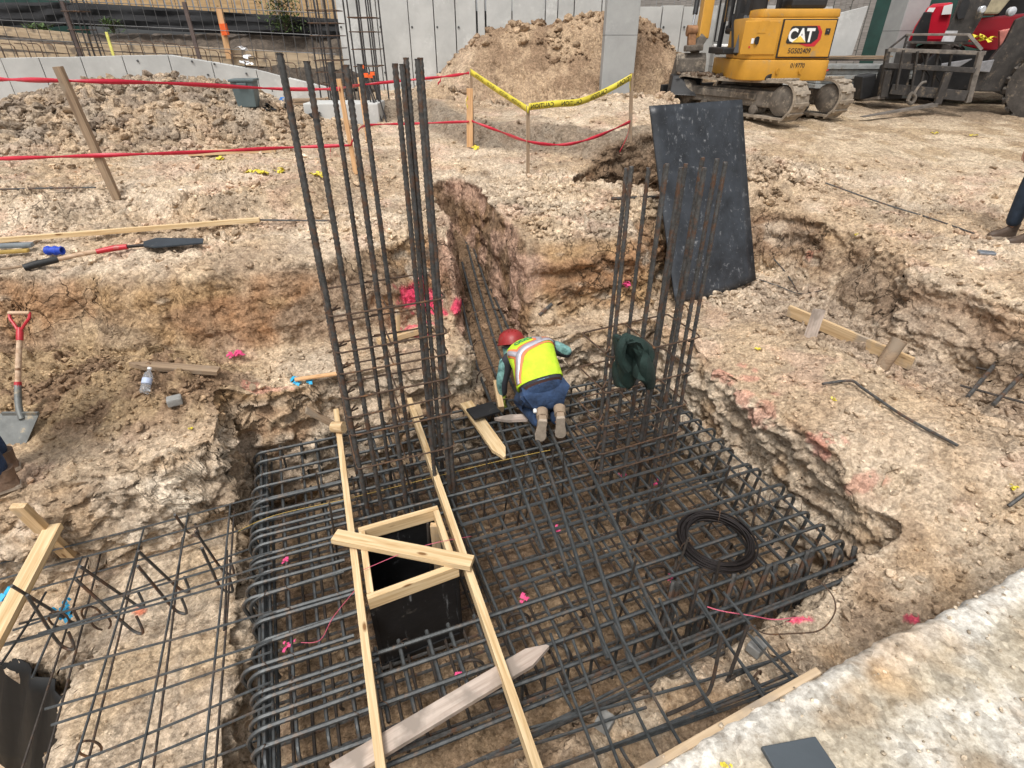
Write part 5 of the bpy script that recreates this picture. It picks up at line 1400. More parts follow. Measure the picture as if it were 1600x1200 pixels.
farcage('far_column_cage', [482, 495, 509, 524], 30, 12.3, .5, .5, 3.2, (.9, 1.1, 1.3, 1.5, 1.7, 1.9, 2.1), 'dense dark column cage at the left end of the tall wall', .016)
farcage('far_column_cage', [113, 122, 131, 138], 60, 12.8, .3, 1.2, 2.35, (1.5, 1.8, 2.1), 'small dark column cage above the low wall at far upper left', .010)
p = on_ground(560, 192); thingmb(MB().box((p.x - .25, p.y + .25, p.z + .12), (1.25, .6, .36)), 'footing_block', M_CONC, 'low grey concrete footing block behind the tall rebar cage', 'concrete block', bevel=.02)
rs_ = empty('rebar_stub_cluster', on_ground(602, 195), 0, 'cluster of thin rebar stubs with orange flagging behind the tall cage', 'rebar')
for k in range(11):
    p = on_ground(600 + (k % 4) * 6 - 14, 192 - (k // 4) * 6); t = p + Vector((-.15 + random.uniform(-.1, .05), random.uniform(-.1, .1), .62 + random.random() * .15))
    MB().cyl(p, t, .011, 6).build('stub_bar', M_FARSTEEL, rs_)
    if k % 2: MB().box(t, (.05 + .04 * random.random(), .03, .05)).build('orange_flag', M_ORG, rs_)
# trash bin, lumber, bits
def bin_():
    p = on_ground(386, 168); p.y += .1
    root = empty('trash_bin', p, R(8), 'grey-green plastic bin standing at the right end of the left rubble heap', 'bin')
    m = mat('bin_plastic', (.10, .135, .14), .5, 0, .15, 4, 0)
    MB().lathe([(.19, 0), (.235, .36)], (0, 0, 0), 4, M=Matrix.Rotation(R(45), 3, 'Z')).build('bin_body', m, root, world=False, bevel=.015)
    MB().box((0, 0, .37), (.37, .37, .035)).build('bin_rim', m, root, world=False, bevel=.01)
    MB().box((0, -.185, .32), (.14, .03, .04)).build('bin_handle', m, root, world=False, bevel=.008)
bin_()
lp = empty('lumber_pile', on_ground(480, 172), 0, 'small brown pile of lumber scraps between the left heap and the footing block', 'lumber pile')
p = on_ground(482, 172)
for k in range(9):
    board('lumber_scrap', p + Vector((-.30 + random.uniform(-.05, .05), .1 * (k % 3), .05 + .05 * (k // 3) * 1.1)), p + Vector((.30 + random.uniform(-.05, .05), .1 * (k % 3) + .03, .06 + .055 * (k // 3))), .08, .04, M_STAKEW, parent=lp)
flecks('blue_jug_scrap', [on_ground(438, 160)], mat('blue_plastic', (.02, .16, .5), .4), 'small bright blue object at the base of the low wall', .07, 5, 'scrap')
flecks('dark_debris', [on_ground(425, 172), on_ground(448, 170), on_ground(490, 182)], M_SILT, 'dark sheeting and debris between the heap and the footing block', .12, 8, 'debris')

# ================================================================ STAKES AND TAPES
b0 = on_ground(184, 312); stick('wooden_stake', b0, PY(90, 104, b0.y - .05), .075, M_STAKEW, 'weathered brown stake leaning left and carrying the red tape at upper left', group='stakes carrying tape', th=.05)
b1 = on_ground(556, 272); t1 = PY(529, 123, b1.y); stick('wooden_stake', b1, t1, .05, M_ORANGEW, 'thin pale stake seen between the bars of the tall cage', group='stakes carrying tape', th=.03)
b2 = on_ground(575, 222); t2 = PY(561, 121, b2.y); stick('wooden_stake', b2, t2, .05, M_ORANGEW, 'second thin pale stake just behind and right of the first in the tall cage', group='stakes carrying tape', th=.03)
b3 = on_ground(734, 230); t3 = PY(734, 138, b3.y); stick('wooden_stake', b3, t3, .09, M_ORANGEW, 'broad orange-brown stake with yellow tape right of the tall cage', group='stakes carrying tape', th=.03)
t3b = PY(734, 112, b3.y + .05); board('thin_stake', b3 + Vector((.05, .04, 0)), t3b + Vector((.02, 0, 0)), .035, .02, M_STAKEW, up=(0, -1, 0), label='thin stake standing directly behind the broad orange-brown one', cat='stake')
b4 = on_ground(825, 274); t4 = PY(825, 165, b4.y); stick('wooden_stake', b4, t4, .045, M_STAKEW, 'thin stake where the yellow tape dips, in front of the central heap', group='stakes carrying tape', th=.03)
b5 = on_ground(984, 242); t5 = PY(987, 114, b5.y); stick('wooden_stake', b5, t5, .045, M_STAKEW, 'thin stake at the right end of the yellow tape left of the black sheet', group='stakes carrying tape', th=.03)
def tape(name, pts, wd, m, label, sag=.0, twist=.25, n=10, seed=0):
    rs = random.Random(seed)
    q = catmull(pts, n); vs = []; L = []
    for i, p in enumerate(q):
        t = twist * math.sin(i * .55 + seed) + rs.uniform(-.06, .06)
        up = Vector((0, math.sin(t), math.cos(t))) * wd / 2 * (1 if name == 'caution_tape' else .35 + .5 * abs(math.sin(i * .37 + seed * 1.7)))
        vs += [p + up, p - up]
    fs = [(2 * i, 2 * i + 1, 2 * i + 3, 2 * i + 2) for i in range(len(q) - 1)]
    o = thingmb(MB().add(vs, fs), name, m, label, 'tape', True); o.modifiers.new('s', 'SOLIDIFY').thickness = .0015
    return o, q, vs
def mid(a, b_, sag, f=.5): return Vector(a).lerp(Vector(b_), f) - Vector((0, 0, sag))
top0 = PY(90, 127, b0.y - .05)
tape('red_tape', [PY(-60, 122, b0.y + .5), PY(0, 124, b0.y + .4), PY(100, 126, b0.y - .04), PY(260, 130, b0.y + .6), PY(440, 139, b1.y + .8), PY(531, 139, b1.y - .03)], .055, M_RED, 'upper red barrier tape running from the left edge to the tall cage', seed=1)
tape('red_tape', [PY(-60, 250, b0.y + .1), PY(0, 248, b0.y + .1), PY(150, 243, b0.y - .06), PY(300, 238, b0.y + .4), PY(440, 231, b1.y - .1), PY(548, 227, b1.y - .03)], .05, M_RED, 'lower red barrier tape running from the left edge past the brown stake', seed=2)
tape('red_tape', [PY(531, 138, b1.y - .03), PY(562, 133, b2.y - .03), PY(640, 125, b2.y), PY(700, 119, b3.y + .3), PY(733, 114, b3.y - .03)], .05, M_RED, 'upper red tape between the two thin pale stakes and the broad stake', seed=3)
tape('red_tape', [PY(548, 227, b1.y - .03), PY(556, 212, b1.y + .2), PY(573, 196, b2.y - .03), PY(650, 193, b2.y - .1), PY(733, 190, b3.y - .03)], .045, M_RED, 'lower red tape between the thin pale stakes and the broad stake', seed=4)
tape('red_tape', [PY(737, 189, b3.y - .04), PY(780, 205, b3.y - .3), PY(825, 221, b4.y - .03), PY(880, 226, b4.y), PY(930, 214, b4.y + .1), PY(985, 190, b5.y - .04)], .05, M_RED, 'drooping red tape under the yellow tape in front of the central heap', seed=5)
tape('red_tape_tail', [PY(984, 190, b5.y - .05), PY(980, 212, b5.y - .1), PY(968, 238, b5.y - .14)], .04, M_RED, 'loose red tape tail hanging from the right thin stake', seed=6)
tape('red_tape_tail', [PY(549, 222, b1.y - .06), PY(555, 212, b1.y - .1), PY(549, 200, b1.y - .05)], .04, M_RED, 'knot of red tape on the first thin pale stake', seed=7)
tape('red_tape_tail', [PY(690, 118, b3.y + .2), PY(688, 126, b3.y + .18), PY(684, 131, b3.y + .18)], .05, M_RED, 'short red tape tail left of the broad stake', seed=8)
tape('red_tape_tail', [PY(517, 232, b1.y - .06), PY(516, 238, b1.y - .08), PY(517, 246, b1.y - .06)], .03, M_RED, 'tiny red tape tail under the lower tape by the tall cage', seed=9)
tape('yellow_tape_tail', [PY(731, 152, b3.y - .05), PY(728, 160, b3.y - .08), PY(731, 168, b3.y - .06)], .05, M_YEL, 'yellow tape knot tied on the broad stake', seed=10)
tape('yellow_tape_tail', [PY(986, 118, b5.y - .05), PY(984, 130, b5.y - .08), PY(985, 141, b5.y - .06)], .05, M_YEL, 'yellow tape tail on the right thin stake', seed=11)
M_INK = mat('black_ink', (.015, .015, .015), .6, 0, 0, 8, 0)
def text_verts(s, bold=.0, ext=0.0):
    cu = bpy.data.curves.new('t', 'FONT'); cu.body = s; cu.size = 1.0; cu.offset = bold; cu.extrude = ext; cu.fill_mode = 'BOTH' if ext else 'FRONT'; cu.resolution_u = 3
    o = bpy.data.objects.new('t', cu); COL.objects.link(o)
    bpy.context.view_layer.update(); dg = bpy.context.evaluated_depsgraph_get(); me = bpy.data.meshes.new_from_object(o.evaluated_get(dg))
    v = [q.co.copy() for q in me.vertices]; f = [tuple(p.vertices) for p in me.polygons]
    bpy.data.objects.remove(o); bpy.data.meshes.remove(me); bpy.data.curves.remove(cu)
    return v, f
def yellow_tape(pts, words, label, seed, wd=.078):
    o, q, vs = tape('caution_tape', pts, wd, M_YEL, label, seed=seed, twist=.12)
    cum = [0]
    for i in range(len(q) - 1): cum.append(cum[-1] + (q[i + 1] - q[i]).length)
    def at(s):
        s = max(0, min(cum[-1] - 1e-4, s)); i = max(k for k in range(len(q) - 1) if cum[k] <= s); f = (s - cum[i]) / (cum[i + 1] - cum[i])
        return q[i].lerp(q[i + 1], f), (vs[2 * i] - vs[2 * i + 1]).lerp(vs[2 * i + 2] - vs[2 * i + 3], f).normalized()
    for (s0, sz) in words:
        v, f = text_verts('CAUTION', .012); wdt = max(t.x for t in v)
        out = []
        for t in v:
            p, up = at(s0 + (wdt - t.x) * sz)          # the print shows through reversed
            out.append(p + up * ((t.y - .35) * sz) + Vector((0, -.004, 0)))
        mb = MB().add(out, f); g = mb.build('print', M_INK, None)
        g.parent = o
    return o
L1 = (b4 - b3).length
yellow_tape([PY(735, 112, b3.y - .05), PY(778, 141, (b3.y + b4.y) / 2 - .05), PY(826, 172, b4.y - .05)], [(.16, .055), (.52, .055), (.88, .055), (1.22, .055)], 'left length of yellow caution tape with reversed print falling to the middle stake', 21)
yellow_tape([PY(826, 167, b4.y - .05), PY(870, 162, b4.y + .1), PY(905, 159, b4.y + .25), PY(945, 143, b5.y - .2), PY(987, 120, b5.y - .05)], [(.03, .07), (.45, .07), (.95, .075), (1.45, .078)], 'right length of yellow caution tape with reversed print rising to the right stake', 22)

# ================================================================ HAND TOOLS
M_REDP = mat('red_paint', (.45, .02, .03), .4, 0, .15, 9, 0, dirt=(.3, .2, .15), dirt_amt=0)
M_SHV = mat('dusty_steel', (.19, .195, .185), .55, .5, .25, 8, .1, 40, dirt=(.42, .34, .23), dirt_amt=.25, dscale=9)
M_ASH = wood_mat('tool_handle_wood', (.36, .22, .13), (.60, .44, .31))
def shovel():
    bt_ = on_ground(25, 697); by = bt_.y
    root = empty('shovel', bt_, 0, 'square-mouth shovel with red D-grip leaning upright on the bank at the left edge', 'shovel')
    def q(px, py):   # leaning plane rising away from the camera
        z = bt_.z + (697 - py) / 210 * 1.0 * 1.0
        d = ray(px, py); n_ = Vector((0, -.80, .60)).normalized()
        t = (bt_ - Vector((0, 0, CAMZ))).dot(n_) / d.dot(n_)
        return Vector((0, 0, CAMZ)) + d * t
    bl = [q(-5, 700), q(38, 699), q(61, 647), q(55, 645), q(33, 648), q(7, 647), q(0, 646), q(-12, 690)]
    MB().prism(bl, Vector((0, .80, -.60)) * .006).build('blade', M_SHV, root, True)
    MB().bar(q(4, 646), q(60, 646), .02, .02).build('foot_step', M_SHV, root)
    MB().tube(catmull([q(35, 655), q(30, 640), q(28, 620), q(28, 602)], 5), [.022] * 16, 10).build('socket', M_SHV, root, True)
    MB().cyl(q(28, 604), q(28, 597), .0215, 12).build('ferrule', M_REDP, root, True)
    MB().tube([q(28, 600), q(29, 560), q(31, 528)], .018, 10).build('shaft', M_ASH, root, True)
    MB().tube([q(31, 532), q(31, 520), q(30, 512)], [.021, .022, .014], 10).build('grip_socket', M_REDP, root, True)
    for s in (-1, 1): MB().tube(catmull([q(30.5, 520), q(30.5 + s * 8, 507), q(30.5 + s * 15, 497), q(30.5 + s * 15.5, 488)], 5), .010, 8).build('grip_arm', M_REDP, root, True)
    MB().tube([q(14, 489), q(47, 489)], .014, 10).build('grip', M_ASH, root, True)
shovel()
def gp(px, py, lift): p = on_ground(px, py); p.z += lift; return p
tl_ = empty('digging_tool', gp(120, 405, 0), 0, 'tool with red-painted handle and dark flat blade lying on the upper ground', 'shovel')
MB().tube([gp(42, 428, .05), gp(60, 424, .06), gp(95, 416, .06)], [.028, .03, .026], 10).build('black_grip', mat('black_rubber', (.02, .02, .02), .6), tl_, True)
MB().tube([gp(95, 416, .06), gp(125, 409, .06), gp(158, 403, .06)], .019, 10).build('wooden_shaft', M_ASH, tl_, True)
MB().tube([gp(155, 404, .06), gp(185, 398, .06), gp(203, 396, .06)], [.021, .026, .022], 10).build('red_shaft', M_REDP, tl_, True)
MB().cyl(gp(201, 396, .06), gp(228, 392, .05), .014, 10).build('neck', M_WIRE, tl_, True)
q = [gp(228, 395, .05), gp(245, 397, .05), gp(320, 390, .05), gp(321, 383, .05), gp(248, 382, .05), gp(228, 388, .05)]
MB().prism(q, (0, 0, .012)).build('flat_blade', mat('dark_blade', (.035, .045, .055), .5, .3, .2, 8, 0, dirt=(.3, .28, .25), dirt_amt=-.05), tl_)
b = MB(); c_ = gp(92, 406, .08)
for k in range(14):
    b.tube(arc(c_ + Vector((-.07 + .010 * k, 0, 0)), (0, .8, 0), (0, 0, .8), .036 + .006 * math.sin(k), 0, 6.28, 10), .008, 5)
g = b.build('blue_line_reel', mat('blue_line', (.015, .06, .45), .6, 0, .3, 20, 0), None, True); tag(g, 'reel of bright blue string lying on the tool handle at left', 'string reel')
tc_ = empty('hand_tool', gp(20, 400, 0), 0, 'grey and yellow hand tool at the far left edge below the batten', 'hand tool')
MB().box(gp(8, 395, .06), (.50, .06, .04), Matrix.Rotation(.15, 3, 'Z'), .015).build('tool_body', mat('grey_plastic', (.18, .2, .21), .5), tc_)
MB().box(gp(8, 401, .04), (.40, .05, .03), Matrix.Rotation(.22, 3, 'Z'), .012).build('yellow_cover', mat('amber_plastic', (.38, .25, .06), .6), tc_)
g = MB().tube([gp(0, 427, .03), gp(22, 424, .03), gp(46, 420, .03)], .011, 7).build('short_rod', M_STAKEW, None, True); tag(g, 'short grey rod at the left edge beside the black tool grip', 'rod')
# bottle
def bottle():
    p = on_ground(228, 621); M = Matrix.Rotation(R(58), 3, 'X') @ Matrix.Rotation(R(0), 3, 'Z')
    root = empty('water_bottle', p, 0, 'clear plastic water bottle lying on the soil heap beneath the brown pointed stake', 'bottle')
    m = bpy.data.materials.new('clear_plastic'); m.use_nodes = True; b = m.node_tree.nodes['Principled BSDF']
    b.inputs['Transmission Weight'].default_value = .85; b.inputs['Roughness'].default_value = .08; b.inputs['IOR'].default_value = 1.25; b.inputs['Base Color'].default_value = (.85, .9, .95, 1)
    M = Matrix.Rotation(R(-50), 3, 'X')
    MB().lathe([(.028, 0), (.033, .01), (.033, .06), (.030, .07), (.033, .08), (.033, .125), (.026, .155), (.013, .172), (.013, .185)], p + Vector((0, 0, .035)), 20, M=M).build('bottle_body', m, root, True)
    MB().lathe([(.0335, .072), (.0338, .074), (.0338, .112), (.0335, .114)], p + Vector((0, 0, .035)), 20, M=M).build('bottle_label', mat('blue_white_label', (.45, .52, .68), .5), root, True)
    MB().lathe([(.015, .185), (.015, .20), (.013, .202)], p + Vector((0, 0, .035)), 16, M=M).build('cap', mat('white_cap', (.8, .8, .8), .4), root, True)
bottle()
g = MB().box(on_ground(275, 632) + Vector((0, 0, .03)), (.10, .08, .06), Matrix.Rotation(.5, 3, 'Z'), .012).build('grey_stone', M_DOBIE); tag(g, 'grey square stone on the bench right of the water bottle', 'stone')
g = MB().box(on_ground(1540, 398) + Vector((0, 0, .02)), (.14, .08, .03), Matrix.Rotation(-.3, 3, 'Z'), .012).build('crushed_can', mat('can_metal', (.25, .27, .3), .3, .6)); tag(g, 'small crushed dark can on the ground below the right-hand shoe', 'can')
# jacket
def jacket():
    c = P(990, 560, ZM)  # only for direction
    base = col2 + AX * .10 + Vector((0, 0, 0))
    root = empty('draped_jacket', Vector((base.x, base.y, -.45)), 0, 'dark green jacket draped over a hoop of the right column cage', 'jacket')
    Yj = 3.02
    m = mat('dark_green_cloth', (.010, .028, .022), .85, 0, .35, 6, .4, 90)
    outl = [(962, 540), (966, 527), (978, 522), (992, 526), (1004, 534), (1014, 545), (1020, 560), (1022, 578), (1020, 598), (1012, 602), (1000, 600), (996, 590), (990, 596), (984, 588), (978, 600), (966, 600), (962, 585), (963, 560)]
    nv, nu = 26, 30; b = MB(); vs = []
    L_ = [(0, 964, 986), (.08, 961, 1002), (.2, 961, 1012), (.4, 962, 1019), (.6, 963, 1023), (.8, 963, 1024), (1, 966, 1021)]
    for j in range(nv + 1):
        t = j / nv; xl = np.interp(t, [q[0] for q in L_], [q[1] for q in L_]); xr = np.interp(t, [q[0] for q in L_], [q[2] for q in L_])
        for i in range(nu + 1):
            u = i / nu
            py = 521 + 78 * t + 10 * u * (1 - t) + 6 * math.sin(u * 9) * t - 10 * max(0, .15 - abs(u - .47)) * 8 * t
            px = xl + (xr - xl) * u
            fold = .035 * math.sin(u * 13 + 2.5 * t) * (.4 + t) + .02 * math.sin(u * 25 - 5 * t + 1) + .025 * math.sin(t * 9 + u * 6) * (1 - t)
            p = PY(px, py, Yj - .06 * math.sin(math.pi * u) + fold + .18 * (.25 - u) )
            vs.append(p)
    fs = [(j * (nu + 1) + i, j * (nu + 1) + i + 1, (j + 1) * (nu + 1) + i + 1, (j + 1) * (nu + 1) + i) for j in range(nv) for i in range(nu)]
    o = b.add(vs, fs).build('jacket_body', m, root, True); sm = o.modifiers.new('s', 'SOLIDIFY'); sm.thickness = .03
    s = MB().tube(catmull([PY(980, 527, Yj - .12), PY(972, 540, Yj - .16), PY(970, 560, Yj - .15), PY(980, 578, Yj - .14)], 6), [.03] * 19, 8).build('sleeve', m, root, True)
    s = MB().tube(catmull([PY(986, 530, Yj - .12), PY(996, 545, Yj - .16), PY(1006, 565, Yj - .13), PY(1004, 590, Yj - .10)], 6), [.028] * 19, 8).build('sleeve', m, root, True)
jacket()
# ================================================================ EXCAVATOR
M_CY = mat('machine_yellow', (.53, .262, .026), .45, 0, .12, 3, .03, 30, dirt=(.36, .235, .10), dirt_amt=.12, dscale=4)
M_BLK = mat('machine_black', (.022, .022, .023), .5, .2, .3, 6, .05, 30, dirt=(.12, .10, .08), dirt_amt=.05)
M_TYR = mat('muddy_tyre_rubber', (.06, .052, .045), .9, 0, .4, 9, .4, 30, dirt=(.22, .18, .135), dirt_amt=.2, dscale=5)
M_TRK = mat('dusty_track_rubber', (.26, .215, .165), .9, 0, .4, 9, .4, 30, dirt=(.36, .30, .225), dirt_amt=.35, dscale=7)
M_UND = mat('dusty_undercarriage', (.115, .098, .080), .9, 0, .4, 7, .3, 20, dirt=(.30, .25, .19), dirt_amt=.3, dscale=6)
M_WHT = mat('white_decal', (.80, .80, .78), .4, 0, .02, 4, 0)
M_REDD = mat('red_decal', (.50, .02, .03), .4, 0, .02, 4, 0)
M_GLS = mat('dark_glass', (.03, .035, .04), .08, 0, .1, 3, 0)
M_CHR = mat('chrome_rod', (.55, .55, .55), .2, .9, .05, 4, 0)
EO = Vector((4.34, 11.15, 0)); EO.z = G(EO.x, EO.y) + .01
ex = empty('mini_excavator', EO, R(29), 'yellow tracked excavator with CAT door facing the camera, parked before the wall', 'excavator')
def track(x):
    L, Hh, wd = 2.15, .56, .34; r = Hh / 2
    def loop(t, off=0.0):     # t metres along the belt
        per = 2 * L + 2 * math.pi * r; t = t % per
        if t < L: return Vector((x, -L / 2 + t, -off)), Vector((0, 1, 0)), Vector((0, 0, -1))
        t -= L
        if t < math.pi * r: a = -math.pi / 2 + t / r; n = Vector((0, math.cos(a), math.sin(a))); return Vector((x, L / 2, r)) + n * (r + off), Vector((0, -math.sin(a), math.cos(a))), n
        t -= math.pi * r
        if t < L: return Vector((x, L / 2 - t, Hh + off - .03 * math.sin(math.pi * t / L))), Vector((0, -1, 0)), Vector((0, 0, 1))
        t -= L
        a = math.pi / 2 + t / r; n = Vector((0, math.cos(a), math.sin(a))); return Vector((x, -L / 2, r)) + n * (r + off), Vector((0, -math.sin(a), math.cos(a))), n
    per = 2 * L + 2 * math.pi * r
    n = 96; vs = []
    for k in range(n):
        p, d, nn = loop(per * k / n)
        if nn.z < -.9: p = Vector((x, p.y, 0))
        for (sx, so) in ((-1, 0), (1, 0), (1, -.035), (-1, -.035)): vs.append(p + Vector((sx * wd / 2, 0, 0)) + nn * so)
    fs = []
    for k in range(n):
        for q in range(4): fs.append((4 * k + q, 4 * k + (q + 1) % 4, 4 * ((k + 1) % n) + (q + 1) % 4, 4 * ((k + 1) % n) + q))
    belt = MB().add([v + Vector((0, 0, .03)) for v in vs], fs).build('track_belt', M_TRK, ex, True, world=False)
    nl = 38; me = None
    for k in range(nl):
        p, d, nn = loop(per * (k + .5) / nl)
        if nn.z < -.9: p = Vector((x, p.y, 0))
        p = p + Vector((0, 0, .03))
        if me is None:
            q = MB().box((0, 0, 0), (wd * .96, .055, .03), None, .006); q.box((.0, .03, 0), (wd * .35, .05, .028), None, .006); o = q.build('track_lug', M_TRK); me = o.data; bpy.data.objects.remove(o)
        o = bpy.data.objects.new('track_lug', me); COL.objects.link(o); o.parent = belt
        Mx = Matrix((Vector((1, 0, 0)), d, Vector((1, 0, 0)).cross(d))).transposed(); o.rotation_euler = Mx.to_euler(); o.location = p + nn * .012
    s = -1 if x < 0 else 1
    f = MB().box((x, 0, .30), (.20, L * .92, .24), None, .03)
    f.box((x + s * .1, .1, .33), (.05, L * .62, .10), None, .01); f.build('track_frame', M_UND, ex, world=False)
    for (yy, rr, nm) in ((-L / 2, .215, 'sprocket'), (L / 2, .205, 'idler')):
        MB().lathe([(.05, -.16), (rr * .6, -.15), (rr, -.12), (rr, .12), (rr * .6, .15), (rr * .45, .17), (.05, .17)], (x, yy, .30), 26, 'X').build(nm, M_UND, ex, True, world=False)
    for k in range(4):
        MB().lathe([(.02, -.13), (.075, -.12), (.075, .12), (.02, .13)], (x, -.55 + k * .37, .135), 16, 'X').build('roller', M_UND, ex, True, world=False)
track(-.56); track(.56)
MB().box((0, 0, .34), (.95, 1.0, .22), None, .04).build('undercarriage_frame', M_UND, ex, world=False)
MB().lathe([(.36, .44), (.40, .46), (.40, .58), (.36, .62)], (0, 0, 0), 28).build('slew_ring', M_UND, ex, True, world=False)
# blade in front
MB().box((0, 1.55, .22), (1.65, .07, .36), None, .02).build('dozer_blade', M_BLK, ex, world=False)
for s in (-.35, .35): MB().bar((s, .5, .3), (s, 1.52, .25), .09, .12).build('blade_arm', M_UND, ex, world=False)
# house: swung against the tracks
HY = R(-31.5)
Rh = Matrix.Rotation(HY, 3, 'Z')
def H(x, y, z):
    if x < -.30: x = -.30 + (x + .30) * .62
    if x > .70: x = .70 + (x - .70) * .5
    v = Rh @ Vector((x, y, 0)); return Vector((v.x, v.y, z))
def hprism(pts, z0, z1, inset=0.0, n_=None):
    b = MB(); lo = [H(x, y, z0) for x, y in pts]
    c = sum((Vector((x, y)) for x, y in pts), Vector((0, 0))) / len(pts)
    hi = []
    for x, y in pts:
        d = Vector((x, y)) - c; d = d * (1 - inset); hi.append(H(c.x + d.x, c.y + d.y, z1))
    n = len(pts); return b.add(lo + hi, [tuple(range(n - 1, -1, -1)), tuple(range(n, 2 * n))] + [(i, (i + 1) % n, (i + 1) % n + n, i + n) for i in range(n)])
def rear(w_, yb, rc, yf, n=6):
    """plan outline with rounded rear corners"""
    pts = [(-w_, yf)]
    pts += [(-w_ + rc - rc * math.cos(t * math.pi / 2 / n), yb + rc - rc * math.sin(t * math.pi / 2 / n)) for t in range(n + 1)]
    pts += [(w_ - rc + rc * math.sin(t * math.pi / 2 / n), yb + rc - rc * math.cos(t * math.pi / 2 / n)) for t in range(n + 1)]
    pts += [(w_, yf)]
    return pts
hprism(rear(.86, -.96, .28, .75), .57, .86).build('counterweight', M_CY, ex, True, world=False, bevel=.025)
hprism([(x - .0, y) for x, y in rear(.82, -.915, .22, .1)], .865, 1.42).build('engine_hood', M_CY, ex, True, world=False, bevel=.02)
hprism([(x + .11, y) for x, y in rear(.73, -.90, .18, .05)], 1.424, 1.535, .04).build('hood_top', M_CY, ex, True, world=False, bevel=.025)
yb = -.925
def rface(x0, x1, z0, z1, y0, th, name, m, bev=.006, **k):
    b = MB(); b.box((0, 0, 0), (x1 - x0, th, z1 - z0), None, bev); c = H((x0 + x1) / 2, y0, (z0 + z1) / 2)
    b.v = [tuple(Rh @ Vector(v) + c) for v in b.v]
    return b.build(name, m, ex, world=False)
# recessed door with surround
rface(-.13, .69, .885, 1.40, yb - .006, .02, 'door_recess', M_BLK, 0)
rface(-.11, .67, .90, 1.385, yb - .018, .03, 'engine_door', M_CY, .010)
rface(-.78, -.24, .93, 1.38, yb + .004, .02, 'side_panel', M_CY, .01)
rface(.53, .60, 1.20, 1.28, yb - .036, .012, 'door_latch', M_BLK, .003)
MB().lathe([(.01, -.008), (.01, .008)], H(.565, yb - .046, 1.25), 10, 'Y').build('latch_key', M_CHR, ex, world=False)
# logo
LOGO = empty('logo_carrier', (0, 0, 0)); bpy.data.objects.remove(LOGO)
def flat(pts, y, m, name):
    return MB().prism([H(x, y, z) for x, z in pts], H(0, .003, 0)).build(name, m, ex, world=False)
lx, lz = .055, 1.165
flat([(lx + .12, lz - .09), (lx + .24, lz - .125), (lx + .36, lz - .125), (lx + .43, lz - .03), (lx + .43, lz + .07), (lx + .37, lz + .15), (lx + .18, lz + .15)], yb - .036, M_REDD, 'logo_red_hexagon')
flat([(lx - .09, lz - .06), (lx - .07, lz - .085), (lx + .30, lz - .085), (lx + .38, lz - .02), (lx + .38, lz + .07), (lx + .33, lz + .145), (lx - .03, lz + .145), (lx - .05, lz + .13)], yb - .040, M_INK, 'logo_black_field')
def etext(s, x, z, size, sx, m, name, y, bold=.0):
    v, f = text_verts(s, bold); b = MB().add([H(x + t.x * size * sx, y, z + t.y * size) for t in v], f); return b.build(name, m, ex, world=False)
etext('CAT', lx - .075, lz - .058, .245, .80, M_WHT, 'logo_letters', yb - .0445, .035)
flat([(lx + .0, lz - .07), (lx + .21, lz - .07), (lx + .105, lz + .02)], yb - .048, mat('decal_yellow', (.75, .50, .08), .4), 'logo_triangle')
etext('5G502409', lx - .03, lz - .215, .098, .85, M_INK, 'serial_number', yb - .037, .012)
etext('019770', lx + .06, .755, .088, .85, M_INK, 'fleet_number', -.967, .012)
for xx in (-.06, .30): MB().lathe([(.045, -.006), (.045, .004), (.025, .008)], H(xx, -.968, .70), 18, 'Y').build('rear_boss', M_CY, ex, True, world=False)
for (xx, s) in ((-.44, 1), (.72, -1)):
    flat([(xx - .10, .67), (xx + .09, .71), (xx + .09, .735), (xx - .02, .71), (xx - .10, .70)], -.945 if xx < 0 else -.90, M_REDD, 'tail_reflector')
MB().lathe([(.075, -.02), (.075, .03)], H(-.16, -.95, .59), 20, 'Y').build('tow_point', M_BLK, ex, True, world=False)
# side details
MB().lathe([(.055, -.006), (.055, .006)], H(-.58, yb - .02, 1.12), 20, 'Y').build('fuel_cap', M_BLK, ex, world=False)
flat([(-.72, 1.08), (-.65, 1.08), (-.65, 1.15), (-.72, 1.15)], yb - .012, M_WHT, 'side_decal')
flat([(-.76, 1.02), (-.72, 1.02), (-.72, 1.045), (-.76, 1.045)], yb - .012, M_REDD, 'small_decal')
flat([(-.62, 1.22), (-.40, 1.22), (-.36, 1.38), (-.55, 1.38)], yb - .012, M_CY, 'vent_panel')
flat([(-.66, .70), (-.59, .70), (-.59, .81), (-.66, .81)], -.90, M_WHT, 'warning_label')
# cab
for (a, b_, r_) in (((-.84, -.55, .93), (-.62, -.32, 1.45), .045), ((-.62, -.32, 1.43), (-.60, -.28, 2.5), .04), ((-.86, .55, .9), (-.80, .5, 2.5), .03), ((-.05, .55, .9), (-.05, .5, 2.5), .03), ((-.03, -.3, 1.45), (-.03, -.28, 2.5), .03), ((-.86, .1, 1.3), (-.84, .1, 2.5), .02)):
    MB().bar(H(*a), H(*b_), r_ * 2, r_ * 2).build('cab_pillar', M_BLK, ex, world=False)
b = MB(); b.prism([H(-.86, -.30, .93), H(-.72, -.50, .93), H(-.60, -.36, 1.5), H(-.86, .1, 1.5)], H(.03, 0, 0)); b.build('cab_side', M_BLK, ex, world=False)
MB().box(H(-.43, .12, 2.52), (.95, 1.0, .08), Rh, .03).build('cab_roof', M_BLK, ex, world=False)
MB().box(H(-.42, -.02, 1.60), (.5, .14, .62), Rh, .05).build('seat_back', M_BLK, ex, world=False)
MB().box(H(-.42, .2, 1.28), (.5, .5, .14), Rh, .05).build('seat', M_BLK, ex, world=False)
MB().box(H(-.43, .12, .97), (.86, .95, .1), Rh, .02).build('cab_floor', M_BLK, ex, world=False)
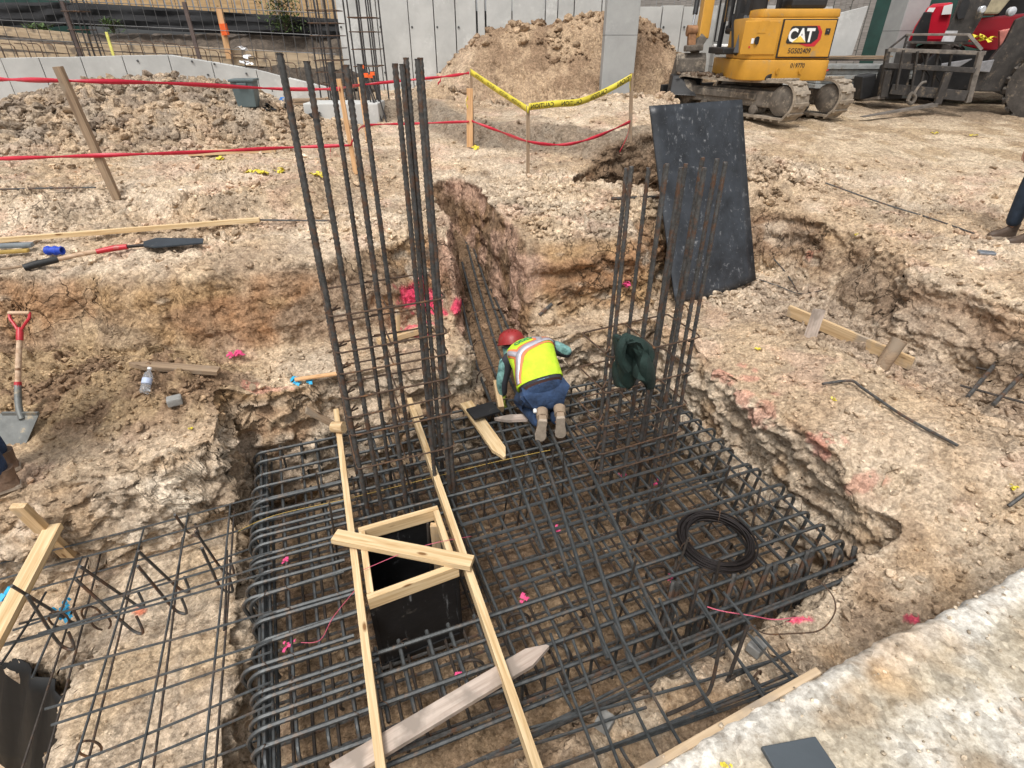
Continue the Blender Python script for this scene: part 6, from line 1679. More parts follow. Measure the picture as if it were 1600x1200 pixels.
MB().box(H(-.86, .32, 1.9), (.012, .42, 1.0), Rh).build('side_window', M_GLS, ex, world=False)
MB().box(H(.30, -.45, 1.62), (.55, .5, .16), Rh, .05).build('black_top_cover', M_BLK, ex, world=False)
MB().box(H(.44, -.25, 1.72), (.07, .5, .4), Rh, .02).build('red_fire_bottle', M_REDD, ex, world=False)
for s in (-.9,): MB().tube([H(-.86, .6, 1.1), H(-.98, .62, 1.1), H(-.98, .62, 1.9), H(-.86, .6, 1.9)], .014, 8).build('hand_rail', M_BLK, ex, world=False)
# boom, stick, bucket (world-placed, hung from the house front)
fr = chain(ex)
pF = fr @ H(.0, .95, .95)
pT = Vector((4.35, 13.15, 3.0)); pE = Vector((4.15, 12.55, 3.1))
MB().bar(fr @ H(.1, .75, .85), pF + Vector((0, .25, .0)), .26, .34).build('boom_bracket', M_CY, ex)
q = catmull([pF + Vector((0, .1, 0)), Vector((4.75, 12.9, 2.2)), Vector((4.45, 13.3, 3.2)), Vector((4.3, 13.0, 3.5))], 5)
b = MB()
for i in range(len(q) - 1): b.bar(q[i], q[i + 1] + (q[i + 1] - q[i]) * .08, .20, .26)
b.build('boom', M_CY, ex)
s0, s1 = PY(1122, -95, 12.75), PY(1096, 62, 12.35)
MB().bar(s0, s1, .19, .25, up=(0, 1, 0)).build('stick', M_CY, ex, bevel=.015)
MB().cyl(PY(1100, -60, 12.45), PY(1086, 22, 12.2), .045, 12).build('cylinder_barrel', M_BLK, ex, True)
MB().cyl(PY(1086, 22, 12.2), PY(1081, 48, 12.15), .020, 10).build('cylinder_rod', M_CHR, ex, True)
M_RUSTC = mat('rusty_link', (.26, .13, .06), .8, 0, .4, 12, .3)
b = MB(); b.bar(PY(1081, 46, 12.15), PY(1080, 72, 12.1), .13, .11, up=(0, 1, 0)); b.lathe([(.09, -.09), (.09, .09)], PY(1081, 48, 12.15), 14, 'X'); b.build('bucket_link', M_RUSTC, ex, True)
b = MB(); b.bar(PY(1098, 58, 12.3), PY(1084, 82, 12.15), .15, .14, up=(0, 1, 0)); b.bar(PY(1070, 76, 12.1), PY(1097, 74, 12.1), .2, .10); b.build('coupler', M_UND, ex, bevel=.02)
# bucket: curved shell with two cheeks
def bucket():
    prof = [(0, .0), (.10, -.10), (.12, -.28), (.05, -.46), (-.12, -.56), (-.34, -.55)]
    c = PY(1084, 84, 12.15); w_ = .52; vs = []; b = MB()
    inner = [(x - .02, z + .02) for x, z in prof]
    P3 = lambda s, x, z: c + Vector((s * w_ / 2 - .04, -x * .9, z * 1.0))
    for s in (-1, 1): vs += [P3(s, x, z) for x, z in prof]
    n = len(prof); b.add(vs, [(i, i + 1, n + i + 1, n + i) for i in range(n - 1)])
    for s in (-1, 1): b.add([P3(s, x, z) for x, z in prof], [tuple(range(n))])
    o = b.build('bucket', M_UND, ex); o.modifiers.new('s', 'SOLIDIFY').thickness = .025
    for k in range(4): MB().box(c + Vector((-.26 + .15 * k, .34, -.57)), (.05, .12, .03)).build('bucket_tooth', M_UND, ex)
bucket()
q = [PY(1046, 148, 11.6), PY(1090, 150, 11.5), PY(1098, 118, 11.8), PY(1052, 118, 11.9)]
o = MB().prism(q, (0, .25, .02)).build('spare_bucket', M_BLK, None, bevel=.02); tag(o, 'dark steel bucket on the ground left of the excavator at the heap foot', 'bucket')
# soil on track deck
x_ = RNG.rand(60); 
cxs = []; 
for k in range(60):
    p = fr @ Vector((random.uniform(-.85, -.35), random.uniform(.3, 1.2), .60)); cxs.append(p)
A_ = np.array(cxs); st_ = stones('soil_on_tracks', A_[:, 0], A_[:, 1], A_[:, 2], RNG.rand(60) * .05 + .02, (1, 4), np.repeat(C(.16, .12, .09), 60, 0))
o = st_

# ================================================================ TELEHANDLER
th = empty('telehandler', PY(1560, 185, 11.8), 0, 'red and black telehandler with pallet forks pointing left at the upper right', 'telehandler')
M_TRED = mat('machine_red', (.50, .012, .03), .35, 0, .08, 2, .03)
M_TBK = mat('muddy_black_steel', (.045, .040, .036), .65, .2, .4, 8, .2, 30, dirt=(.16, .125, .09), dirt_amt=.25, dscale=6)
M_TSL = mat('worn_steel', (.17, .15, .13), .6, .3, .4, 10, .2, 40, dirt=(.26, .21, .16), dirt_amt=.2)
YC = 11.0
def B2(a, b_, w_, h_, m, name, ya=YC, yb_=None, bev=.006):
    o = MB().bar(PY(*a, ya), PY(*b_, yb_ if yb_ else ya), w_, h_, up=(0, -1, 0)).build(name, m, th, bevel=bev); return o
B2((1387, 78), (1540, 83), .06, .06, M_TSL, 'carriage_rail', YC + .35, YC - .2)
B2((1381, 102), (1524, 110), .08, .08, M_TBK, 'carriage_rail', YC + .35, YC - .2)
B2((1392, 139), (1510, 150), .16, .07, M_TBK, 'carriage_rail', YC + .35, YC - .2)
B2((1388, 76), (1375, 150), .07, .06, M_TBK, 'carriage_post', YC + .35)
B2((1533, 80), (1512, 160), .09, .06, M_TSL, 'carriage_post', YC - .2)
for (a, b_) in (((1412, 78), (1400, 140)), ((1434, 80), (1424, 140)), ((1451, 82), (1438, 135)), ((1466, 83), (1456, 142)), ((1487, 82), (1475, 145))):
    B2(a, b_, .035, .035, M_TBK, 'carriage_bar', YC + .1)
B2((1388, 77), (1417, 54), .03, .03, M_TBK, 'guard_rail', YC + .35, YC + .35)
B2((1416, 54), (1514, 54), .035, .03, M_TSL, 'guard_rail', YC + .3, YC - .1)
B2((1513, 54), (1534, 78), .05, .03, M_TSL, 'guard_rail', YC - .1, YC - .2)
B2((1418, 54), (1412, 78), .03, .03, M_TBK, 'guard_rail', YC + .3)
B2((1414, 66), (1528, 68), .04, .03, M_TBK, 'guard_rail', YC + .3, YC - .1)
g0 = on_ground(1345, 188); g1 = on_ground(1340, 163)
for (shank, heel, tip, ya) in (((1482, 113), (1464, 163), g0, YC - .15), ((1388, 110), (1380, 152), g1, YC + .3)):
    B2(shank, heel, .12, .05, M_TBK, 'fork_shank', ya)
    h_ = PY(heel[0] - 2, heel[1] - 2, ya); tip = tip + Vector((0, 0, .06))
    d = (tip - h_).normalized(); s = d.cross(Vector((0, 0, 1))).normalized()
    o = MB().add([h_ + s * .065, h_ - s * .065, tip - s * .045, tip + s * .045] + [h_ + s * .065 - Vector((0, 0, .05)), h_ - s * .065 - Vector((0, 0, .05)), tip - s * .045 - Vector((0, 0, .012)), tip + s * .045 - Vector((0, 0, .012))],
                 [(0, 1, 2, 3), (7, 6, 5, 4), (0, 3, 7, 4), (1, 5, 6, 2), (2, 6, 7, 3), (0, 4, 5, 1)]).build('fork_blade', M_TSL, th)
def slab2(pts, y0, th_, m, name, bev=.02):
    return MB().prism([PY(a, b_, y0) for a, b_ in pts], (.62 * th_, th_, 0)).build(name, m, th, bevel=bev)
slab2([(1508, -25), (1562, -25), (1533, 30), (1512, 66), (1470, 66), (1488, 30)], 11.7, .30, M_TBK, 'main_boom')
slab2([(1503, 2), (1514, -6), (1516, 4), (1507, 28), (1497, 30), (1495, 20)], 11.66, .05, M_BLK, 'boom_slot', 0)
slab2([(1588, 30), (1640, 10), (1640, 60), (1586, 130), (1562, 144), (1520, 143), (1532, 110), (1570, 66)], 11.3, .26, M_TBK, 'lift_arm')
slab2([(1449, 12), (1458, 6), (1490, 3), (1478, 66), (1418, 66), (1430, 40)], 12.5, 1.4, M_TRED, 'bonnet', .05)
slab2([(1530, 28), (1605, 20), (1605, 62), (1585, 90), (1508, 72), (1512, 50)], 12.4, 1.2, M_TRED, 'front_body', .04)
slab2([(1562, 48), (1590, 42), (1575, 76), (1562, 74)], 11.9, .3, mat('pale_red_panel', (.60, .22, .18), .4), 'fender_panel', .02)
slab2([(1428, 48), (1444, 18), (1456, 20), (1448, 66), (1424, 68)], 12.3, .15, M_BLK, 'engine_side_mesh', .02)
slab2([(1475, 9), (1489, 6), (1486, 22), (1471, 23)], 12.44, .03, M_WHT, 'white_label', 0)
slab2([(1452, 12), (1462, 12), (1458, 19), (1448, 18)], 12.44, .03, M_WHT, 'bonnet_decal', 0)
slab2([(1478, 48), (1497, 48), (1490, 66), (1470, 66)], 11.62, .04, mat('grey_label', (.45, .45, .46), .5), 'boom_label', 0)
slab2([(1536, 22), (1560, 22), (1590, -15), (1640, -18), (1640, -60), (1568, -30), (1545, 5)], 11.9, .8, mat('cab_tan', (.40, .34, .22), .5), 'front_fender_arch', .03)
slab2([(1552, -2), (1640, -10), (1640, 60), (1575, 60), (1560, 30)], 12.9, .6, M_BLK, 'cab_body', .03)
slab2([(1400, 80), (1425, 82), (1418, 145), (1385, 145)], 12.0, .3, M_TBK, 'rear_axle_housing', .03)
slab2([(1470, 100), (1520, 92), (1500, 104), (1468, 108)], 11.4, .2, mat('grey_plate', (.28, .28, .29), .45, .4), 'grey_cover_plate', .01)
slab2([(1534, 96), (1554, 93), (1546, 113), (1530, 112)], 11.2, .06, mat('grey_plate', (.28, .28, .29), .45, .4), 'grey_cover_plate', .01)
slab2([(1460, 84), (1530, 84), (1512, 142), (1420, 142), (1430, 110)], 12.0, .7, M_BLK, 'chassis', .03)
slab2([(1520, 80), (1660, 70), (1660, 150), (1575, 152), (1515, 130)], 12.3, .9, M_BLK, 'chassis', .03)
for k in range(4): B2((1556 + 3 * k, 95 + 14 * k), (1640, 92 + 14 * k), .04, .04, M_TBK, 'grille_bar', 12.2, 12.2)
for (a, b_, r_) in ((1534, 15, .055), (1580, 18, .07)):
    MB().lathe([(.02, .05), (r_, .03), (r_, -.03), (r_ * .8, -.04)], PY(a, b_, 11.6), 18, 'Y').build('headlight', mat('lamp_glass', (.55, .56, .58), .15, .3), th, True)
for k, (pts) in enumerate((((1450, 84), (1444, 105), (1452, 120), (1446, 136)), ((1463, 82), (1470, 100), (1460, 112), (1468, 128)), ((1440, 84), (1444, 96), (1440, 106), (1446, 118)))):
    MB().tube(catmull([PY(a, b_, 11.15) for a, b_ in pts], 6), .014, 6).build('hydraulic_hose', M_BLK, th, True)
MB().tube(catmull([PY(1428, 148, 10.9), PY(1432, 140, 10.9), PY(1440, 130, 10.9), PY(1447, 128, 10.9)], 5), .022, 7).build('chain', M_TSL, th, True)
MB().tube(catmull([PY(1418, 158, 10.8), PY(1424, 146, 10.8), PY(1430, 152, 10.8), PY(1424, 162, 10.8), PY(1418, 158, 10.8)], 5), .03, 7).build('chain_hook', M_UND, th, True)
# wheels
def wheel(c, r, wd, rz):
    M = Matrix.Rotation(rz, 3, 'Z')
    t = MB().lathe([(r * .55, -wd * .42), (r * .80, -wd * .5), (r * .95, -wd * .47), (r * .97, -wd * .3), (r * .97, wd * .3), (r * .95, wd * .47), (r * .80, wd * .5), (r * .55, wd * .42)], (0, 0, 0), 40, 'X')
    t.v = [tuple(M @ Vector(v) + c) for v in t.v]; ty = t.build('tyre', M_TYR, th, True)
    b = MB()
    for k in range(22):
        for s in (-1, 1):
            a = 2 * math.pi * (k + (.5 if s > 0 else 0)) / 22
            Rx = Matrix.Rotation(a, 3, 'X') @ Matrix.Rotation(s * .5, 3, 'Z')
            cc_ = Matrix.Rotation(a, 3, 'X') @ Vector((s * wd * .24, 0, r * .99))
            b2 = MB().box((0, 0, 0), (wd * .52, r * .16, r * .09), Rx, .008)
            b.add([M @ (Vector(v) + cc_) + c for v in b2.v], b2.f)
    o = b.build('tyre_lugs', M_TYR, ty); o['kind'] = 'stuff'
    q = MB().lathe([(.04, -wd * .3), (r * .5, -wd * .40), (r * .57, -wd * .42), (r * .57, wd * .42), (.04, wd * .3)], (0, 0, 0), 24, 'X'); q.v = [tuple(M @ Vector(v) + c) for v in q.v]; q.build('rim', M_UND, th, True)
g_ = on_ground(1600, 190)
wheel(Vector((g_.x + .42, g_.y + .30, g_.z + .55)), .58, .42, R(40))
wheel(Vector((g_.x - .2, g_.y + 2.6, g_.z + .60)), .58, .42, R(40))
flecks('yellow_rag', [PY(1532, 60, 11.3), PY(1540, 64, 11.3)], M_YEL, 'yellow rag on the telehandler front behind the carriage', .10, 7, 'rag')
thingmb(MB().box(PY(1392, 128, 11.6), (.34, .4, .55), Matrix.Rotation(.2, 3, 'Z'), .03), 'black_crate', M_BLK, 'black crate standing behind the left fork', 'crate')
thingmb(MB().box(PY(1350, 135, 11.9), (.26, .3, .40), Matrix.Rotation(-.2, 3, 'Y'), .03), 'black_jerrycan', M_BLK, 'black can leaning on the ground left of the carriage', 'can')
# ================================================================ PEOPLE
def skin(name, pts, edges, rad, m, parent, root=0, sub=2):
    me = bpy.data.meshes.new(name); me.from_pydata([tuple(p) for p in pts], edges, []); me.update()
    o = bpy.data.objects.new(name, me); COL.objects.link(o)
    sk = o.modifiers.new('skin', 'SKIN'); sk.use_smooth_shade = True
    for i, v in enumerate(me.skin_vertices[0].data):
        r = rad[i]; v.radius = r if isinstance(r, tuple) else (r, r); v.use_root = (i == root)
    o.modifiers.new('sub', 'SUBSURF').levels = sub
    bpy.context.view_layer.update(); dg = bpy.context.evaluated_depsgraph_get(); ev = bpy.data.meshes.new_from_object(o.evaluated_get(dg))
    v = [q.co.copy() for q in ev.vertices]; f = [tuple(p.vertices) for p in ev.polygons]
    bpy.data.objects.remove(o); bpy.data.meshes.remove(ev); bpy.data.meshes.remove(me)
    return MB().add(v, f).build(name, m, parent, True)
M_SKIN = mat('skin', (.30, .16, .10), .55, 0, .1, 20, .05)
M_JEAN = mat('blue_jeans', (.022, .045, .10), .9, 0, .5, 10, .6, 16, bdist=.02, dirt=(.13, .12, .11), dirt_amt=.05, dscale=8)
M_DKSH = mat('charcoal_shirt', (.035, .036, .045), .9, 0, .2, 12, .4, 60)
M_TEAL = mat('teal_sleeve', (.10, .26, .245), .8, 0, .6, 22, .3, 60, col2=(.26, .50, .47))
M_VEST = mat('hi_vis_yellow', (.52, .74, .03), .8, 0, .14, 9, .6, 14, bdist=.018)
M_ORB = mat('hi_vis_orange', (.85, .24, .10), .7, 0, .05, 8, 0)
M_SILV = mat('reflective_silver', (.52, .50, .55), .35, .3, .1, 60, 0)
M_HAT = mat('red_hard_hat', (.27, .018, .018), .45, 0, .25, 6, .03, dirt=(.22, .07, .06), dirt_amt=.2, dscale=12)
M_BOOT = mat('tan_boot', (.30, .22, .15), .85, 0, .2, 20, .3, 60)
M_SOLE = mat('worn_sole', (.38, .31, .24), .9, 0, .2, 25, .4, 60)
M_HAIR = mat('dark_hair', (.015, .012, .010), .7)
M_BELT = mat('brown_belt', (.05, .02, .016), .5)
M_GLOVE = mat('glove_yellow_green', (.42, .50, .08), .8)
def axes(fwd, up):
    f = Vector(fwd).normalized(); r = f.cross(Vector(up)).normalized(); u = r.cross(f).normalized(); return r, f, u
def head(parent, c, fwd, up, s=1.0, hat=None, scarf=None):
    r, f, u = axes(fwd, up); Mh = Matrix((r, f, u)).transposed(); c = Vector(c)
    v, fc = ico(4); out = []
    for p in v:
        x, y, z = p * np.array([.076, .095, .115])
        if z < 0: x *= 1 + z * 1.9; y = y * (1 + z * .9) + (.012 if y > 0 else 0)
        e = math.exp(-((x / .016) ** 2 + ((z + .012) / .030) ** 2)) if y > 0 else 0; y += .026 * e            # nose
        for sx in (-1, 1):
            if y > 0: y -= .010 * math.exp(-(((x - sx * .031) / .016) ** 2 + ((z - .012) / .012) ** 2))        # eye sockets
        if y > 0: y -= .006 * math.exp(-((x / .026) ** 2 + ((z + .052) / .006) ** 2)); y += .005 * math.exp(-((x / .022) ** 2 + ((z + .064) / .008) ** 2))
        out.append(c + Mh @ (Vector((x, y, z)) * s))
    h = MB().add(out, [tuple(int(i) for i in t) for t in fc]).build('head', M_SKIN, parent, True)
    for sx in (-1, 1):
        MB().lathe([(.004, -.004), (.018, -.002), (.020, .003), (.010, .006)], c + Mh @ (Vector((sx * .078, -.005, -.005)) * s), 12, 'X', M=Mh).build('ear', M_SKIN, h, True)
        v2, f2 = ico(2)
        MB().add([c + Mh @ (Vector((sx * .031, .078, .012)) * s) + Vector(p) * .011 * s for p in v2], [tuple(int(i) for i in t) for t in f2]).build('eye', M_WHT, h, True)
    v2, f2 = ico(3)
    MB().add([c + Mh @ (Vector((p[0] * .080, p[1] * .092 - .012, max(p[2] * .108, -.03 - .05 * (p[1] < .2)) + .016)) * s) for p in v2 if True], [tuple(int(i) for i in t) for t in f2]).build('hair', M_HAIR, parent, True)
    if hat:
        prof = [(.118, .018), (.121, .022), (.119, .040), (.113, .075), (.095, .110), (.062, .136), (.025, .147), (.003, .149)]
        hm = MB().lathe(prof, c, 32, M=Mh @ Matrix.Diagonal((s, 1.16 * s, s))); ht = hm.build('hard_hat', hat, parent, True)
        rim = []; n = 40
        for k in range(n):
            t = 2 * math.pi * k / n; fr_ = max(0, math.sin(t)); rr = .128 + .045 * fr_ ** 2 + .012
            rim.append((rr * math.cos(t) * .95, rr * math.sin(t) * 1.14, .020 - .012 * fr_))
        inn = [(.112 * math.cos(2 * math.pi * k / n), .13 * math.sin(2 * math.pi * k / n), .026) for k in range(n)]
        b = MB().add([c + Mh @ (Vector(p) * s) for p in rim + inn], [(k, (k + 1) % n, n + (k + 1) % n, n + k) for k in range(n)])
        o = b.build('hat_brim', hat, ht, True); o.modifiers.new('s', 'SOLIDIFY').thickness = .005
        for k in (-1, 0, 1): MB().tube([c + Mh @ (Vector((k * .03, y_, .149 - (y_ / .13) ** 2 * .04 - abs(k) * .008)) * s) for y_ in (-.09, -.05, 0, .05, .09)], .006, 6).build('hat_ridge', hat, ht, True)
        MB().lathe([(.019, 0), (.019, .003)], c + Mh @ (Vector((-.02, -.098, .104)) * s), 16, M=Mh @ Matrix.Rotation(R(48), 3, 'X')).build('hat_sticker', M_WHT, ht)
        MB().tube([c + Mh @ (Vector((.112 * math.cos(t), .125 * math.sin(t), -.005)) * s) for t in np.linspace(math.pi * 1.15, math.pi * 1.85, 9)], .009, 6).build('hat_strap', M_BLK, ht, True)
    if scarf:
        MB().lathe([(.062, -.15), (.085, -.12), (.086, -.07), (.088, -.02), (.08, .01)], c + Mh @ Vector((0, -.012, 0)), 22, M=Mh).build('neck_scarf', scarf, parent, True)
    return h
def hand(parent, w_, d, n, side, m, s=1.0, curl=.5, name='hand'):
    """w_ wrist, d pointing along the fingers, n back-of-hand normal, side = +1 thumb towards d x n"""
    d = Vector(d).normalized(); n = Vector(n); n = (n - d * n.dot(d)).normalized(); t = d.cross(n).normalized() * side
    b = MB(); w_ = Vector(w_)
    def el(c, rw, rt): return [c + t * (rw * math.cos(a)) + n * (rt * math.sin(a)) for a in np.linspace(0, 2 * math.pi, 13)[:-1]]
    rings = [el(w_, .026 * s, .020 * s), el(w_ + d * .03 * s, .034 * s, .018 * s), el(w_ + d * .065 * s, .042 * s, .016 * s), el(w_ + d * .09 * s, .040 * s, .013 * s)]
    vs = [q for r_ in rings for q in r_]; fs = [(i * 12 + k, i * 12 + (k + 1) % 12, (i + 1) * 12 + (k + 1) % 12, (i + 1) * 12 + k) for i in range(3) for k in range(12)] + [tuple(range(11, -1, -1)), tuple(36 + k for k in range(12))]
    b.add(vs, fs)
    for k, (off, L) in enumerate(((.030, .070), (.010, .080), (-.010, .075), (-.030, .058))):
        p = w_ + d * .082 * s + t * off * s; dd = d.copy(); pts = [p]
        for j, fr_ in enumerate((.45, .32, .23)):
            dd = (dd - n * (curl * (.5 + .35 * j))).normalized(); p = p + dd * L * fr_ * s; pts.append(p)
        b.tube(pts, [.0098 * s, .0090 * s, .0082 * s, .006 * s], 7)
    p = w_ + d * .028 * s + t * .03 * s; dd = (d * .6 + t * .8 - n * .2).normalized(); pts = [p]
    for fr_ in (.04, .032, .024): p = p + dd * fr_ * s; pts.append(p); dd = (dd + d * .35 - n * curl * .4).normalized()
    b.tube(pts, [.013 * s, .0115 * s, .010 * s, .007 * s], 7)
    return b.build(name, m, parent, True)
def boot(parent, heel, toe, up, m, s=1.0):
    """heel and toe on the sole line, up = away from the sole"""
    heel, toe = Vector(heel), Vector(toe); d = (toe - heel).normalized(); L = (toe - heel).length; u = Vector(up); u = (u - d * u.dot(d)).normalized(); r = d.cross(u)
    prof = [(0, .030, .0), (.06, .036, .0), (.3, .034, .0), (.5, .038, 0), (.72, .047, 0), (.9, .040, 0), (1.0, .020, 0)]
    out = [(t * L, w_) for t, w_, _ in prof]; poly = [heel + d * a + r * w_ for a, w_ in out] + [heel + d * a - r * w_ for a, w_ in reversed(out)]
    MB().prism(poly, u * .028).build('boot_sole', M_SOLE, parent, bevel=.004)
    hts = [(.02, .030, .10), (.12, .036, .12), (.28, .038, .12), (.45, .038, .085), (.62, .042, .062), (.8, .042, .055), (.95, .030, .040), (1.0, .012, .025)]
    rings = []
    for t, w_, h_ in hts:
        c = heel + d * (t * L) + u * .024
        rings.append([c + r * (w_ * math.cos(a)) + u * (h_ * max(0, math.sin(a)) ** .8 if math.sin(a) > 0 else 0) for a in np.linspace(0, 2 * math.pi, 17)[:-1]])
    vs = [q for g in rings for q in g]; n = 16; fs = [(i * n + k, i * n + (k + 1) % n, (i + 1) * n + (k + 1) % n, (i + 1) * n + k) for i in range(len(rings) - 1) for k in range(n)] + [tuple(range(n - 1, -1, -1)), tuple((len(rings) - 1) * n + k for k in range(n))]
    b = MB().add(vs, fs); b.tube([heel + d * L * .16 + u * .08, heel + d * L * .14 + u * .16 * s], [.046, .050], 12)
    return b.build('boot', m, parent, True)
def loft(name, secs, m, parent, n=30, pw=2.4, cap=True):
    """secs: (centre, right vector, back vector, half width, half depth)"""
    vs = []
    for (c, r, k, a, b_) in secs:
        for i in range(n):
            t = 2 * math.pi * i / n; cx = abs(math.cos(t)) ** (2 / pw) * (1 if math.cos(t) > 0 else -1); sy = abs(math.sin(t)) ** (2 / pw) * (1 if math.sin(t) > 0 else -1)
            vs.append(Vector(c) + Vector(r) * a * cx + Vector(k) * b_ * sy)
    fs = [(j * n + i, j * n + (i + 1) % n, (j + 1) * n + (i + 1) % n, (j + 1) * n + i) for j in range(len(secs) - 1) for i in range(n)]
    if cap: fs += [tuple(range(n - 1, -1, -1)), tuple((len(secs) - 1) * n + i for i in range(n))]
    return MB().add(vs, fs).build(name, m, parent, True)
V = Vector
# ---- kneeling worker
wk = empty('person', V((.25, 3.85, ZM + .02)), 0, 'worker kneeling on the rebar mat in a red hard hat and hi-vis yellow vest', 'person')
hipL, hipR = V((.165, 3.86, -.86)), V((.345, 3.90, -.83))
knL, knR = V((.075, 4.10, -1.04)), V((.40, 4.20, -1.05))
anL, anR = V((.235, 3.69, -1.03)), V((.365, 3.72, -1.02))
pel = V((.26, 3.88, -.80)); chest = V((.16, 4.17, -.62)); neck = V((.06, 4.32, -.635)); hd = V((.0, 4.41, -.675))
shL, shR = V((-.035, 4.21, -.70)), V((.325, 4.27, -.60))
elL, elR = V((-.085, 4.18, -.92)), V((.50, 4.26, -.67))
wrL, wrR = V((-.075, 4.20, -1.07)), V((.36, 4.50, -.78))
pts = [pel, V((.21, 4.02, -.70)), chest, neck, hd, hipL, knL, anL, hipR, knR, anR, shL, elL, wrL, shR, elR, wrR]
ed = [(0, 1), (1, 2), (2, 3), (3, 4), (0, 5), (5, 6), (6, 7), (0, 8), (8, 9), (9, 10), (2, 11), (11, 12), (12, 13), (2, 14), (14, 15), (15, 16)]
rd_ = [.10, .10, .11, .045, .05, .075, .05, .035, .075, .05, .035, .05, .035, .024, .05, .035, .024]
skin('body', pts, ed, rd_, M_SKIN, wk)
skin('jeans', [pel + V((0, -.01, .0)), hipL, hipL.lerp(knL, .5) + V((-.01, 0, .01)), knL, knL.lerp(anL, .45) + V((0, 0, .015)), anL, hipR, hipR.lerp(knR, .5), knR, knR.lerp(anR, .45) + V((0, 0, .015)), anR],
     [(0, 1), (1, 2), (2, 3), (3, 4), (4, 5), (0, 6), (6, 7), (7, 8), (8, 9), (9, 10)], [.135, .108, .102, .080, .070, .054, .098, .096, .080, .070, .054], M_JEAN, wk)
tr = V((.955, .22, .20)).normalized()       # wearer's right along the shoulders
def sec(c, a, b_, kdir=None):
    k = V(kdir or (-.05, -.62, .78)); k = (k - tr * k.dot(tr)).normalized(); return (V(c), tr, k, a, b_)
loft('jeans_seat', [sec((.245, 3.93, -.98), .15, .10), sec((.255, 3.88, -.92), .185, .145), sec((.26, 3.875, -.85), .185, .150), sec((.25, 3.89, -.79), .172, .130)], M_JEAN, wk)
loft('belt', [sec((.251, 3.888, -.805), .176, .134), sec((.248, 3.895, -.775), .174, .132)], M_BELT, wk)
loft('undershirt', [sec((.250, 3.892, -.800), .168, .124), sec((.24, 3.91, -.775), .172, .130)], mat('light_blue_shirt', (.22, .50, .70), .8), wk)
loft('shirt_tail', [sec((.243, 3.905, -.786), .178, .132), sec((.232, 3.93, -.760), .188, .138), sec((.21, 3.99, -.71), .165, .105)], M_DKSH, wk)
VS = [sec((.232, 3.925, -.772), .200, .146), sec((.219, 3.963, -.740), .198, .147), sec((.205, 4.01, -.705), .196, .146), sec((.19, 4.07, -.665), .192, .142), sec((.17, 4.14, -.63), .200, .140), sec((.155, 4.205, -.605), .205, .132), sec((.138, 4.265, -.598), .192, .112), sec((.115, 4.315, -.598), .135, .085), sec((.095, 4.34, -.598), .075, .06)]
loft('safety_vest', VS, M_VEST, wk)
def vsurf(u, v, off=.004):
    """u -1..1 across the back, v 0..1 from hem to collar"""
    f = v * (len(VS) - 1); i = min(int(f), len(VS) - 2); f -= i
    A, B = VS[i], VS[i + 1]; th_ = math.pi / 2 - u * math.pi / 2
    def e(S):
        cx = abs(math.cos(th_)) ** (2 / 2.4) * (1 if math.cos(th_) > 0 else -1); sy = abs(math.sin(th_)) ** (2 / 2.4)
        return S[0] + S[1] * (S[3] + off) * cx + S[2] * (S[4] + off) * sy
    return e(A).lerp(e(B), f)
def strip(name, path, hw, m, off):
    q = [V((a, b_, 0)) for a, b_ in path]; q = catmull(q, 8); vs = []
    for i, p in enumerate(q):
        d = (q[min(i + 1, len(q) - 1)] - q[max(i - 1, 0)]); d.x *= .22; d.y *= .42; d.normalize(); nn = V((-d.y / .22, d.x / .42, 0)) * hw
        vs += [vsurf(p.x + nn.x, p.y + nn.y, off), vsurf(p.x - nn.x, p.y - nn.y, off)]
    fs = [(2 * i, 2 * i + 1, 2 * i + 3, 2 * i + 2) for i in range(len(q) - 1)]
    o = MB().add(vs, fs).build(name, m, wk, True); o.modifiers.new('s', 'SOLIDIFY').thickness = .002; return o
for path in ([(.98, .60), (.5, .66), (.0, .60), (-.35, .48), (-.62, .20), (-.68, .04)], [(.22, .64), (.26, .75), (.22, .86)], [(-.80, .64), (-.55, .56), (-.40, .50)]):
    strip('orange_trim', path, .036, M_ORB, .005); strip('reflective_stripe', path, .019, M_SILV, .009)
for k, (u, v) in enumerate(((-.28, .76), (-.12, .80), (.02, .82))):
    c = vsurf(u, v, .008); r_ = vsurf(u + .08, v, .008) - vsurf(u - .08, v, .008); w__ = vsurf(u, v + .04, .008) - vsurf(u, v - .04, .008)
    MB().tube([c + r_ * .55 * math.cos(t) + w__ * .55 * math.sin(t) for t in np.linspace(0, 6.28, 14)], .004, 5).build('back_emblem', mat('green_print', (.03, .28, .12), .7), wk, True)
for (a, e_, wr) in ((shL, elL, wrL), (shR, elR, wrR)):
    m1 = a.lerp(e_, .5)
    skin('sleeve', [a + (chest - a) * .25, a, m1, e_, e_.lerp(wr, .5), wr], [(0, 1), (1, 2), (2, 3), (3, 4), (4, 5)], [.07, .072, .056, .05, .042, .034], M_DKSH, wk)
    up_ = V((0, -.35, .8)) if a is shR else V((-.9, -.2, .3))
    o_ = up_.normalized() * .016
    skin('sleeve_panel', [a + o_ * 1.1, m1 + o_, e_ + o_, e_.lerp(wr, .5) + o_, wr + o_ * .6], [(0, 1), (1, 2), (2, 3), (3, 4)], [.060, .052, .046, .038, .030], M_TEAL, wk)
hand(wk, wrL, (.02, .05, -1), (-1, 0, 0), 1, M_GLOVE, 1.0, .35, 'gloved_hand')
hand(wk, wrR, (-.4, .5, -.75), (.3, .6, .5), -1, M_GLOVE, 1.0, .6, 'gloved_hand')
head(wk, hd, (-.18, .88, -.45), (-.10, .38, .90), 1.0, M_HAT, M_TEAL)
boot(wk, V((.245, 3.575, -.905)), V((.225, 3.60, -1.125)), (0, 1, .1), M_BOOT)
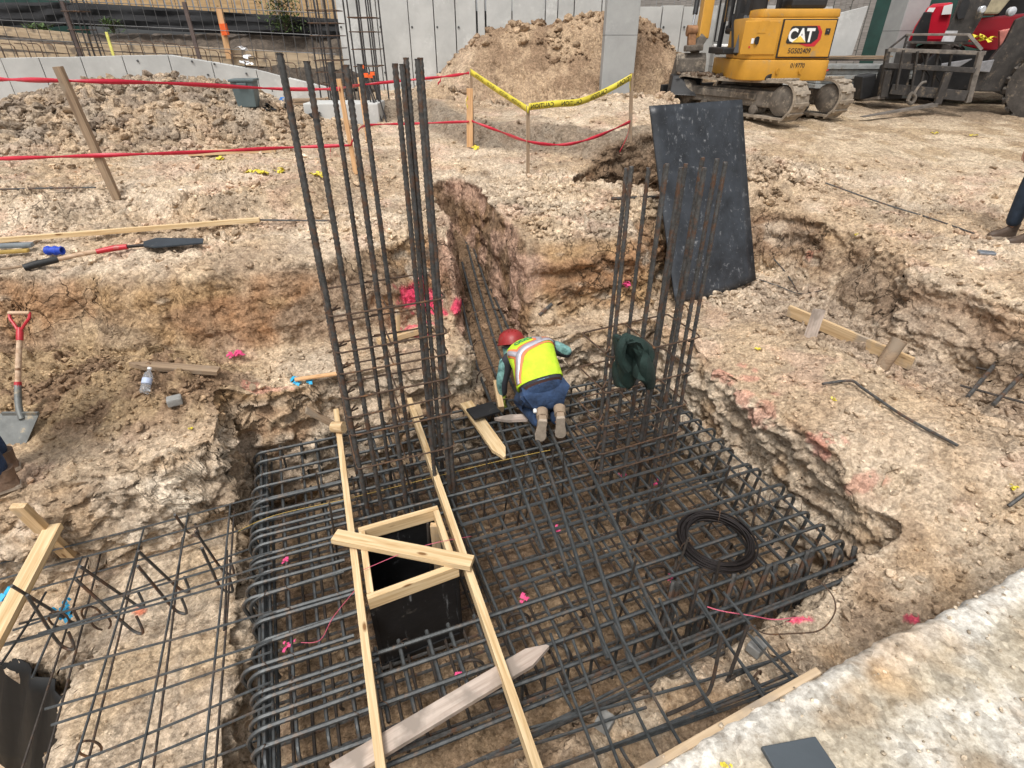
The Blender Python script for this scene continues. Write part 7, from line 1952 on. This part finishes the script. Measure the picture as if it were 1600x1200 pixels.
boot(wk, V((.385, 3.60, -.895)), V((.395, 3.63, -1.115)), (0, 1, .1), M_BOOT)
for (px_, py_, y_) in ((836, 642, 3.70),): MB().lathe([(.004, -.02), (.016, -.012), (.016, .012), (.004, .02)], PY(px_, py_, y_), 12, 'Y').build('pocket_cap', M_WHT, wk, True)
# ---- two people cut by the frame
def stander(base, heading, label, hat, jean, boots, shirtm, stride=.0):
    root = empty('person', base, 0, label, 'person')
    f = V((math.sin(heading), math.cos(heading), 0)); r = V((f.y, -f.x, 0)); B = V(base); Z = V((0, 0, 1))
    hL, hR = B - r * .09 + Z * .92, B + r * .09 + Z * .92
    aL, aR = B - r * .11 + f * stride + Z * .09, B + r * .11 - f * stride + Z * .09
    kL, kR = hL.lerp(aL, .5) + f * .03, hR.lerp(aR, .5) + f * .03
    pe, ch, nk, hd_ = B + Z * .96, B + Z * 1.32, B + Z * 1.50, B + Z * 1.64
    sL, sR = ch - r * .19 + Z * .08, ch + r * .19 + Z * .08
    eL, eR = sL - Z * .28 - r * .04, sR - Z * .28 + r * .04
    wL, wR = eL - Z * .24 + f * .08, eR - Z * .24 + f * .08
    P_ = [pe, B + Z * 1.13, ch, nk, hd_, hL, kL, aL, hR, kR, aR, sL, eL, wL, sR, eR, wR]
    skin('body', P_, ed, [.11, .10, .12, .045, .05, .08, .05, .036, .08, .05, .036, .05, .036, .025, .05, .036, .025], M_SKIN, root)
    skin('jeans', [pe, hL, kL, aL + Z * .02, hR, kR, aR + Z * .02], [(0, 1), (1, 2), (2, 3), (0, 4), (4, 5), (5, 6)], [.135, .10, .078, .070, .10, .078, .070], jean, root)
    k_ = -f
    loft('shirt', [(B + Z * .92, r, k_, .175, .125), (B + Z * 1.1, r, k_, .17, .12), (B + Z * 1.3, r, k_, .20, .13), (B + Z * 1.43, r, k_, .17, .10), (B + Z * 1.49, r, k_, .08, .07)], shirtm, root)
    for a, e_, w_ in ((sL, eL, wL), (sR, eR, wR)):
        skin('sleeve', [a, a.lerp(e_, .5), e_, w_], [(0, 1), (1, 2), (2, 3)], [.068, .055, .048, .034], shirtm, root)
        hand(root, w_, (0, 0, -1), -r if a is sL else r, 1 if a is sR else -1, M_SKIN, 1.0, .3)
    head(root, hd_, f, Z, 1.0, hat)
    for a in (aL, aR):
        h_ = a - f * .07; h_.z = B.z + .0; boot(root, h_, h_ + f * .29, Z, boots)
pL = P(36, 757, ZB)
M_BRB = mat('brown_boot', (.16, .10, .065), .8, 0, .3, 14, .3, 60, dirt=(.36, .29, .2), dirt_amt=.1)
fL = V((math.sin(R(232)), math.cos(R(232)), 0)); b_l = V((pL.x, pL.y, 0)) + fL * .07 + V((fL.y, -fL.x, 0)) * .11; b_l.z = G(pL.x - .1, pL.y) + .01
stander(b_l, R(232), 'person at the left edge of the photo showing only a jeans leg and brown boot', M_HAT, M_JEAN, M_BRB, M_DKSH)
pR = on_ground(1575, 384)
stander(V((pR.x + .16, pR.y + .12, pR.z + .01)), R(-95), 'person at the right edge of the photo showing only dark jeans and brown shoes', M_HAT, mat('dark_jeans', (.018, .03, .05), .9, 0, .3, 12, .4, 100), mat('dark_brown_shoe', (.07, .045, .03), .6, 0, .3, 14, .2), M_DKSH)
